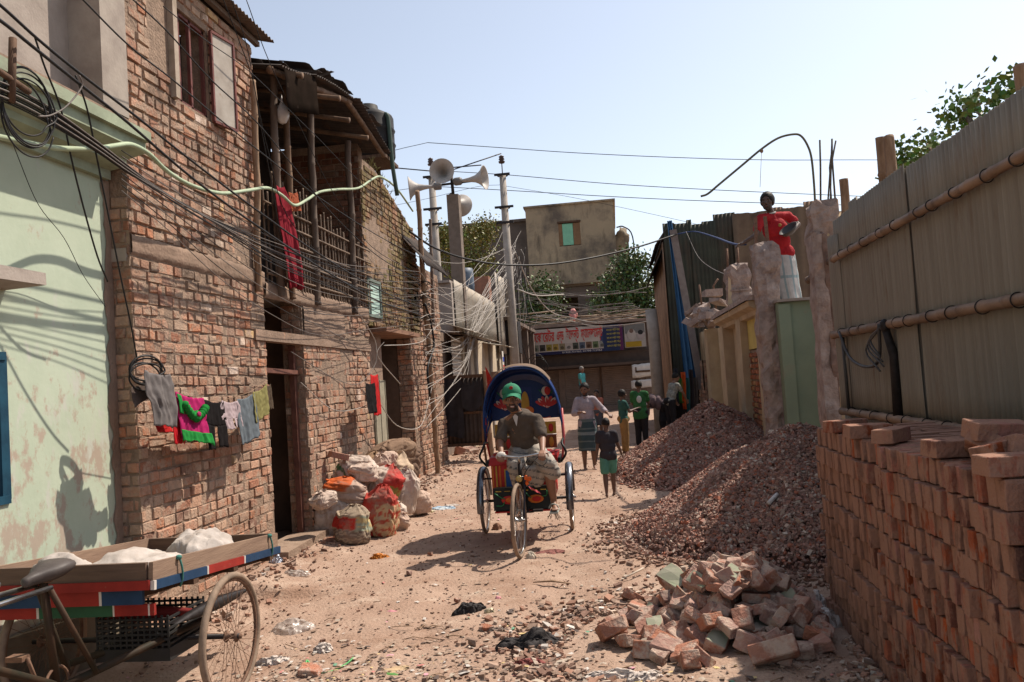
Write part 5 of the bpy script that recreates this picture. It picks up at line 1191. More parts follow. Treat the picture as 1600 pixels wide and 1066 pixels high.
# driver's saddle
mb = MB(); mb.ell((.05, -.64, .90), (.085, .13, .035)); rb(mb, 'saddle', M_RUBBERD)
mb = MB(); mb.torus((.03, -.75, .33), .085, .008, (1, 0, 0), 26, 5); mb.tube([(-.06, -.75, .33), (.12, -.75, .33)], .012, 6); mb.tube([(.12, -.75, .33), (.13, -.87, .36)], .01, 6); mb.box((.18, -.87, .36), (.10, .06, .022)); mb.tube([(-.06, -.75, .33), (-.07, -.63, .30)], .01, 6); mb.box((-.12, -.63, .30), (.10, .06, .022)); rb(mb, 'crankset', M_IRON)
# passenger seat
PAINT = mat('rickshaw_paint', (1, 1, 1), (.82, .82, .82), 8, .45, .15, 40, attr=True)
rc = dict(red=(.50, .035, .03), blue=(.03, .10, .30), navy=(.02, .04, .16), yel=(.50, .30, .05), grn=(.04, .20, .08), blk=(.02, .022, .02), wht=(.6, .56, .5), brn=(.20, .09, .04), org=(.6, .16, .03), pnk=(.55, .12, .12))
mb = MB(); mb.box((-.0, -.02, .83), (.76, .52, .09), None, jit=.01, col=rc['red']); mb.ell((0, -.02, .875), (.37, .25, .05), col=rc['red']); rb(mb, 'seat_cushion', mat('red_seat_vinyl', (.42, .03, .03), (.3, .02, .022), 5, .4, .2))
mb = MB(); mb.b2((-.36, -.27, .42), (.34, .25, .785), col=rc['red']); mb.b2((-.215, -.279, .48), (.115, -.272, .735), col=rc['yel']); mb.b2((-.20, -.284, .495), (.10, -.280, .72), col=rc['blue'])
for x in (-.34, -.30, -.26, .15, .20, .25, .30): mb.b2((x-.012, -.277, .43), (x+.006, -.272, .775), col=rc['yel'] if x in (-.30, .2, .30) else rc['org'])
for k in range(6):
    a = PI*k/5; mb.ell((.03+.05*math.cos(a), -.286, .56+.05*math.sin(a)), (.022, .003, .03), n=8, m=5, col=rc['wht'] if k % 2 else rc['pnk'])
rb(mb, 'seat_box', PAINT)
mb = MB(); mb.b2((-.36, .24, .90), (.36, .28, 1.05), col=rc['brn']); mb.b2((-.36, .30, 1.06), (.36, .33, 1.20), col=rc['yel'])
for x in np.linspace(-.3, .3, 7): mb.ell((x, .236, .97), (.03, .004, .06), n=8, m=5, col=rc['yel'] if int(x*10) % 2 else rc['red']); mb.ell((x, .296, 1.13), (.03, .004, .05), n=8, m=5, col=rc['red'])
mb.tube([(-.37, .235, 1.055), (.37, .235, 1.055)], .008, 6, col=rc['wht']); rb(mb, 'backrest', PAINT)
# foot box with painted flowers
mb = MB(); mb.box((0, -.52, .45), (.60, .34, .235), Matrix.Rotation(-.10, 3, 'X'), jit=.004, col=rc['blk']); mb.b2((-.29, -.70, .322), (.29, -.36, .336), col=rc['red'])
for x, c in ((-.13, 'red'), (.15, 'org')):
    mb.ell((x, -.702, .455), (.085, .006, .045), n=16, m=6, col=rc[c]); mb.ell((x+.01, -.707, .455), (.05, .005, .028), n=14, m=6, col=rc['org' if c == 'red' else 'red'])
for a, b in (((-.28, .53), (-.17, .47)), ((-.27, .40), (-.18, .44)), ((.27, .54), (.22, .48)), ((.05, .52), (.1, .47)), ((-.05, .40), (-.1, .44))):
    mb.tube(smooth_pts([(a[0], -.705, a[1]), ((a[0]+b[0])/2+.02, -.706, (a[1]+b[1])/2-.02), (b[0], -.705, b[1])], 4), .006, 5, col=rc['grn'])
for k in range(6): mb.b2((-.27+k*.095, -.712, .545), (-.21+k*.095, -.705, .552), col=rc['yel'])
rb(mb, 'foot_box', PAINT)
# hood
def hoodp(a, ph, k=1.0):
    x = .455*k*math.copysign(abs(math.cos(ph))**.82, math.cos(ph)); h_ = .86*k*abs(math.sin(ph))**.72
    return Vector((x, .02+h_*math.sin(a), 1.02+h_*math.cos(a)))
A0, A1 = math.radians(-14), math.radians(62)
def shell(k, col_fn, name, mm, par=None):
    mb = MB(); na, npp = 14, 30; vs = []
    for i in range(na+1):
        a = A0+(A1-A0)*i/na; sag = 1-.018*math.sin(PI*((i/na*4) % 1))
        for j in range(npp+1): vs.append(hoodp(a, PI*(.10+.80*j/npp), k*sag))
    for i in range(na):
        for j in range(npp): mb.add([vs[i*(npp+1)+j], vs[i*(npp+1)+j+1], vs[(i+1)*(npp+1)+j+1], vs[(i+1)*(npp+1)+j]], [(0, 1, 2, 3)], 0, col_fn(i/na, j/npp), True)
    return rb(mb, name, mm, par)
def hc(a, j):
    if int(a*28) in (1, 2) and .2 < j < .8: return rc['red']
    if int(j*30) % 6 == 0 and a < .5: return rc['navy']
    return (.012, .035, .15)
hood = shell(1.0, hc, 'hood', PAINT)
mb = MB()
for i, a in enumerate((A0, A0+.35, A0+.7, A0+1.0, A1)):
    mb.tube([hoodp(a, PI*j/24, .985) for j in range(25)], .011, 6)
rb(mb, 'hoop', mat('hood_hoop', (.02, .06, .2), None, 6, .5, .1), hood)
mb = MB(); vs = []
for i in range(5):
    a = A0-.02+.26*i/4
    for j in range(25): vs.append(hoodp(a, PI*(.25+.5*j/24), 1.02))
mb.add(vs, [(i*25+j, i*25+j+1, (i+1)*25+j+1, (i+1)*25+j) for i in range(4) for j in range(24)], 0, None, True); rb(mb, 'top_cover', mat('brown_canvas', (.17, .11, .07), None, 8, .8, .3), hood)
# painted back panel inside the hood
mb = MB(); n = 24; outl = [(.40*math.cos(PI*j/n), 1.24+.47*abs(math.sin(PI*j/n))**.8) for j in range(n+1)]
mb.add([(x, .40, z) for x, z in outl]+[(x, .42, z) for x, z in outl], [tuple(range(n+1)), tuple(range(n+1, 2*n+2))]+[(j, j+1, n+2+j, n+1+j) for j in range(n)]+[(n, 0, n+1, 2*n+1)], 0, (.013, .035, .13)); pnl = rb(mb, 'back_panel', PAINT)
mb = MB(); yq = .392
mb.b2((-.05, yq-.002, 1.26), (.09, yq+.003, 1.62), col=rc['navy']); mb.ell((.01, yq-.006, 1.42), (.05, .003, .15), col=rc['yel']); mb.ell((.05, yq-.008, 1.34), (.06, .003, .05), col=rc['org'])
for sx in (-1, 1):
    cx = .02+sx*.25
    for k in range(7):
        a = math.radians(-66+22*k); mb.ell((cx+.075*math.sin(a), yq-.008-.001*k, 1.40+.03*math.cos(a)), (.026, .003, .075), Matrix.Rotation(a, 3, 'Y'), n=10, m=8, col=rc['wht'] if k % 2 else (.55, .06, .06))
        mb.ell((cx+.075*math.sin(a), yq-.014-.001*k, 1.40+.03*math.cos(a)), (.012, .003, .05), Matrix.Rotation(a, 3, 'Y'), n=10, m=8, col=(.5, .05, .05))
    mb.ell((cx-.01, yq-.006, 1.56), (.05, .003, .055), n=14, m=8, col=rc['wht']); mb.ell((cx+.012, yq-.010, 1.56), (.035, .003, .05), n=14, m=8, col=rc['red'])
    for s2_ in (-1, 1): mb.tube([(cx+s2_*.05, yq-.006, 1.53), (cx+s2_*.09, yq-.006, 1.58)], .006, 5, col=rc['grn'])
mb.tube(smooth_pts([(.12, yq-.006, 1.245), (.18, yq-.006, 1.252), (.24, yq-.006, 1.243), (.30, yq-.006, 1.255)], 3), .006, 5, col=rc['pnk']); rb(mb, 'painting', PAINT, pnl)
for s in (-1, 1):
    mb = MB()
    mb.tube([(s*.455, .0, 1.36), (s*.46, -.03, 1.05), (s*.43, -.10, .80)], .014, 7, col=rc['brn'] if s < 0 else rc['pnk']); mb.tube([(s*.44, .10, 1.30), (s*.45, .15, 1.02), (s*.42, .2, .8)], .012, 7, col=rc['red'])
    mb.tube(smooth_pts([(s*.42, -.22, .78), (s*.48, -.26, .88), (s*.44, -.22, .98), (s*.45, -.02, 1.02), (s*.45, .2, 1.0)], 5), .013, 7, col=rc['blk'])
    mb.tube([(s*.33, -.1, .62), (s*.50, -.1, .62)], .011, 6, col=rc['blk'])
    mb.box((s*.40, -.02, .80), (.03, .5, .06), col=rc['blk'])
    rb(mb, 'side_frame', PAINT)
mb = MB()
for i in range(12):
    a = R.uniform(0, 6.28); mb.tube([(.32, -.55, .32), (.32+.06*math.cos(a), -.55+.06*math.sin(a), .24), (.32+.08*math.cos(a), -.55+.08*math.sin(a), .2+R.uniform(-.02, .03))], .003, 4)
rb(mb, 'hanging_tassel', M_WOODD)

# ================================================================== SACKS BY THE WALL
SACK_OFF = Vector((-.12, -.42, 0))
def sack(name, label, c, size, rz, sd, colfn, m_, lean=0.0, cat='sack', group='filled sacks heaped against the brick wall', top=True):
    c = Vector(c)+SACK_OFF; sx, sy, sz = size; n, m = 88, 60; nz = mnoise.noise
    M = Matrix.Rotation(rz, 3, 'Z') @ Matrix.Rotation(lean, 3, 'Y'); vs = []; cs = []
    for i in range(m+1):
        t = i/m; ph = PI*t; z = -math.cos(ph); r = max(0.0, math.sin(ph))**.5
        if top and z > .55: r *= 1-.42*((z-.55)/.45)**1.2           # drawn in towards the tied mouth
        for j in range(n):
            th = 2*PI*j/n; cx, cy = math.cos(th), math.sin(th)
            p = Vector((math.copysign(abs(cx)**.72, cx)*r, math.copysign(abs(cy)**.72, cy)*r, z))
            big = .30*nz(Vector((p.x*1.1+sd*3.3, p.y*1.1, p.z*1.2)))
            wv = nz(Vector((cx*1.6+sd, cy*1.6, z*.9)))*2.2
            creases = -.10*(1-min(1, abs(nz(Vector((p.x*2.2+sd, p.y*2.2+wv, p.z*2.6))))*5))
            gather = (.10 if top else .03)*math.sin(th*9+sd+wv*3)*max(0, z-.25)**1.3*1.5
            fine = .035*nz(Vector((p.x*6, p.y*6+sd, p.z*4)))
            f = 1+big+creases+gather+fine
            q = Vector((p.x*sx*f, p.y*sy*f, p.z*sz*(1+.25*nz(Vector((cx*1.3+sd, cy*1.3, 2))))+(-.10*sz if z > .6 else 0)*abs(cx)))
            q.x += .25*sz*max(0, z-.3)*nz(Vector((sd*1.7, 3, 1)))*2; q.z = max(q.z, -sz*.78+.02*nz(Vector((cx*3, cy*3, sd))))
            vs.append(c+M @ q); cs.append(colfn(p+Vector((.10*wv*.3+fine, fine*2, .12*nz(Vector((p.x*3, p.y*3, sd)))))))
    mb = MB(); mb.add(vs, [(i*n+j, i*n+(j+1) % n, (i+1)*n+(j+1) % n, (i+1)*n+j) for i in range(m) for j in range(n)], 0, None, True)
    if top:      # tied mouth with a frill
        tp = c+M @ Vector((.25*sz*.7*nz(Vector((sd*1.7, 3, 1)))*2, 0, sz*.95)); k = 22
        ring = [tp+M @ Vector(((.035+.03*h_)*math.cos(2*PI*j/k)*(1+.3*math.sin(j*2.4)), (.025+.02*h_)*math.sin(2*PI*j/k)*(1+.3*math.cos(j*1.7)), h_*.03-.02)) for h_ in (0, 1) for j in range(k)]
        mb.add(ring, [(j, (j+1) % k, k+(j+1) % k, k+j) for j in range(k)], 0, None, True); cs += [colfn(Vector((0, 0, 1)))]*(2*k)
    o = mb.build(name, m_); me = o.data; me.color_attributes.remove(me.color_attributes['Col'])
    at = me.color_attributes.new('Col', 'FLOAT_COLOR', 'POINT'); at.data.foreach_set('color', [q for cc in cs for q in (*cc, 1)])
    return tag(o, label, cat, group)
WHT = (.95, .93, .90)
def plain(p): return WHT
def grn_stripe(p): return (.10, .30, .16) if abs(p.x+.55) < .09 else ((.75, .2, .2) if abs(p.x+.3) < .05 and p.z > .2 and p.z < .5 else WHT)
def red_print(p): 
    if -.05 < p.z < .10 and fbm(p.x*9, p.y*9, 2) > -.1: return (.85, .15, .10)
    if p.z > .35 or (p.x < -.45): return (.72, .10, .08)
    if fbm(p.x*4, p.y*4, p.z*6) > .22: return (.75, .15, .10)
    return (.95, .78, .52)
def patch(p):
    if p.z > -.1 and p.x < .1 and p.z < .45: return (.75, .08, .07)
    if p.z < -.15: return (.32, .28, .25) if fbm(p.x*6, p.y*6, p.z*14) > -.1 else (.65, .6, .5)
    if p.x > .1 and p.z < .5: return (.85, .78, .45) if fbm(p.x*3, p.z*5, 1) > 0 else (.55, .7, .6)
    return (.6, .55, .45)
def redgreen(p):
    if p.x < -.35: return WHT
    if p.z > .1: return (.80, .10, .09)
    return (.55, .60, .20) if fbm(p.x*3, p.y*3, p.z*5) > -.05 else (.8, .25, .15)
def orange_top(p): return (.90, .22, .06) if p.x < -.0+.3*p.z and p.z > .1 else (.80, .68, .62)
M_SACK = mat('woven_sack_cloth', (.54, .46, .40), (.42, .35, .30), 10, .75, .6, 80, attr=True, bd=.003, stain=((.25, .17, .13), 5, .52, .72))
M_BURLAP = mat('burlap', (.24, .165, .115), (.15, .10, .07), 9, .95, .8, 70, bd=.006, attr=True)
sack('filled_sack', 'plain grey white sack at the near left foot of the heap by the doorway', (-3.27, 9.85, .24), (.24, .2, .29), .2, 1, plain, M_SACK)
sack('filled_sack', 'sack with a worn red and green printed picture at the front of the heap', (-2.93, 9.45, .20), (.20, .15, .24), .35, 2, patch, M_SACK, .12)
sack('filled_sack', 'yellowish sack with red lettering standing at the front right of the heap', (-2.72, 9.85, .27), (.20, .16, .33), .25, 3, red_print, M_SACK, .1)
sack('filled_sack', 'fat white sack with a green stripe on top of the heap', (-3.20, 10.45, .66), (.27, .2, .26), .4, 4, grn_stripe, M_SACK, -.35)
sack('filled_sack', 'slumped sack with a bright orange corner in the middle of the heap', (-3.17, 9.95, .53), (.27, .2, .17), .2, 5, orange_top, M_SACK, .2)
sack('filled_sack', 'red and green printed sack lying on the right of the heap', (-2.85, 10.45, .50), (.21, .19, .28), .5, 6, redgreen, M_SACK, .35)
sack('filled_sack', 'clean white sack standing at the far right foot of the heap', (-2.72, 10.95, .34), (.17, .16, .32), .4, 7, plain, M_SACK, .15)
sack('filled_sack', 'small pale sack low at the foot of the heap between two larger ones', (-2.72, 10.5, .14), (.13, .12, .16), .1, 8, plain, M_SACK)
sack('filled_sack', 'cream sack folded over at the back right of the heap', (-2.92, 11.25, .50), (.20, .18, .36), .6, 9, lambda p: (.95, .85, .68), M_SACK, .3)
sack('filled_sack', 'lower sack propping up the back of the heap against the bricks', (-3.25, 10.55, .25), (.24, .22, .3), .3, 10, lambda p: (.8, .72, .62), M_SACK)
sack('burlap_bundle', 'brown burlap bundle rolled over the top right of the sack heap', (-3.10, 11.7, .78), (.40, .22, .20), 1.0, 11, lambda p: (1, .95, .9), M_BURLAP, -.25, 'bundle', None, top=False)
sack('burlap_bundle', 'dark brown burlap heap drooping behind the white sacks at the wall', (-3.12, 12.2, .62), (.3, .26, .34), .9, 12, lambda p: (.8, .75, .75), M_BURLAP, .3, 'bundle', None, top=False)
sack('burlap_bundle', 'tan burlap bag wedged between the striped sack and the burlap roll', (-3.15, 11.1, .62), (.22, .2, .26), .7, 13, lambda p: (1.3, 1.2, 1.0), M_BURLAP, .1, 'bundle', None)
for i_, (p_, s_, lb_) in enumerate([((-2.60, 10.2, .10), (.13, .11, .12), 'little dusty sack slumped at the very front foot of the heap'), ((-3.0, 10.15, .72), (.17, .15, .13), 'small pinkish sack lying over the middle of the heap'), ((-2.62, 11.3, .16), (.16, .14, .17), 'low pale sack slumped at the far foot of the heap'), ((-3.22, 9.35, .52), (.15, .13, .10), 'flat empty sack thrown over the front left sack'), ((-2.95, 10.85, .78), (.16, .15, .12), 'loose white sack end on the top right of the heap')]):
    sack('filled_sack', lb_, p_, s_, .3*i_, 31+i_, (lambda p: (1, .93, .88)) if i_ % 2 else (lambda p: (.95, .82, .74)), M_SACK, .3-.2*i_)
o = bpy.data.objects.new('brick', LB[0]); col.objects.link(o); o.location = (-3.24, 9.02, .045); o.rotation_euler = (0, 0, .1); tag(o, 'single red brick under the front sacks beside the door step', 'brick')
o = bpy.data.objects.new('brick', LB[1]); col.objects.link(o); o.location = (-3.45, 9.8, .93); o.rotation_euler = (.1, .3, .8); tag(o, 'dusty brick lying on the green striped sack against the wall', 'brick')

# ================================================================== LAUNDRY
def cloth_mat(nm, c): return mat('cloth_'+nm, c, tuple(q*.75 for q in c), 7, .95, .5, 50, bd=.003, spec=.04)
def garment(name, label, px0, px1, yt, yb, c, X=-3.40, folds=5, amp=.022, cat='garment', group=None, split=0.0, ruffle=None, taper=0, sd=1, slope=None, extra=None, outline=None):
    """cloth hanging from a line; outline = [(v, left, right)] widens or narrows it; split leaves two legs or sleeves"""
    a = aX(px0, yt if not slope else slope[0], X); b = aX(px1, yt if not slope else slope[1], X); zb = aX((px0+px1)/2, yb, X).z; nz = mnoise.noise
    h_ = (a.z+b.z)/2-zb; mb = MB(); u = b-a; ol = outline or [(0, .02, .98), (.15, 0, 1), (.7, -.02, 1.02), (1, .0, 1.0)]
    def edges(v):
        for (v0, l0, r0), (v1, l1, r1) in zip(ol, ol[1:]):
            if v0 <= v <= v1: t = (v-v0)/(v1-v0+1e-9); return l0+(l1-l0)*t, r0+(r1-r0)*t
        return ol[-1][1:]
    def part(u0, u1, v0, v1, ci=0, hem=.05):
        def fn(s, t):
            uu = u0+(u1-u0)*s; vv = v0+(v1-v0)*t; l, r = edges(min(1, vv)); ux = l+(r-l)*uu
            k = nz(Vector((uu*folds*1.1+sd*5, .35*vv, sd)))*1.5+.6*nz(Vector((uu*folds*2.7, vv*1.2+sd, 3)))
            d = amp*k*(.35+.75*vv)+.35*amp*nz(Vector((uu*9, vv*7, sd)))
            y_ = (ux-uu)*u.y+.012*nz(Vector((vv*3, uu*2, sd+4)))
            z_ = -.035*math.sin(PI*min(1, max(0, uu)))*(1-vv)*.6+(hem*h_*nz(Vector((uu*4.5, sd, 7))) if t > .99 else 0)+.006*nz(Vector((uu*12, vv*5, sd)))
            return Vector((d+.018*vv+.02+ci*.016, y_, z_))
        o_ = a+u*u0-Vector((0, 0, h_*v0)); mb.sheet(o_, u*(u1-u0), (0, 0, -h_*(v1-v0)), max(8, int(44*(u1-u0))), max(8, int(26*(v1-v0))), fn, ci, None, True, .003)
    if split: part(0, 1, 0, split, 0, 0); part(0.02, .46, split-.01, 1); part(.56, 1.0, split-.01, .94)
    else: part(0, 1, 0, 1)
    if extra: extra(part, mb, a, u, h_)
    mats = [cloth_mat(*c)]+([cloth_mat(*ruffle)] if ruffle else [])
    return tag(mb.build(name, mats), label, cat, group)
LG = 'clothes hung out on the brick wall'
garment('shirt', 'grey washed shirt hung in front at the left end of the clothes line', 222, 266, 580, 668, ('grey', (.15, .135, .13)), -3.33, 3, .03, group=LG, slope=(578, 585), sd=2, outline=[(0, .0, .9), (.2, -.05, 1.0), (.45, .0, 1.05), (.6, .15, 1.1), (1, .2, 1.05)])
garment('bag', 'flat dark brown bag hanging left of the grey shirt', 200, 228, 590, 628, ('bag', (.10, .075, .065)), -3.42, 1, .006, cat='bag', slope=(606, 588), sd=3)
garment('cloth', 'bright red cloth peeping out below the grey shirt', 236, 262, 652, 676, ('scarlet', (.40, .02, .02)), -3.42, 2, .015, group=LG, sd=4)
garment('cloth', 'long red cloth between the grey shirt and the magenta dress', 262, 278, 620, 694, ('crimson', (.42, .015, .02)), -3.42, 2, .015, group=LG, sd=5)
def drs(part, mb, a, u, h_):
    part(-.02, 1.02, .78, 1.02, 1, .12); part(.0, .14, .04, .45, 1)
    for t0, t1, r_ in ((.12, .5, .03), (.5, .88, .032)):
        pts = [a+u*(t0+(t1-t0)*q/6)+Vector((.055, 0, -h_*(.22+(.26*math.sin(PI*.5*q/6) if t0 < .3 else .26*math.cos(PI*.5*q/6))))) for q in range(7)]
        mb.tube(smooth_pts(pts, 3), [r_*(.7+.5*math.sin(q*1.1)**2) for q in range(19)], 9, 1)
    mb.ell(a+u*.52+Vector((.06, 0, -h_*.46)), (.03, .055, .045), jit=.15, mi=1); mb.ell(a+u*.5+Vector((.085, 0, -h_*.42)), (.012, .03, .02), jit=.2, mi=0)
garment('dress', 'magenta dress with bright green frills on the clothes line', 270, 316, 615, 692, ('magenta', (.36, .02, .11)), -3.40, 4, .022, group=LG, ruffle=('green', (.02, .20, .04)), sd=6, slope=(612, 622), extra=drs, outline=[(0, .0, .95), (.3, -.0, .98), (.8, .04, 1.0), (1, .05, 1.08)])
garment('trousers', 'black trousers with two legs hanging from the clothes line', 314, 346, 622, 704, ('black', (.014, .012, .012)), -3.40, 2, .016, group=LG, split=.5, sd=7, slope=(624, 627))
garment('shirt', 'small pale pink shirt next to the black trousers', 340, 370, 626, 672, ('pink', (.38, .30, .31)), -3.40, 3, .018, group=LG, split=.6, sd=8, outline=[(0, .1, .9), (.2, -.0, 1.0), (.55, -.02, 1.02), (1, .1, 1.08)])
garment('towel', 'grey blue towel hanging right of the pale pink shirt', 366, 394, 619, 690, ('greyblue', (.12, .14, .155)), -3.40, 3, .02, group=LG, sd=9, slope=(624, 614))
garment('cloth', 'olive yellow cloth at the right end of the clothes line', 391, 414, 610, 654, ('olive', (.22, .20, .08)), -3.40, 3, .02, group=LG, sd=10, slope=(613, 600))
garment('cloth', 'dark brown rag beside the door at the very end of the clothes line', 410, 420, 600, 640, ('rag', (.09, .065, .045)), -3.45, 2, .015, group=LG, sd=11)
mb = MB(); mb.tube([aX(*p) for p in ((228, 585, -3.38), (270, 612, -3.4), (316, 625, -3.41), (345, 627, -3.41), (390, 613, -3.41), (418, 595, -3.48))], .003, 5); tag(mb.build('clothes_line', M_WOOD), 'thin line on which the clothes hang along the brick wall', 'line')
garment('cloth', 'red cloth hanging from the cables beside the far doorway', 576, 588, 585, 650, ('scarlet', (.40, .02, .02)), -3.34, 2, .02, group='cloths hung on the cables', sd=12)
garment('cloth', 'black cloth hanging from the cables beside the red one', 568, 583, 598, 646, ('black', (.014, .012, .012)), -3.32, 2, .02, group='cloths hung on the cables', sd=13)
garment('sari', 'dark red length of cloth hanging from the veranda rail', 426, 456, 292, 445, ('maroon', (.22, .02, .03)), -3.46, 5, .045, sd=14, slope=(288, 300), cat='cloth', outline=[(0, .1, .5), (.1, 0, .8), (.4, .1, 1.0), (.7, .25, 1.15), (1, .35, 1.2)])
garment('cloth', 'small rust coloured cloth folded over the veranda rail', 448, 462, 300, 330, ('rustcloth', (.30, .08, .04)), -3.46, 2, .03, sd=15)
mb = MB(); c_ = aX(441, 178, -3.45); mb.ell(c_, (.07, .07, .11), jit=.12); mb.tube([c_+Vector((0, 0, .08)), c_+Vector((0, 0, .22))], [.02, .005], 6); tag(mb.build('plastic_bag', mat('white_plastic', (.62, .58, .55), None, 8, .4, .3)), 'knotted white plastic bag hanging under the veranda roof', 'bag')
# ================================================================== PEOPLE
TMP = bpy.data.scenes.new('workbench')
def blob(name, prims, voxel, m_, parent, colfn=None, wr=0.0, smooth_it=2, loc=None):
    mb = MB()
    for p in prims:
        if p[0] == 'c':
            _, a, ra, b, rb_ = p[:5]; a = Vector(a); b = Vector(b); fl = p[5] if len(p) > 5 else 1.0
            k = 5; d = (b-a); L = d.length; d.normalize(); pts = []; rs = []
            for i in range(1, 5): t = math.sin(PI/2*i/4); pts.append(a-d*ra*(1-t)*1.0); rs.append(ra*math.sqrt(max(0.02, 1-(1-t)**2)))
            for i in range(1, k): pts.append(a.lerp(b, i/k)); rs.append(ra+(rb_-ra)*i/k)
            for i in range(4, 0, -1): t = math.sin(PI/2*i/4); pts.append(b+d*rb_*(1-t)); rs.append(rb_*math.sqrt(max(0.02, 1-(1-t)**2)))
            mb.tube(pts, rs, 14, flat=fl)
        else:
            _, c, r = p[:3]; mb.ell(c, r, p[3] if len(p) > 3 else None, 20, 14)
    o = mb.build(name, m_, parent)
    md = o.modifiers.new('r', 'REMESH'); md.mode = 'VOXEL'; md.voxel_size = voxel; md.use_smooth_shade = True
    m2 = o.modifiers.new('s', 'SMOOTH'); m2.iterations = smooth_it; m2.factor = .5
    TMP.collection.objects.link(o); VL = TMP.view_layers[0]; VL.update(); dg = VL.depsgraph; me = bpy.data.meshes.new_from_object(o.evaluated_get(dg), depsgraph=dg)
    TMP.collection.objects.unlink(o); o.modifiers.clear(); old = o.data; o.data = me; bpy.data.meshes.remove(old)
    L0 = wloc(parent) if parent else o.location
    if wr:
        wr *= 1.5
        for v in me.vertices:
            w_ = v.co+L0; n = v.normal; v.co += n*(wr*fbm(w_.x*7, w_.y*7, w_.z*4)+wr*.6*abs(fbm(w_.x*3+5, w_.y*3, w_.z*11)))
    if colfn:
        at = me.color_attributes.new('Col', 'FLOAT_COLOR', 'POINT'); arr = []
        for v in me.vertices: c = colfn(v.co+L0); arr.extend((c[0], c[1], c[2], 1))
        at.data.foreach_set('color', arr)
    me.polygons.foreach_set('use_smooth', [True]*len(me.polygons))
    if not me.materials: me.materials.append(m_)
    return o
M_SKIN = mat('brown_skin', (1, 1, 1), (.86, .86, .86), 14, .55, .15, 80, attr=True, spec=.4, bd=.001)
M_HAIR = mat('black_hair', (.022, .018, .016), (.01, .009, .008), 30, .6, .6, 60, bd=.01)
def frame(f):
    f = Vector(f).normalized(); up = Vector((0, 0, 1)); r = f.cross(up).normalized(); u = r.cross(f).normalized(); return f, r, u
def hand(pr, w_, d, pn, curl, s=1.0):
    """w_ wrist, d hand direction, pn palm normal (fingers curl towards it)"""
    w_ = Vector(w_); d = Vector(d).normalized(); pn = Vector(pn); pn = (pn-d*pn.dot(d)).normalized(); t = d.cross(pn).normalized()
    for q in (-.024, 0, .024): pr.append(('c', w_+d*.012*s+t*q*.6*s, .017*s, w_+d*.085*s+t*q*s, .0145*s))
    for i, (q, L) in enumerate(((-.033, .062), (-.011, .075), (.011, .080), (.032, .070))):
        p = w_+d*.09*s+t*q*s; dd = d.copy(); r = .0092*s
        for k in range(3):
            a = curl*(.55+.3*k); ax = dd.cross(pn).normalized(); dd = (dd*math.cos(a)+pn*math.sin(a)).normalized() if k == 0 else (Matrix.Rotation(a, 3, d.cross(pn).normalized()) @ dd)
            q2 = p+dd*(L*s*(.45, .32, .25)[k]); pr.append(('c', p, r, q2, r*.92)); p = q2; r *= .93
    p = w_+d*.03*s+t*.03*s; e = p+(d*.6+t*.7+pn*.35*max(.3, curl)).normalized()*.042*s; pr.append(('c', p, .013*s, e, .0105*s)); pr.append(('c', e, .0105*s, e+(d*.9+pn*curl*.7).normalized()*.03*s, .0095*s))
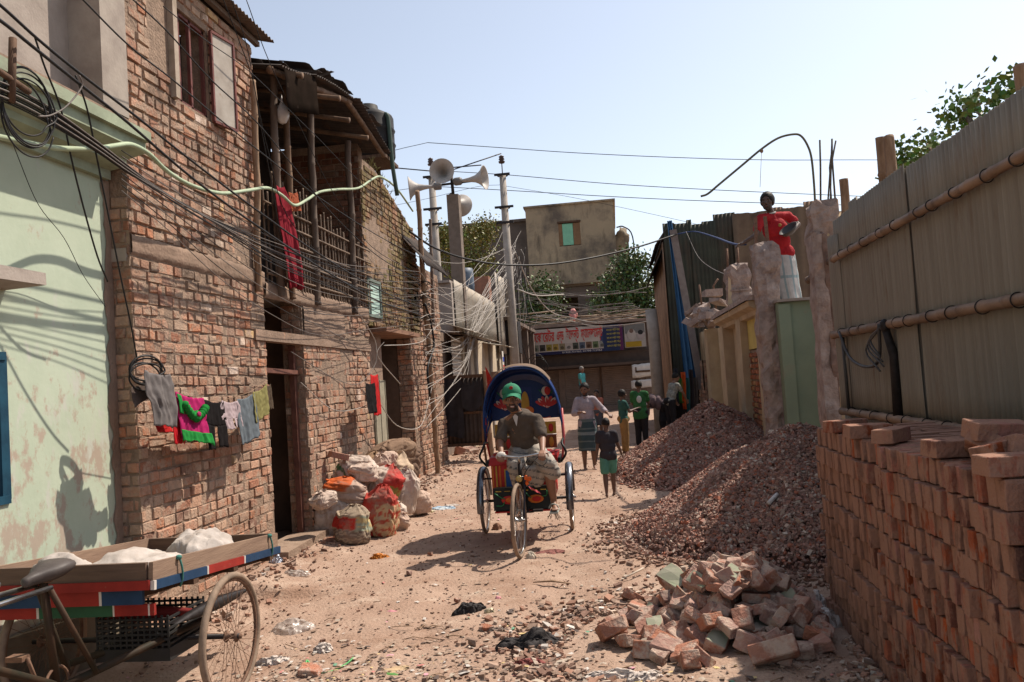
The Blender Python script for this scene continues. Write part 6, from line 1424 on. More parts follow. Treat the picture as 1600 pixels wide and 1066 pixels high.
def human(t, J, s, f, skin, hf=None, beard=0, vox=.009, hair='short', arms_bare=True, smile=False, feet=True, robust=1.0, hs=1.10):
    """J: joints (world). f: body facing; hf: head facing. One continuous body mesh."""
    f, r, u = frame(f); F, Rr, U = frame(hf or f); pr = []; H = Vector(J['head'])
    k = s*hs
    pr += [('e', H+U*.022*k-F*.008*k, (.074*k, .093*k, .098*k), Matrix((Rr, F, U)).transposed()),
           ('e', H-U*.045*k+F*.022*k, (.056*k, .062*k, .062*k), Matrix((Rr, F, U)).transposed()),
           ('e', H-U*.088*k+F*.052*k, (.026*k, .022*k, .02*k), Matrix((Rr, F, U)).transposed()),
           ('c', H+U*.012*k+F*.084*k, .010*k, H-U*.026*k+F*.106*k, .0135*k),
           ('c', H-U*.028*k+F*.094*k-Rr*.012*k, .009*k, H-U*.028*k+F*.094*k+Rr*.012*k, .009*k),
           ('c', H+U*.028*k+F*.076*k-Rr*.034*k, .013*k, H+U*.030*k+F*.076*k+Rr*.034*k, .013*k),
           ('c', H-U*.060*k+F*.076*k-Rr*.016*k, .009*k, H-U*.060*k+F*.076*k+Rr*.016*k, .009*k)]
    for q in (-1, 1):
        pr.append(('e', H+Rr*q*.074*k-F*.004*k-U*.004*k, (.012*k, .02*k, .03*k), Matrix((Rr, F, U)).transposed()))
        pr.append(('e', H+Rr*q*.040*k+F*.058*k-U*.012*k, (.024*k, .02*k, .022*k)))
    k = s
    nk = Vector(J['neck']); ch = Vector(J['chest']); pv = Vector(J['pelvis'])
    pr.append(('c', H-U*.05*k-F*.015*k, .050*k, nk, .056*k)); pr.append(('c', nk, .056*k, nk.lerp(ch, .5), .08*k))
    R3 = Matrix((r, f, u)).transposed(); rb_ = robust
    pr += [('e', ch+u*.02*k, (.165*k*rb_, .10*k*rb_, .17*k), R3), ('e', ch.lerp(pv, .5), (.135*k*rb_, .095*k*rb_, .17*k), R3), ('e', pv, (.155*k*rb_, .105*k, .12*k), R3)]
    for S in ('L', 'R'):
        sh, el, wr = Vector(J['s'+S]), Vector(J['e'+S]), Vector(J['w'+S])
        pr += [('c', nk-u*.03*k, .05*k, sh, .054*k), ('c', sh, .054*k*rb_, el, .039*k), ('c', el, .041*k, wr, .026*k)]
        d, pn, cu = J['h'+S]; hand(pr, wr, d, pn, cu, k)
        hp = pv+r*(.085*k*(1 if S == 'R' else -1))-u*.03*k; kn, an = Vector(J['k'+S]), Vector(J['a'+S]); td = Vector(J.get('t'+S, f)).normalized()
        pr += [('c', hp, .085*k*rb_, kn, .056*k), ('c', kn, .056*k, kn.lerp(an, .35), .058*k), ('c', kn.lerp(an, .35), .058*k, an, .033*k)]
        if feet:
            side = td.cross(Vector((0, 0, 1))).normalized(); he = an-td*.035*k-Vector((0, 0, .045*k))
            pr += [('c', an, .034*k, he, .030*k), ('c', an-Vector((0, 0, .02*k)), .030*k, an+td*.13*k-Vector((0, 0, .058*k)), .024*k, 1.0), ('c', he, .028*k, an+td*.10*k-Vector((0, 0, .056*k)), .030*k)]
            for q, L in ((-.026, .155), (-.012, .165), (.002, .168), (.015, .165), (.030, .17)):
                pr.append(('c', an+td*.11*k+side*q*k-Vector((0, 0, .062*k)), .011*k, an+td*L*k+side*q*k-Vector((0, 0, .066*k)), .010*k))
    k = s*hs
    eye = [H+Rr*q*.031*k+F*.083*k+U*.004*k for q in (-1, 1)]; mouth = H-U*.058*k+F*.09*k
    def cf(p):
        d = p-H; x, y, z = d.dot(Rr)/k, d.dot(F)/k, d.dot(U)/k
        if max(abs(x), abs(z)) < .14 and abs(y) < .14:
            for e in eye:
                q = (p-e)/k; ex, ez = q.dot(Rr), q.dot(U)
                if y > .04:
                    if abs(ex) < .0065 and abs(ez) < .006: return (.015, .01, .01)
                    if (ex/.014)**2+(ez/.007)**2 < 1: return tuple(min(.42, c*1.9+.05) for c in skin)
                    if (ex/.021)**2+((ez-.022)/.006)**2 < 1 and abs(ex) < .02: return (.02, .015, .012)
                    if (ex/.02)**2+(ez/.013)**2 < 1: return tuple(c*.55 for c in skin)
            if y > .05 and abs(x) < .021 and -.068 < z < -.050: return (.55, .48, .42) if smile and abs(x) < .016 and -.062 < z < -.053 else tuple(c*q for c, q in zip(skin, (1.0, .62, .62)))
            if beard and z < -.030 and z > -.13:
                edge = .03*fbm(x*40, z*40, 3)*.3
                if (y > -.01 and z < -.050+edge) or (abs(x) > .045+edge and y > -.02) or (y > .06 and abs(x) < .03 and -.048 < z < -.036): return (.028, .02, .017)
        return skin
    body = blob('body', pr, vox, M_SKIN, t, cf)
    if hair:
        hb = [('e', H+U*.036*k-F*.018*k, (.083*k, .095*k, .096*k), Matrix((Rr, F, U)).transposed())]
        mb = MB(); n, m = 26, 16; vs = []; M3 = Matrix((Rr, F, U)).transposed()
        for i in range(m+1):
            for j in range(n):
                th = 2*PI*j/n; fr_ = max(0, math.sin(th)); side_ = abs(math.cos(th))
                phm = PI*(.66-.30*fr_**1.5-.03*side_) if hair == 'short' else PI*(.74-.36*fr_**2)
                ph = phm*i/m; kk = 1+.05*fbm(math.cos(th)*5, math.sin(th)*5, ph*4)+(.05 if hair == 'curly' else 0)
                if i == m: kk *= .93
                vs.append(H+M3 @ Vector((.084*k*math.sin(ph)*math.cos(th)*kk, (-.014+.099*math.sin(ph)*math.sin(th)*kk)*k, (.026+.104*math.cos(ph)*kk)*k)))
        mb.add(vs, [(i*n+j, i*n+(j+1) % n, (i+1)*n+(j+1) % n, (i+1)*n+j) for i in range(m) for j in range(n)], 0, None, True)
        mb.build('hair', M_HAIR if hair != 'grey' else mat('grey_hair', (.25, .23, .21)), t)
    return body
def shirt(t, J, s, f, m_, sleeve=.55, hem=-.08, puff=.012, vox=.010, name='shirt', colfn=None, collar=True, robust=1.0, wr=.006):
    f, r, u = frame(f); k = s; R3 = Matrix((r, f, u)).transposed(); nk, ch, pv = (Vector(J[q]) for q in ('neck', 'chest', 'pelvis')); p = puff; b = robust
    pr = [('e', ch+u*.02*k, (.165*k*b+p, .10*k*b+p, .172*k+p*.4), R3), ('e', ch.lerp(pv, .5), (.15*k*b+p, .105*k*b+p, .18*k), R3), ('e', pv-u*(.02*k), (.16*k*b+p, .112*k+p, .13*k), R3),
          ('c', nk-u*.05*k, .066*k, nk.lerp(ch, .5), .088*k+p), ('c', ch.lerp(pv, .3), .11*k, pv-u*(abs(hem)*k), .125*k)]
    for q in (-1, 1): pr.append(('c', pv+r*q*.065*k, .10*k+p, pv+r*q*.07*k-u*(abs(hem)*k), .10*k+p))
    for S in ('L', 'R'):
        sh, el, wr_ = Vector(J['s'+S]), Vector(J['e'+S]), Vector(J['w'+S])
        pr += [('c', nk-u*.045*k, .052*k+p*.5, sh, .056*k+p)]
        if sleeve <= 1: pr.append(('c', sh, .056*k*b+p, sh.lerp(el, sleeve), .047*k+p*.9))
        else: pr += [('c', sh, .056*k*b+p, el, .045*k+p), ('c', el, .045*k+p, el.lerp(wr_, sleeve-1), .036*k+p)]
    o = blob(name, pr, vox, m_, t, colfn, wr=wr)
    if collar:
        mb = MB(); mb.torus(nk+u*.012*k, .062*k, .011*k, (u*.9+f*.25), 22, 7); mb.build('collar', collar if not isinstance(collar, bool) else m_, t)
    return o
def tube_cloth(t, rings, m_, name='lungi', seg=36, folds=.02, sd=0, colfn=None, n_sub=8):
    """rings: (centre, rx, ry, yaw) from waist to hem"""
    mb = MB(); vs = []; K = []
    for i in range(len(rings)-1):
        for q in range(n_sub):
            a = q/n_sub; A, B = rings[i], rings[i+1]; K.append((Vector(A[0]).lerp(Vector(B[0]), a), A[1]+(B[1]-A[1])*a, A[2]+(B[2]-A[2])*a, A[3]+(B[3]-A[3])*a, (i+a)/(len(rings)-1)))
    K.append((Vector(rings[-1][0]), rings[-1][1], rings[-1][2], rings[-1][3], 1.0))
    for (c, rx, ry, yw, v) in K:
        for j in range(seg):
            th = 2*PI*j/seg; fo = 1+folds*v*4*math.sin(th*5+sd+fbm(v*2, sd))+.05*fbm(math.cos(th)*2, math.sin(th)*2, v*4+sd)
            p = Vector((rx*math.cos(th)*fo, ry*math.sin(th)*fo, .012*fbm(th, v*3, sd)*v)); vs.append(c+Matrix.Rotation(yw, 3, 'Z') @ p)
    for i in range(len(K)-1):
        for j in range(seg):
            mb.add([vs[i*seg+j], vs[i*seg+(j+1) % seg], vs[(i+1)*seg+(j+1) % seg], vs[(i+1)*seg+j]], [(0, 1, 2, 3)], 0, colfn(K[i][4], j/seg) if colfn else None, True)
    return mb.build(name, m_, t)
CLOTH = mat('dyed_cloth', (1, 1, 1), (.78, .78, .78), 9, .9, .5, 60, attr=True, bd=.003)
def chk(base, line, lv=6, lh=9):
    def f(v, u_): return line if (int(v*lv*3) % 3 == 0) or (int(u_*lh*2) % 4 == 0) else base
    return f
def vline(*p): return [Vector(q) for q in p]

# ---- rickshaw driver (world coordinates)
dv = thing('person', 'driver in a green cap and brown shirt sitting on the rickshaw', 'person', (-.92, 8.7, 0))
J = dict(head=(-.985, 8.44, 1.505), neck=(-.955, 8.53, 1.375), chest=(-.915, 8.61, 1.215), pelvis=(-.895, 8.72, .955),
         sL=(-.755, 8.58, 1.285), sR=(-1.095, 8.56, 1.26), eL=(-.70, 8.44, 1.085), eR=(-1.135, 8.42, 1.075), wL=(-.685, 8.24, .985), wR=(-1.105, 8.27, .985),
         hL=((0, -1, -.25), (0, -.1, -1), .85), hR=((.05, -1, -.25), (0, -.1, -1), .85),
         kL=(-.655, 8.38, .84), kR=(-.985, 8.36, .83), aL=(-.63, 8.52, .445), aR=(-1.0, 8.70, .37), tL=(.15, -1, 0), tR=(0, -1, 0))
# left is the driver's left = image right ; make 'R' sign match
Jd = dict(J); 
human(dv, {**J, **{}}, .98, (0.12, -1, 0), (.25, .125, .075), hf=(.12, -1, .04), beard=1, vox=.0085, hair='short', smile=True, hs=1.16)
M_BRS = mat('brown_polo', (.105, .082, .064), (.07, .054, .043), 6, .9, .5, 50)
shirt(dv, J, .98, (.12, -1, -.0), M_BRS, sleeve=.72, hem=-.05, puff=.013, vox=.010, collar=M_BRS, robust=.98, wr=.012)
mb = MB(); mb.add([(-.99, 8.462, 1.335), (-.935, 8.458, 1.335), (-.955, 8.452, 1.235), (-.965, 8.462, 1.36)], [(0, 2, 1), (0, 1, 3)]); mb.build('undershirt', mat('white_vest', (.6, .57, .54)), dv)
def cap(t, H, hf, s, m_):
    F, Rr, U = frame(hf); H = Vector(H); mb = MB(); n, m = 26, 10; vs = []; M3 = Matrix((Rr, F, U)).transposed()
    for i in range(m+1):
        ph = PI*.53*i/m
        for j in range(n):
            th = 2*PI*j/n; vs.append(H+M3 @ Vector((.090*s*math.sin(ph)*math.cos(th), (-.006+.108*math.sin(ph)*math.sin(th))*s, (.045+.093*math.cos(ph))*s)))
    mb.add(vs, [(i*n+j, i*n+(j+1) % n, (i+1)*n+(j+1) % n, (i+1)*n+j) for i in range(m) for j in range(n)], 0, None, True); mb.ell(H+U*.14*s-F*.006*s, .009*s)
    c = mb.build('cap', m_, t); mb = MB(); vs = []
    for k_ in range(2):
        for i in range(7):
            for j in range(15):
                th = PI*(.14+.72*j/14); rr_ = 1+.62*i/6*math.sin(th)**.8
                vs.append(H+M3 @ Vector((.089*s*math.cos(th)*(1+.06*i/6), (-.006+.106*math.sin(th)*rr_)*s, (.038-.030*(i/6)-.03*math.cos(th)**2*(.3+i/6)-.004*k_)*s)))
    q = 105; fs = [(i*15+j, i*15+j+1, (i+1)*15+j+1, (i+1)*15+j) for i in range(6) for j in range(14)]; fs += [tuple(q+a for a in f_) for f_ in fs]
    mb.add(vs, fs, 0, None, True); mb.build('cap_peak', m_, c)
    mb = MB(); mb.ell(H+M3 @ Vector((0, .098*s, .085*s)), (.018*s, .006*s, .016*s)); mb.build('badge', mat('red_badge', (.4, .05, .04)), c)
cap(dv, Vector(J['head'])+Vector((0, 0, .022)), (.12, -1, .10), 1.13, mat('green_cap', (.035, .20, .11), (.025, .15, .08), 8, .8, .3))
LUN = mat('striped_lungi', (1, 1, 1), (.8, .8, .8), 9, .9, .5, 50, attr=True, bd=.003)
def lcol(p):
    q = (p.z*1.0+p.x*.25)
    st_ = (q*14) % 1
    return (.10, .10, .10) if st_ < .12 or .2 < st_ < .26 else (.38, .335, .285)
hpL, hpR = Vector((-.815, 8.70, .93)), Vector((-.975, 8.70, .93))
pr = [('c', hpL, .125, J['kL'], .095), ('c', hpR, .125, J['kR'], .09), ('e', J['pelvis'], (.19, .15, .12)), ('c', J['kL'], .095, Vector(J['kL'])+Vector((.035, .06, -.10)), .085), ('c', J['kR'], .085, Vector(J['kR'])+Vector((0, .06, -.16)), .06),
      ('c', (-.80, 8.45, .80), .05, (-.78, 8.5, .64), .05), ('c', (-.72, 8.42, .78), .05, (-.76, 8.48, .66), .04), ('c', (-.86, 8.42, .80), .05, (-.85, 8.48, .66), .04)]
blob('lungi', pr, .011, LUN, dv, lcol, wr=.012)
for a in ('aL', 'aR'):
    A_ = Vector(J[a]); mb = MB(); mb.box(A_+Vector((.005, -.05, -.092)), (.085, .24, .018)); sa = mb.build('sandal', mat('pale_sandal', (.35, .38, .34)), dv)
    mb = MB(); mb.torus(A_+Vector((0, -.075, -.06)), .045, .008, (0, 1, .2), 16, 6, a0=0, a1=PI); mb.build('strap', mat('pale_sandal'), sa)
dv.location.x -= .11

# generic standing figure facing f at (x, y), height h
def stand(x, y, z0, h, f, armL=None, armR=None, step=0.0, lean=0.0, hf=None, twist=0):
    k = h/1.70; f = Vector((f[0], f[1], 0)).normalized(); r = f.cross(Vector((0, 0, 1))); u = Vector((0, 0, 1)); P0 = Vector((x, y, z0))
    pv = P0+u*.93*k; ch = pv+u*.30*k+f*lean*.30*k; nk = ch+u*.20*k+f*lean*.16*k; hd = nk+u*.145*k+f*(lean*.10+.02)*k
    J = dict(pelvis=pv, chest=ch, neck=nk, head=hd)
    for S, q in (('R', 1), ('L', -1)):
        sh = ch+u*.135*k+r*q*.160*k+f*lean*.1*k; st_ = step*q
        arm = (armR if S == 'R' else armL) or ((.05, 0, -1), (.05, .15, -1))   # upper/lower directions in (right-out, forward, up)
        du = (r*q*arm[0][0]+f*arm[0][1]+u*arm[0][2]).normalized(); dl = (r*q*arm[1][0]+f*arm[1][1]+u*arm[1][2]).normalized()
        el = sh+du*.275*k; wr = el+dl*.235*k
        J['s'+S], J['e'+S], J['w'+S] = sh, el, wr
        J['h'+S] = (dl, -r*q if abs(dl.z) > .5 else -u, arm[2] if len(arm) > 2 else .35)
        kn = P0+r*q*.09*k+f*(st_*.5+.02)*k+u*.50*k; an = P0+r*q*.095*k+f*st_*k+u*(.078+max(0, -st_)*.12)*k
        J['k'+S], J['a'+S], J['t'+S] = kn, an, f
    return J, k
def trousers(t, J, k, f, m_, frac=1.0, puff=.02, name='trousers', vox=.011):
    f, r, u = frame(f); pv = Vector(J['pelvis']); pr = [('e', pv-u*.0, (.158*k+puff, .112*k+puff, .12*k))]
    for S, q in (('R', 1), ('L', -1)):
        hp = pv+r*q*.085*k-u*.03*k; kn, an = Vector(J['k'+S]), Vector(J['a'+S])
        if frac <= .5: pr.append(('c', hp, .092*k+puff, hp.lerp(kn, frac*2), .075*k+puff))
        else: pr += [('c', hp, .092*k+puff, kn, .062*k+puff), ('c', kn, .062*k+puff, kn.lerp(an, (frac-.5)*2), .046*k+puff)]
    return blob(name, pr, vox, m_, t, wr=.006)
SK = (.20, .105, .068); SKD = (.13, .072, .05)
# ---- man with the checked shirt and dark lungi behind the rickshaw
gx_, gy_ = at_x(912, 15.0), 15.0; gz = ground_h(gx_, gy_)
t = thing('person', 'man in a pale checked shirt and teal lungi standing behind the rickshaw', 'person', (gx_, gy_, gz))
J, k = stand(gx_, gy_, gz, 1.55, (.12, -1), armR=((.35, .25, -1), (-.6, 1, .15), .9), armL=((.75, .1, -.9), (.3, .9, -.3), .7)); human(t, J, k, (.12, -1, 0), SK, hf=(-.25, -1, -.25), beard=1)
shirt(t, J, k, (.12, -1, 0), mat('pale_checked_shirt', (.36, .31, .33), (.28, .24, .26), 22, .9, .3), sleeve=1.5, hem=-.13, puff=.013, robust=.95)
tube_cloth(t, [(J['pelvis']+Vector((0, 0, .06)), .17*k, .125*k, 0), (J['pelvis']-Vector((0, 0, .15)), .195*k, .15*k, 0), ((gx_, gy_, gz+.55), .19*k, .16*k, 0), ((gx_, gy_, gz+.34), .20*k, .165*k, 0)], CLOTH, colfn=lambda v, u_: (.18, .22, .23) if .35 < v < .5 else ((.05, .08, .09) if int(v*22) % 5 else (.12, .15, .15)), folds=.012)
# ---- boy walking away
gx_, gy_ = at_x(941, 11.75), 11.75; gz = ground_h(gx_, gy_)
t = thing('person', 'boy in a dark t shirt and green shorts walking away beside the gravel', 'person', (gx_, gy_, gz))
J, k = stand(gx_, gy_, gz, 1.10, (-.1, 1), armR=((.30, .25, -1), (.35, .35, -1), .4), armL=((.2, -.1, -1), (.15, .1, -1), .4), step=.16); human(t, J, k, (-.1, 1, 0), SKD)
shirt(t, J, k, (-.1, 1, 0), mat('charcoal_tshirt', (.045, .04, .045), None, 8, .9, .4), sleeve=.6, hem=-.06, puff=.015, collar=False); trousers(t, J, k, (-.1, 1, 0), mat('sea_green_shorts', (.10, .27, .20), None, 6, .85, .3), .42, .010, 'shorts')
# ---- boys by the gravel
gx_, gy_ = at_x(969, 17.2), 17.2; gz = ground_h(gx_, gy_)
t = thing('person', 'slim boy in a teal shirt and mustard trousers left of the boy in green', 'person', (gx_, gy_, gz))
J, k = stand(gx_, gy_, gz, 1.31, (.9, .3), armR=((.1, .5, -1), (-.3, 1, .3), .5), armL=((.1, .4, -1), (0, 1, 0), .5)); human(t, J, k, (.9, .3, 0), SKD, hair='curly')
shirt(t, J, k, (.9, .3, 0), mat('deep_teal_shirt', (.035, .10, .085), None, 6, .9, .3), sleeve=.6, hem=-.04, collar=False); trousers(t, J, k, (.9, .3, 0), mat('mustard_trousers', (.30, .18, .07), None, 6, .85, .3), .97, .012)
gx_, gy_ = at_x(996, 18.3), 18.3; gz = ground_h(gx_, gy_)
t = thing('person', 'boy in a green shirt with a white print on his back', 'person', (gx_, gy_, gz))
J, k = stand(gx_, gy_, gz, 1.45, (.25, 1), armR=((.15, .5, -1), (-.2, 1, -.3), .5), armL=((.2, .35, -1), (0, .9, .1), .5)); human(t, J, k, (.25, 1, 0), SKD)
gs = shirt(t, J, k, (.25, 1, 0), mat('grass_green_shirt', (.035, .13, .045), None, 6, .9, .3), sleeve=.65, hem=-.13, puff=.020, collar=False, robust=1.0); trousers(t, J, k, (.25, 1, 0), mat('black_trousers', (.02, .018, .02)), .97, .018)
mb = MB(); c_ = Vector(J['chest'])+Vector((-.01, -.150*k, .0)); mb.ell(c_, (.055, .012, .078), n=14, m=8); mb.build('back_print', mat('white_print', (.5, .5, .47)), gs)
# child in patterned shirt leaning forward on the heap
gx_, gy_ = at_x(1043, 18.9), 18.9; gz = .28
t = thing('person', 'child in a grey patterned shirt bending forward behind the farther gravel heap', 'person', (gx_, gy_, gz))
J, k = stand(gx_, gy_, gz, 1.36, (.75, .5), armR=((.1, .7, -1), (-.1, .6, -1), .5), armL=((.15, .4, -1), (.1, .5, -1), .5), lean=.45); human(t, J, k, (.75, .5, 0), SK)
shirt(t, J, k, (.75, .5, .0), mat('patterned_shirt', (.30, .29, .25), (.12, .13, .12), 26, .9, .3), sleeve=.65, hem=-.05, collar=False); trousers(t, J, k, (.75, .5, 0), mat('black_trousers'), .97, .018)
# man bent over
gx_, gy_ = at_x(1024, 19.3), 19.3; gz = ground_h(gx_, gy_)
t = thing('person', 'man in a mauve shirt bent over between the green shirt and the patterned shirt', 'person', (gx_, gy_, gz))
pv = Vector((gx_+.15, gy_, gz+.86)); k = .95; f = Vector((-1, -.1, 0)).normalized()
J = dict(pelvis=pv, chest=pv+Vector((-.27, -.02, .06)), neck=pv+Vector((-.46, -.04, -.02)), head=pv+Vector((-.60, -.05, -.08)), sR=pv+Vector((-.40, -.19, -.02)), sL=pv+Vector((-.40, .14, -.02)), eR=pv+Vector((-.42, -.2, -.28)), eL=pv+Vector((-.42, .14, -.28)), wR=pv+Vector((-.45, -.15, -.5)), wL=pv+Vector((-.45, .1, -.5)), hR=((0, 0, -1), (0, 1, 0), .4), hL=((0, 0, -1), (0, -1, 0), .4), kR=(gx_+.08, gy_-.1, gz+.47), kL=(gx_+.08, gy_+.1, gz+.47), aR=(gx_+.12, gy_-.1, gz+.08), aL=(gx_+.12, gy_+.1, gz+.08), tL=f, tR=f)
# trunk lies forward: build with its own up axis along the spine
human(t, J, k, (-1, -.1, 0), SK, hf=(-.7, 0, -.7))
shirt(t, J, k, (-1, -.1, 0), mat('mauve_shirt', (.17, .12, .125), None, 6, .9, .3), sleeve=.7, hem=-.0, collar=False); trousers(t, J, k, (-1, 0, 0), mat('black_trousers'), .9, .02)
# ---- distant people
gx_, gy_ = at_x(909, 34.6), 34.6
t = thing('person', 'grey haired man in a turquoise shirt standing far back on the shop step', 'person', (gx_, gy_, .42))
J, k = stand(gx_, gy_, .42, 1.70, (.9, -.45), armR=((.1, .1, -1), (.1, .4, -1), .4), armL=((.1, 0, -1), (0, .5, -1), .4)); human(t, J, k, (.9, -.45, 0), SK, vox=.013, hair='grey')
shirt(t, J, k, (.9, -.45, 0), mat('turquoise_shirt', (.08, .36, .36), None, 6, .9, .3), sleeve=.6, vox=.014, collar=False, robust=1.15); trousers(t, J, k, (.9, -.45, 0), mat('grey_trousers', (.10, .10, .11)), .97, .02, vox=.014)
gx_, gy_ = at_x(930, 21.5), 21.5; gz = ground_h(gx_, gy_)
t = thing('person', 'small child in a salmon shirt behind the man in the checked shirt', 'person', (gx_, gy_, gz))
J, k = stand(gx_, gy_, gz, 1.22, (-.2, -1), armR=((.1, .4, -1), (-.3, 1, .9), .6)); human(t, J, k, (-.2, -1, 0), SK, vox=.011)
shirt(t, J, k, (-.2, -1, 0), mat('salmon_shirt', (.50, .17, .11), None, 6, .9, .3), sleeve=.6, vox=.013, collar=False); trousers(t, J, k, (-.2, -1, 0), mat('grey_trousers'), .5, .02, 'shorts', vox=.013)
# ---- man in red on the wall
gx_, gy_ = at_x(1226, 12.9), 12.9; zb = 2.57
t = thing('person', 'bearded man in a red polo shirt and pale lungi standing on the ruin', 'person', (gx_, gy_, zb))
J, k = stand(gx_, gy_, zb, 1.70, (-.35, -1), hf=None, armL=((.75, .15, -.8), (-.75, .25, -.9), .7), armR=((.55, .3, -.9), (.7, .5, -.45), .5))
hd = aY(1199, 316, 12.75); nk = aY(1205, 334, 12.82); ch = aY(1211, 360, 12.85)
J['head'] = hd; J['neck'] = nk; J['chest'] = ch; J['pelvis'] = aY(1221, 394, 12.9)
J['sR'] = aY(1188, 343, 12.75); J['sL'] = aY(1231, 338, 12.95); J['eR'] = aY(1181, 368, 12.6); J['wR'] = aY(1161, 380, 12.55); J['eL'] = aY(1247, 351, 12.9); J['wL'] = aY(1236, 365, 12.72)
J['hR'] = ((-.9, -.3, -.25), (0, -.2, -1), .6); J['hL'] = ((-.8, -.3, -.4), (-.2, -.1, 1), .9)
human(t, J, k*.98, (-.3, -1, 0), (.085, .048, .034), hf=(-.42, -1, -.02), beard=1, vox=.009, hs=1.25, hair='curly', robust=1.08)
rs_ = shirt(t, J, k*.98, (-.3, -1, 0), mat('red_polo', (.36, .018, .022), (.26, .013, .017), 6, .85, .4), sleeve=.62, hem=-.02, puff=.018, collar=mat('white_collar', (.6, .57, .55)), robust=1.08, wr=.010)
mb = MB(); c_ = Vector(J['chest'])+Vector((.05, -.135, .05)); mb.ell(c_, (.026, .012, .026), n=14, m=8); mb.build('chest_badge', mat('gold_badge', (.35, .2, .06)), rs_)
pv = Vector(J['pelvis']); tube_cloth(t, [(pv+Vector((0, 0, .05)), .165, .12, 0), (pv-Vector((-.02, 0, .15)), .185, .14, 0), (pv-Vector((-.04, 0, .5)), .18, .15, 0), ((pv.x+.07, pv.y, zb+.06), .17, .155, 0)], CLOTH, colfn=lambda v, u_: (.26, .33, .34) if int(v*60) in (14, 32, 48) or (int(u_*36) % 4 == 1) else (.46, .44, .42), folds=.016, sd=2)
bowl = MB(); c_ = Vector(J['wL'])+Vector((-.02, -.14, -.02)); bowl.lathe(c_, [(0, -.0), (.05, 0), (.11, .05), (.15, .10), (.142, .10), (.105, .06), (.045, .012), (0, .012)], 24, Vector((-.55, -.35, .75)))
tag(bowl.build('headpan', M_RUBBERD), 'black bowl held at the hip of the man in red', 'bowl')

bpy.data.scenes.remove(TMP)
# ================================================================== BROKEN BRICK PILE
M_RUB = mat('rubble_brick', (.34, .17, .12), (.25, .12, .085), 8, .95, 1.0, 50, bd=.012, rnd=.30, stain=((.40, .30, .24), 8, .46, .58), stain2=((.17, .12, .10), 4, .64, .8))
M_RGRN = mat('flaked_green_plaster', (.24, .28, .18), (.30, .28, .22), 8, .9, .3, 40)
M_RCRM = mat('flaked_cream_plaster', (.38, .32, .25), (.30, .24, .19), 8, .9, .3, 40)
def rubble_mesh(sd, plaster=None):
    rr = random.Random(sd); bm = bmesh.new(); bmesh.ops.create_cube(bm, size=1.0)
    bmesh.ops.scale(bm, vec=(rr.uniform(.12, .20), .115, rr.choice([.072, .072, .10])), verts=bm.verts)
    for q in range(rr.choice([1, 2, 2])):
        n = Vector((rr.choice([-1, 1])*rr.uniform(.5, 1), rr.uniform(-.6, .6), rr.uniform(-.6, .6))).normalized()
        g = bmesh.ops.bisect_plane(bm, geom=bm.verts[:]+bm.edges[:]+bm.faces[:], plane_co=n*rr.uniform(.045, .075), plane_no=n, clear_outer=True)
        ed = [e for e in g['geom_cut'] if isinstance(e, bmesh.types.BMEdge)]
        if ed: bmesh.ops.contextual_create(bm, geom=ed)
    bmesh.ops.bevel(bm, geom=list(bm.edges), offset=.005, segments=1, affect='EDGES')
    bmesh.ops.triangulate(bm, faces=bm.faces); bmesh.ops.subdivide_edges(bm, edges=[e for e in bm.edges if e.calc_length() > .035], cuts=1)
    for v in bm.verts:
        q = v.co*18+Vector((sd*3.1, 0, 0)); v.co += Vector((mnoise.noise(q), mnoise.noise(q+Vector((9, 0, 0))), mnoise.noise(q+Vector((0, 9, 0)))))*.010
    bmesh.ops.recalc_face_normals(bm, faces=bm.faces); me = bpy.data.meshes.new('rubble'); 
    bm.normal_update()
    if plaster:
        for f_ in bm.faces:
            if f_.normal.z > .8: f_.material_index = 1
    bm.to_mesh(me); bm.free(); me.materials.append(M_RUB)
    if plaster: me.materials.append(plaster)
    return me
RM = [rubble_mesh(i) for i in range(16)]; RG = [rubble_mesh(50+i, M_RGRN) for i in range(4)]; RC = [rubble_mesh(80+i, M_RCRM) for i in range(4)]
def rheap(x, y):
    d = math.hypot((x-.66)/.74, (y-5.68)/.84); return .42*max(0, 1-d)**.8
rr = random.Random(5); placed = 0
for lay in range(3):
    for i in range(120 if lay == 0 else (85 if lay == 1 else 46)):
        a = rr.uniform(0, 2*PI); d = math.sqrt(rr.uniform(0, 1))*(1.05 if lay == 0 else .80-.2*lay)
        x = .66+.74*d*math.cos(a)-(.10 if lay == 0 else 0)*rr.random(); y = 5.68+.84*d*math.sin(a)
        if x > 1.17 and y < 6.0: x = 1.17-rr.random()*.1
        z = max(.035, rheap(x, y)*(.08, .5, .92)[lay]+.035)
        q = rr.random(); L, lb, gp = (RM, 'broken red brick in the pile before the brick stack', 'broken bricks of the pile') if q < .74 else ((RG, 'broken brick with green plaster on one face in the pile', 'green faced broken bricks of the pile') if q < .86 else (RC, 'broken brick with cream plaster on one face in the pile', 'cream faced broken bricks of the pile'))
        o = bpy.data.objects.new('broken_brick', rr.choice(L)); col.objects.link(o); o.location = (x, y, z+ground_h(x, y))
        o.rotation_euler = (rr.uniform(-.8, .8) if lay else rr.uniform(-.5, .5), rr.uniform(-.8, .8), rr.uniform(0, 6.28)); sc_ = rr.uniform(.80, 1.12); o.scale = (sc_,)*3
        tag(o, lb, 'brick', gp)
uniq = [((960, 975), RG[0], 'broken brick with a green face lying at the left end of the pile'), ((1195, 888), RG[1], 'green plastered chunk perched at the top of the pile near the stack'), ((1060, 935), RG[2], 'large chunk with a pale green side standing up left of the pile centre'), ((1210, 1012), RM[2], 'long broken brick lying alone in the shade in front of the pile'), ((1110, 905), RC[0], 'cream crusted brick chunk at the back left of the pile')]
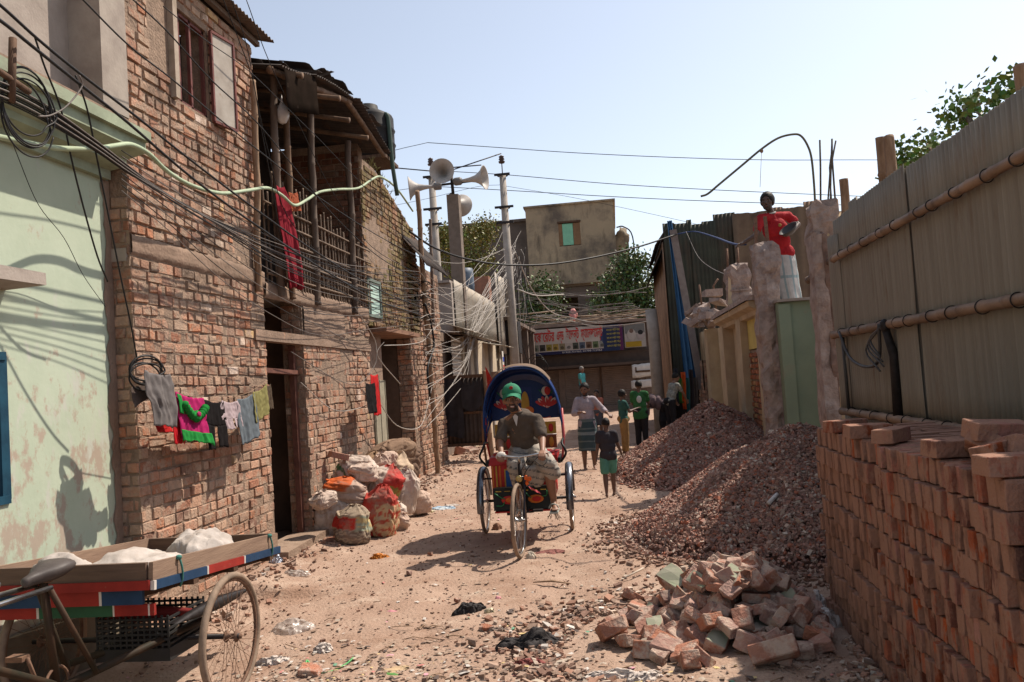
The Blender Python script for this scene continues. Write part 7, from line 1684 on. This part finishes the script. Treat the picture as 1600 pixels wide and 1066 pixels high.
for (p, me, lb) in uniq:
    g = aZ(p[0], p[1], .12); o = bpy.data.objects.new('broken_brick', me); col.objects.link(o); o.location = (g.x, g.y, .10+rheap(g.x, g.y)*.6); o.rotation_euler = (.5, .3, rr.uniform(0, 6)); o.scale = (1.35,)*3; tag(o, lb, 'brick')

# ================================================================== SCATTERED STONES AND LITTER
def scatter(name, n, sampler, size, pal, weights, sd, m_, label, cat, flat=(.6, .9), sink=.25, parent=None):
    rr = np.random.RandomState(sd); P_ = []
    while len(P_) < n:
        x, y = sampler(rr); s = size(rr); 
        if rheap(x, y) > .05: continue
        hz = max(heap_h(x, y, H1), heap_h(x, y, H2))
        if hz > .12: continue
        P_.append((x, y, ground_h(x, y)+s*sink+hz, s))
    P_ = np.array(P_); N = n; cube = np.array([(x, y, z) for x in (-1, 1) for y in (-1, 1) for z in (-1, 1)], float)*.5
    V = cube[None]*(1+rr.uniform(-.4, .4, (N, 8, 3)))*P_[:, 3][:, None, None]*np.stack([rr.uniform(.7, 1.5, N), rr.uniform(.6, 1.1, N), rr.uniform(*flat, N)], 1)[:, None, :]
    tl = rr.uniform(-.35, .35, (N, 2)); V[:, :, 2] += V[:, :, 0]*tl[:, :1]+V[:, :, 1]*tl[:, 1:]
    a = rr.uniform(0, 2*PI, N)[:, None]; c, s = np.cos(a), np.sin(a); X = V[:, :, 0]*c-V[:, :, 1]*s; Y = V[:, :, 0]*s+V[:, :, 1]*c; V = np.stack([X, Y, V[:, :, 2]], 2)+P_[:, None, :3]
    fq = np.array([(0, 1, 3, 2), (4, 6, 7, 5), (0, 4, 5, 1), (2, 3, 7, 6), (0, 2, 6, 4), (1, 5, 7, 3)]); Fq = (fq[None]+8*np.arange(N)[:, None, None]).reshape(-1, 4)
    C_ = np.array(pal)[rr.choice(len(pal), N, p=np.array(weights)/sum(weights))]*rr.uniform(.75, 1.2, (N, 1))
    return tag(np_mesh(name, V.reshape(-1, 3), Fq, m_, np.repeat(C_, 6, 0)), label, cat, kind='stuff')
def everywhere(rr): y = 3.6+rr.rand()**1.3*16; return rr.uniform(-3.4, min(2.2, 1.35 if y < 6 else 2.2)), y
def near_band(rr):
    y = 3.9+abs(rr.normal(0, 1.0)); x = rr.uniform(-2.4, 1.35); return x, y
def pile_fringe(rr):
    a = rr.uniform(0, 2*PI); d = 1+abs(rr.normal(0, .35)); return min(1.25, .45+.9*d*math.cos(a)), 5.35+.9*d*math.sin(a)
def wall_foot(rr):
    y = rr.uniform(6.2, 20); return -3.5+abs(rr.normal(0, .22)), y
M_STN = mat('gravel_stone')
pal = [(.30, .17, .12), (.36, .25, .19), (.20, .12, .09), (.45, .36, .29), (.26, .18, .14), (.55, .50, .45)]
scatter('pebbles', 9000, everywhere, lambda r: .004+abs(r.normal(0, .0075)), pal, [3, 4, 3, 2, 3, .3], 11, M_STN, 'small stones and brick crumbs scattered over the lane', 'pebbles', (.4, .8))
scatter('rubble_fringe', 2300, pile_fringe, lambda r: .012+abs(r.normal(0, .015)), pal, [4, 3, 3, 2, 2, .5], 12, M_STN, 'crumbs and chips around the foot of the broken brick pile', 'rubble', (.4, .9))
scatter('wall_crumbs', 900, wall_foot, lambda r: .012+abs(r.normal(0, .018)), pal, [4, 3, 3, 2, 2, .3], 13, M_STN, 'earth and brick crumbs along the foot of the left wall', 'rubble', (.4, .9))
scatter('heap_fringe', 1500, lambda r: (lambda a, d: (H2[0]+H2[2]*H2[4]*d*math.cos(a), H2[1]+H2[2]*d*math.sin(a)))(r.uniform(1.9, 4.9), 1+abs(r.normal(0, .10))), lambda r: .018+abs(r.normal(0, .01)), pal, [4, 2, 4, 1, 3, .2], 14, M_STN, 'stones that rolled off the nearer gravel heap', 'stones', (.5, .9), .3)
# thin litter: leaf and paper scraps
def litter(n, sampler, sd, label, smin=.012, smax=.05, dull=.8):
    rr = np.random.RandomState(sd); V = []; C_ = []; Fq = []
    cols = [(.42, .35, .28), (.34, .25, .19), (.22, .15, .11), (.10, .075, .065), (.50, .46, .42), (.5, .2, .18), (.15, .3, .2), (.55, .42, .2), (.6, .3, .35)]
    for i in range(n):
        x, y = sampler(rr)
        if rheap(x, y) > .04 or max(heap_h(x, y, H1), heap_h(x, y, H2)) > .08: continue
        s = rr.uniform(smin, smax); a = rr.uniform(0, 6.28); l = s*rr.uniform(.8, 2.2); z = ground_h(x, y)+.004+rr.uniform(0, .012)
        c, sn = math.cos(a), math.sin(a); k = len(V); lift = rr.uniform(0, .6)*s
        for (u_, v_, w_) in ((-l, -s, 0), (0, -s*rr.uniform(.6, 1.2), lift), (l, -s*.6, 0), (l*.9, s*.7, lift*.4), (0, s*rr.uniform(.5, 1), lift*.8), (-l*.8, s*.8, .1*s)):
            V.append((x+(u_*c-v_*sn)*.5, y+(u_*sn+v_*c)*.5, z+w_*.5))
        Fq += [(k, k+1, k+4, k+5), (k+1, k+2, k+3, k+4)]
        cc = cols[rr.choice(9, p=[.16, .27, .27, .17, .08, .015, .01, .02, .005])]; C_ += [cc, cc]
    return tag(np_mesh('litter', np.array(V), np.array(Fq), mat('litter_scraps', (1, 1, 1), (.75, .75, .75), 20, .8, .2, attr=True), np.array(C_)), label, 'litter', kind='stuff')
litter(1500, near_band, 21, 'scraps of paper, leaf and plastic trodden into the near ground', .006, .034)
litter(1100, lambda r: (r.normal(-1.75, .38), 4.35+r.normal(0, .42)), 24, 'dark dry leaf and rag debris swept beside the cart wheel', .006, .03)
litter(550, everywhere, 22, 'sparse scraps of paper and leaf over the farther lane', .01, .035)
litter(300, pile_fringe, 23, 'dry scraps and torn paper round the broken brick pile', .012, .045)
# twigs
mb = MB()
for i in range(150):
    x, y = near_band(np.random.RandomState(i)); a = R.uniform(0, 6.28); l = R.uniform(.04, .16); z = ground_h(x, y)+.008
    if rheap(x, y) > .03: continue
    mb.tube([(x, y, z), (x+l*.5*math.cos(a), y+l*.5*math.sin(a), z+.01), (x+l*math.cos(a+.3), y+l*math.sin(a+.3), z)], R.uniform(.0015, .004), 4)
tag(mb.build('twigs', M_WOOD), 'twigs and straws lying on the near ground', 'twigs', kind='stuff')

def flat_heap(name, label, px, py, rx, ry, h_, m_, rz=0, sd=1, cat='rubbish', n=28, ridge=1.1):
    g = aZ(px, py, 0.0); mb = MB(); crumple(mb, (g.x, g.y, ground_h(g.x, g.y)-.006), rx, ry, h_, n, sd, rz, ridge); return tag(mb.build(name, m_), label, cat)
M_CLEAR = mat('cloudy_plastic', (.60, .54, .49), (.46, .40, .35), 9, .22, .25, 30, bd=.01, spec=.6, alpha=.50)
M_BLKC = mat('black_rag_cloth', (.035, .03, .03), (.018, .016, .016), 12, .7, .8, 50, bd=.006)
flat_heap('plastic_bag', 'cloudy plastic bag lying on the ground beside the cart wheel', 458, 982, .17, .12, .055, M_CLEAR, .1, 2, 'bag')
flat_heap('plastic_bag', 'cloudy plastic bag with a silver foil piece behind the cart', 462, 903, .15, .07, .04, M_CLEAR, .0, 3, 'bag')
flat_heap('foil_wrapper', 'silver and blue foil wrapper near the door step', 432, 888, .07, .05, .05, mat('silver_foil', (.55, .55, .58), (.25, .3, .4), 9, .3, .3, metal=.4), .3, 4, 'wrapper')
flat_heap('black_rag', 'short black rag lying in the middle of the lane', 733, 955, .14, .055, .055, M_BLKC, .6, 5, 'rag')
flat_heap('black_rag', 'large black crumpled rag left of the broken brick pile', 825, 1008, .22, .11, .07, M_BLKC, .35, 6, 'rag', 36)
flat_heap('maroon_rag', 'folded maroon cloth in front of the large black rag', 826, 1036, .10, .055, .03, mat('maroon_rag_cloth', (.25, .08, .07), None, 9, .85, .4), .1, 7, 'rag')
flat_heap('orange_wrapper', 'orange crumpled wrapper alone on the bare ground', 593, 873, .10, .045, .04, mat('orange_wrap', (.62, .22, .04), None, 9, .6, .4), .2, 8, 'wrapper')
flat_heap('plastic_bag', 'clear crumpled plastic bag at the foot of the brick stack', 1288, 972, .13, .16, .07, M_CLEAR, .3, 9, 'bag')
flat_heap('plastic_bag', 'small white knotted bag wedged between broken bricks and the stack', 1280, 945, .06, .06, .08, mat('white_plastic'), 0, 10, 'bag')
flat_heap('torn_mat', 'torn maroon mat lying in front of the rickshaw wheel', 858, 862, .17, .10, .02, mat('maroon_mat', (.24, .10, .085), None, 9, .9, .4), .4, 11, 'mat')
flat_heap('pale_stone', 'pale stone on the ground beside the rickshaw front wheel', 830, 872, .05, .04, .06, mat('pale_rock', (.60, .52, .42), None, 9, .9, .5), 0, 12, 'stone', 12, .3)
flat_heap('brown_clod', 'reddish clod of earth behind the left rickshaw wheel', 777, 826, .06, .05, .07, mat('red_clod', (.33, .19, .13), None, 9, .95, .5), 0, 13, 'stone', 12, .3)
flat_heap('paper_sheet', 'tan paper sheet lying flat in the foreground', 615, 1042, .10, .06, .008, mat('tan_paper', (.46, .33, .20)), .5, 14, 'paper', 12)
flat_heap('green_leaf', 'green leaf scrap just below the tan paper sheet', 608, 1050, .06, .02, .01, mat('green_scrap', (.12, .28, .08)), .0, 15, 'leaf', 10)
flat_heap('pink_paper', 'pink paper scrap in the middle of the foreground', 613, 958, .05, .025, .015, mat('pink_paper', (.62, .28, .30)), .0, 16, 'paper', 10)
flat_heap('pink_paper', 'small pink petal shaped scrap left of the gravel', 778, 935, .03, .02, .02, mat('pink_paper'), .5, 17, 'paper', 10)
flat_heap('white_paper', 'torn white paper strips in front of the broken brick pile', 960, 1056, .16, .05, .03, mat('torn_white_paper', (.60, .52, .46)), .0, 18, 'paper')
flat_heap('white_paper', 'white crumpled paper at the very front of the ground', 1010, 1060, .12, .05, .04, mat('torn_white_paper'), .4, 19, 'paper')
flat_heap('blue_wrapper', 'white and blue plastic trash right of the sack heap', 690, 796, .20, .12, .03, mat('blue_white_plastic', (.55, .58, .58), (.12, .25, .38), 3, .5, .4), .1, 20, 'wrapper')
flat_heap('white_wrapper', 'pale wrapper lying near the trash right of the sacks', 705, 792, .13, .08, .02, mat('torn_white_paper'), .4, 21, 'wrapper')
flat_heap('white_wrapper', 'yellow and white scrap at the foot of the sack heap', 672, 800, .08, .06, .02, mat('yellow_scrap', (.5, .4, .15), (.55, .5, .45), 3), .4, 22, 'wrapper')
flat_heap('cardboard', 'flat piece of dark cardboard left of the large black rag', 768, 985, .10, .03, .02, mat('grey_card', (.22, .17, .14)), .1, 23, 'cardboard', 14)
flat_heap('white_rag', 'grey white rag on the ground by the cart wheel foot', 30+400, 1030, .13, .07, .04, mat('torn_white_paper'), .1, 24, 'rag')
flat_heap('white_rag', 'crumpled pale wrapper behind the cart wheel', 505, 1018, .07, .05, .05, mat('torn_white_paper'), .1, 25, 'rag')
flat_heap('yellow_scrap', 'yellow scrap next to the short black rag', 765, 958, .04, .025, .03, mat('yellow_scrap'), .1, 26, 'scrap', 12)
mb = MB(); mb.tube(smooth_pts([tuple(aZ(*p, .015)) for p in ((477, 1048), (480, 1032), (492, 1050), (515, 1050), (540, 1038), (552, 1028))], 5), .006, 5); tag(mb.build('green_strap', mat('green_strap', (.12, .38, .14))), 'curled bright green plastic strap on the near ground', 'strap')
mb = MB(); g0, g1 = aZ(833, 910, .01), aZ(892, 912, .01); mb.tube([g0, g0.lerp(g1, .5)+Vector((0, .02, .012)), g1], [.008, .018, .008], 6, flat=.5); tag(mb.build('stick', M_WOOD), 'long flat stick on the bare ground in front of the gravel', 'stick')
mb = MB(); g0, g1 = aZ(976, 903, .03), aZ(1005, 888, .05); mb.tube([g0, g1], [.006, .009], 6); tag(mb.build('stick', mat('pale_stick', (.5, .42, .34))), 'pale stick at the left foot of the nearer gravel heap', 'stick')
mb = MB(); c_ = Vector((1.25, 7.65, heap_h(1.25, 7.65, H2)+.05)); mb.tube([c_, c_+Vector((.10, .1, .06))], .02, 10); tag(mb.build('pvc_piece', mat('white_plastic')), 'short white pipe piece lying on the nearer gravel heap', 'pipe piece')
for i, (px, py, sc_) in enumerate([(488, 1056, .8), (714, 942, .35), (640, 900, .4), (672, 868, .35), (1085, 932, 1), (735, 948, .3), (760, 985, .5), (865, 985, .5)]):
    g = aZ(px, py, 0); o = bpy.data.objects.new('stray_brick_bit', RM[i]); col.objects.link(o); o.location = (g.x, g.y, ground_h(g.x, g.y)+.02); o.rotation_euler = (.2, .1, i); o.scale = (sc_*1.0,)*3
    tag(o, 'stray bit of red brick lying loose on the lane', 'brick', 'stray brick bits on the lane')
for i, (px, py, sc_) in enumerate([(698, 716, 3.4), (716, 720, 2.6), (686, 718, 1.6), (730, 718, 2.0)]):
    g = aZ(px, py, 0.03); o = bpy.data.objects.new('rock', RM[3+i]); col.objects.link(o); o.location = (g.x, g.y+.4, .17); o.rotation_euler = (.4, .2, i*2); o.scale = (sc_,)*3
    tag(o, 'rough brown rock in the row behind the tin gate', 'rock', 'rocks behind the tin gate')

# ================================================================== CABLES
M_CBL = mat('black_cable', (.022, .02, .019), (.012, .011, .011), 20, .5, 0)
M_CBLG = mat('dusty_cable', (.17, .145, .13), (.10, .085, .075), 20, .6, 0)
M_CBLW = mat('sunlit_pale_cable', (.40, .36, .32), (.27, .24, .21), 20, .55, 0)  # white look of sunlit cables put into the base colour
def cable(pts, r_, m_, label, group=None, name='cable', n=6):
    mb = MB(); mb.tube(smooth_pts(pts, 5), r_, n); return tag(mb.build(name, m_), label, 'cable', group)
def cX(pts, X0_, X1_=None):
    X1_ = X0_ if X1_ is None else X1_; k = len(pts)-1
    return [aX(p[0], p[1], X0_+(X1_-X0_)*i/k) for i, p in enumerate(pts)]
cable(cX([(-60, -38), (0, 8), (60, 62), (125, 115), (210, 180), (300, 252), (410, 335), (500, 398), (590, 452), (657, 480)], -2.95, -3.30), .009, M_CBL, 'thick black cable, upper of the twin pair sloping down from the top left corner')
cable(cX([(-60, -5), (0, 32), (50, 72), (120, 128), (200, 192), (300, 278), (400, 352), (500, 418), (590, 470), (657, 492)], -2.95, -3.30), .010, M_CBL, 'thick black cable, lower of the twin pair sloping down from the top left corner')
cable(cX([(120, -10), (200, 70), (270, 125), (345, 188), (420, 248), (500, 310), (590, 368), (655, 402)], -3.05, -3.30), .006, M_CBL, 'black cable entering at the top edge left of the brick corner and crossing the veranda')
cable(cX([(195, -12), (260, 48), (330, 125), (400, 190), (460, 262), (520, 335), (590, 400), (657, 440)], -3.05, -3.30), .006, M_CBL, 'black cable entering at the top edge just left of the open shutter')
cable(cX([(255, 10), (320, 62), (390, 112), (460, 180), (520, 240), (600, 330), (655, 420)], -3.15, -3.30), .004, M_CBL, 'thin cable running over the open shutter to the leaning pole')
G_B = 'cables of the sagging bundle along the left house fronts'
for i in range(9):
    o1 = i*3.6-14; o2 = R.uniform(-12, 12); e = 425+i*9
    cable(cX([(-40, 128+o1), (20, 150+o1), (80, 182+o1*.9), (150, 228+o1*.6), (205, 268+o1*.4), (260, 305+o2*.6), (330, 345+o2*1.2), (430, 385+o2*1.6+i*3), (530, 415+o2+i*5), (600, e+o2*.4-4), (657, e)], -3.08-.01*(i % 3), -3.32), .0045+.001*(i % 2), M_CBL if i % 3 else M_CBLG, 'black cable in the sagging bundle strung along the left house fronts', G_B)
for i in range(8):
    s0 = 235+i*9; s1 = 300+i*12; e = 432+i*11
    cable(cX([(190, s0), (260, s0+45+i*2), (340, s1+20+i*4), (420, s1+70+i*5), (500, s1+105+i*5), (580, min(e+5, s1+125+i*2)), (657, e-3)], -3.18, -3.31), .0035, M_CBLG if i % 2 else M_CBL, 'thin cable fanning out below the bundle across the brick house', 'thin cables fanning out over the brick house')
for i, pts in enumerate([[(345, -10), (372, 60), (395, 125), (408, 200), (425, 290), (440, 380)], [(358, -10), (385, 70), (402, 160), (420, 240), (450, 340), (520, 420)], [(385, 0), (420, 95), (470, 200), (520, 300), (580, 385), (655, 430)]]):
    cable(cX(pts, -3.25, -3.35), .0045, M_CBL, ['thin cable hanging down from the eaves at the brick corner to the red cloth', 'thin cable dropping from the eaves across the veranda posts', 'thin cable dropping from the eaves steeply over the veranda front'][i])
cable(cX([(55, 60), (70, 105), (95, 170), (112, 250), (132, 330), (152, 400), (168, 440)], -3.15, -3.45), .006, M_CBL, 'black cable dropping steeply over the green cornice to the wall edge')
cable(cX([(118, 118), (136, 170), (150, 240), (168, 330), (188, 430), (205, 510), (214, 562)], -3.12, -3.40), .006, M_CBL, 'black cable dropping from the twin pair to the coil above the laundry')
cable(cX([(3, 178), (28, 245), (60, 320), (100, 372), (130, 430), (165, 480)], -3.3, -3.70), .0025, M_CBL, 'hair thin wire straggling down the green wall')
cable(cX([(124, 118), (128, 135), (105, 165), (80, 180), (60, 182)], -3.05, -3.08), .005, M_CBLG, 'short looped tie between the twin cables and the bundle')
def coil(cpx, cpy, X, rx, rz, turns, label, m_=M_CBL, r_=.005, tilt=.5):
    c = aX(cpx, cpy, X); pts = []
    for i in range(turns*16):
        a = 2*PI*i/16; tn = i//16; k = 1+.30*mnoise.noise(Vector((tn*1.7+.01, i*.05, 2)))+.10*math.sin(a+tn*2.1); pts.append(c+Vector((tilt*rx*math.cos(a)*.25+.006*math.sin(i*.5), rx*k*math.cos(a)+.03*mnoise.noise(Vector((tn*.9, 4, i*.04))), rz*k*1.15*math.sin(a)+.05*mnoise.noise(Vector((tn*.8+.3, 1, i*.05))))))
    return cable(pts, r_, m_, label, name='cable_coil')
coil(42, 172, -3.12, .17, .18, 5, 'loose coil of black cable hanging in front of the green cornice', M_CBL, .005)
coil(228, 582, -3.36, .14, .085, 5, 'coil of black cable on the brick corner above the grey shirt', M_CBL, .0065, 1.2)
mb = MB(); c_ = aX(8, 120, -3.1); mb.tube([c_+Vector((0, -.3, .05)), c_+Vector((0, .18, -.02))], .018, 8); mb.tube([aX(20, 60, -3.1), aX(18, 160, -3.1)], .02, 8); tag(mb.build('cable_bracket', M_WOODD), 'stick and bracket holding the coiled cables at the left picture edge', 'bracket')
# green hose
M_HOSE = mat('green_hose', (.36, .43, .29), (.28, .33, .22), 6, .5, .1)
cable(cX([(-40, 208), (0, 214), (45, 224), (95, 232), (150, 232), (178, 228), (205, 226), (232, 240), (262, 268), (300, 290), (345, 302), (385, 298), (418, 294), (440, 305), (460, 321), (480, 312), (500, 300), (530, 296), (560, 294), (582, 280), (596, 277), (620, 295), (645, 330)], -3.20, -3.48), .017, M_HOSE, 'pale green hose snaking along the house fronts', name='hose', n=9)
# bundle end knots on the pole
G_K = 'pale loose cables between the leaning pole and the distant tangle'
for i in range(18):
    a = (R.uniform(655, 672), R.uniform(395, 570)); b = (R.uniform(780, 815), R.uniform(360, 500)); sg_ = R.uniform(12, 60); m1 = ((a[0]+b[0])/2+R.uniform(-15, 15), max(a[1], b[1])*.5+min(a[1], b[1])*.5+sg_)
    q1 = (a[0]*.75+m1[0]*.25, a[1]*.55+m1[1]*.45); q3 = (b[0]*.75+m1[0]*.25, b[1]*.62+m1[1]*.38)
    cable(cX([a, q1, m1, q3, b], -3.28, -3.25), R.uniform(.0032, .0055), M_CBLW, 'pale loose cable drooping between the leaning pole and the tangle', G_K)
for i in range(11):
    x0 = R.uniform(725, 775); y0 = R.uniform(445, 530)
    cable(cX([(665, 530+i*14+R.uniform(-8, 8)), (700, 540+i*9+R.uniform(-12, 12)), (730, 520+i*6+R.uniform(-10, 10)), (x0, y0), (x0+28, y0-45), (806, 400+R.uniform(-20, 30))], -3.25), R.uniform(.0035, .0055), M_CBLW, 'pale cable curving up from the pole knot in front of the zinc sheets', 'pale cables curving up before the zinc sheets')
for i in range(22):
    x = R.uniform(796, 822); y = R.uniform(385, 470); pts = [(x, y)]
    for q in range(4): x += R.uniform(-14, 10); y += R.uniform(14, 45); pts.append((x, y))
    Yp = R.uniform(26.5, 31); cable([aY(p[0], p[1], Yp) for p in pts], R.uniform(.008, .016), M_CBLW if i % 3 else M_CBL, 'tangled cable hanging at the free utility pole', 'tangled cables at the free utility pole')
for i, pts in enumerate([[(478, 500), (520, 520), (560, 545), (590, 585), (590, 600)], [(455, 550), (520, 590), (560, 600), (585, 572), (590, 548), (600, 535)], [(470, 598), (520, 640), (560, 638), (590, 625)], [(590, 625), (620, 665), (655, 668), (668, 635), (676, 600)], [(600, 540), (640, 538), (665, 530), (690, 500)], [(555, 480), (585, 530), (592, 560), (625, 600)]]):
    cable(cX(pts, -3.36), .007 if i > 2 else .0045, M_CBLG if i < 2 else M_CBLW, ['slack grey cable crossing the plaster patch beside the door', 'grey cable drooping from the brick wall to the hanging cloths', 'pale cable slung low between the brick wall and the hanging cloths', 'pale cable looping from the hanging cloths to the leaning pole', 'pale cable crossing in front of the far doorway', 'pale cable dropping past the mint window leaf'][i])
mb = MB()
for i in range(14):
    z = R.uniform(1.9, 3.6); t_ = (z-POLE_A.z)/(POLE_B.z-POLE_A.z); c_ = POLE_A.lerp(POLE_B, t_); mb.torus(c_, .075+R.uniform(0, .04), .008, (R.uniform(-.5, .5), R.uniform(-.5, .5), 1), 16, 5)
mb.tube(smooth_pts([aX(*p, -3.28) for p in ((664, 475), (672, 500), (678, 540), (668, 575), (672, 620))], 4), .02, 6)
tag(mb.build('cable_knot', M_CBL), 'knots of black cable wound round the leaning bamboo pole', 'cable')
cable([aX(640, 362, -3.4), aY(680, 388, 15), aY(730, 405, 16), aY(790, 414, 17), aY(860, 413, 18), aY(930, 402, 19), aY(1000, 385, 20), aY(1058, 366, 20.8)], .020, M_CBL, 'thick black cable spanning the lane from the brick house to the tin shed', n=8)
cable([aY(1058, 366, 20.8), aY(1085, 362, 20.6), aY(1115, 370, 18), aY(1145, 381, 13.5), aY(1165, 382, 12.6)], .018, mat('dull_blue_pipe', (.04, .06, .14)), 'dull blue pipe running from the tin shed to the hand of the man in red', name='pipe')
cable([aY(1072, 362, 20.7), aY(1090, 400, 20), aY(1110, 418, 19), aY(1140, 432, 16)], .008, M_CBLG, 'thin cord drooping across the dark green tin')
for lb, pts, Y0_, Y1_, r_ in [('highest line wire from the utility poles across the open sky', [(668, 223), (784, 231), (900, 239), (1050, 246), (1200, 250), (1370, 250), (1640, 252)], 26, 26, .011), ('line wire from the horn speakers up to the left eaves', [(540, 262), (606, 238), (668, 223)], 26, 26, .009),
        ('middle line wire across the sky, passing behind the red shirted man', [(705, 268), (800, 274), (950, 287), (1100, 296), (1300, 305), (1640, 318)], 26, 26, .011), ('lowest line wire across the sky behind the man in red', [(690, 292), (800, 298), (950, 307), (1100, 314), (1300, 320), (1640, 325)], 26, 26, .011), ('very thin wire slanting down to the tall tan building', [(785, 290), (880, 306), (960, 322), (1056, 343), (1120, 358)], 26, 24, .006), ('thin wire from the leaning pole up to the first utility pole', [(606, 300), (640, 295), (690, 291)], 26, 26, .008), ('faint wire crossing below the horn speakers', [(612, 322), (670, 310), (745, 292), (783, 289)], 25, 26, .006)]:
    cable([aY(p[0], p[1], Y0_+(Y1_-Y0_)*i/(len(pts)-1)) for i, p in enumerate(pts)], r_, M_CBL, lb)
for i in range(16):
    y = R.uniform(452, 512); sl = R.uniform(-.06, .10); a = R.uniform(800, 850); b = R.uniform(960, 1040); Yp = R.uniform(29, 34)
    cable([aY(a+(b-a)*q/4, y+sl*(b-a)*q/4+14*math.sin(PI*q/4)*R.random(), Yp) for q in range(5)], R.uniform(.010, .018), M_CBLW if i % 4 == 0 else M_CBLG, 'cable strung across in front of the trees above the banner', 'cables above the banner')
cable([aY(806, 395, 26.5), aY(830, 450, 29), aY(862, 488, 32), aY(900, 498, 33)], .02, M_CBLW, 'pale cable slanting from the tangle down to the pink bag')
cable([aY(808, 452, 26.5), aY(840, 462, 28), aY(880, 460, 30)], .02, M_CBLW, 'pale arm like cable reaching right from the tangle')
mb = MB()
for i in range(3): mb.torus(aY(838+i*3, 565+i*4, 30), .28, .012, (R.uniform(-.3, .3), 1, R.uniform(-.3, .3)), 24, 5)
tag(mb.build('cable_coil', M_CBL), 'coiled cable hanging below the left end of the banner', 'cable')
mb = MB(); mb.box(aY(800, 528, 27), (.5, .4, 1.1), None, jit=.05); tag(mb.build('junction_box', M_IRON), 'dark junction box among the tangled cables', 'box')
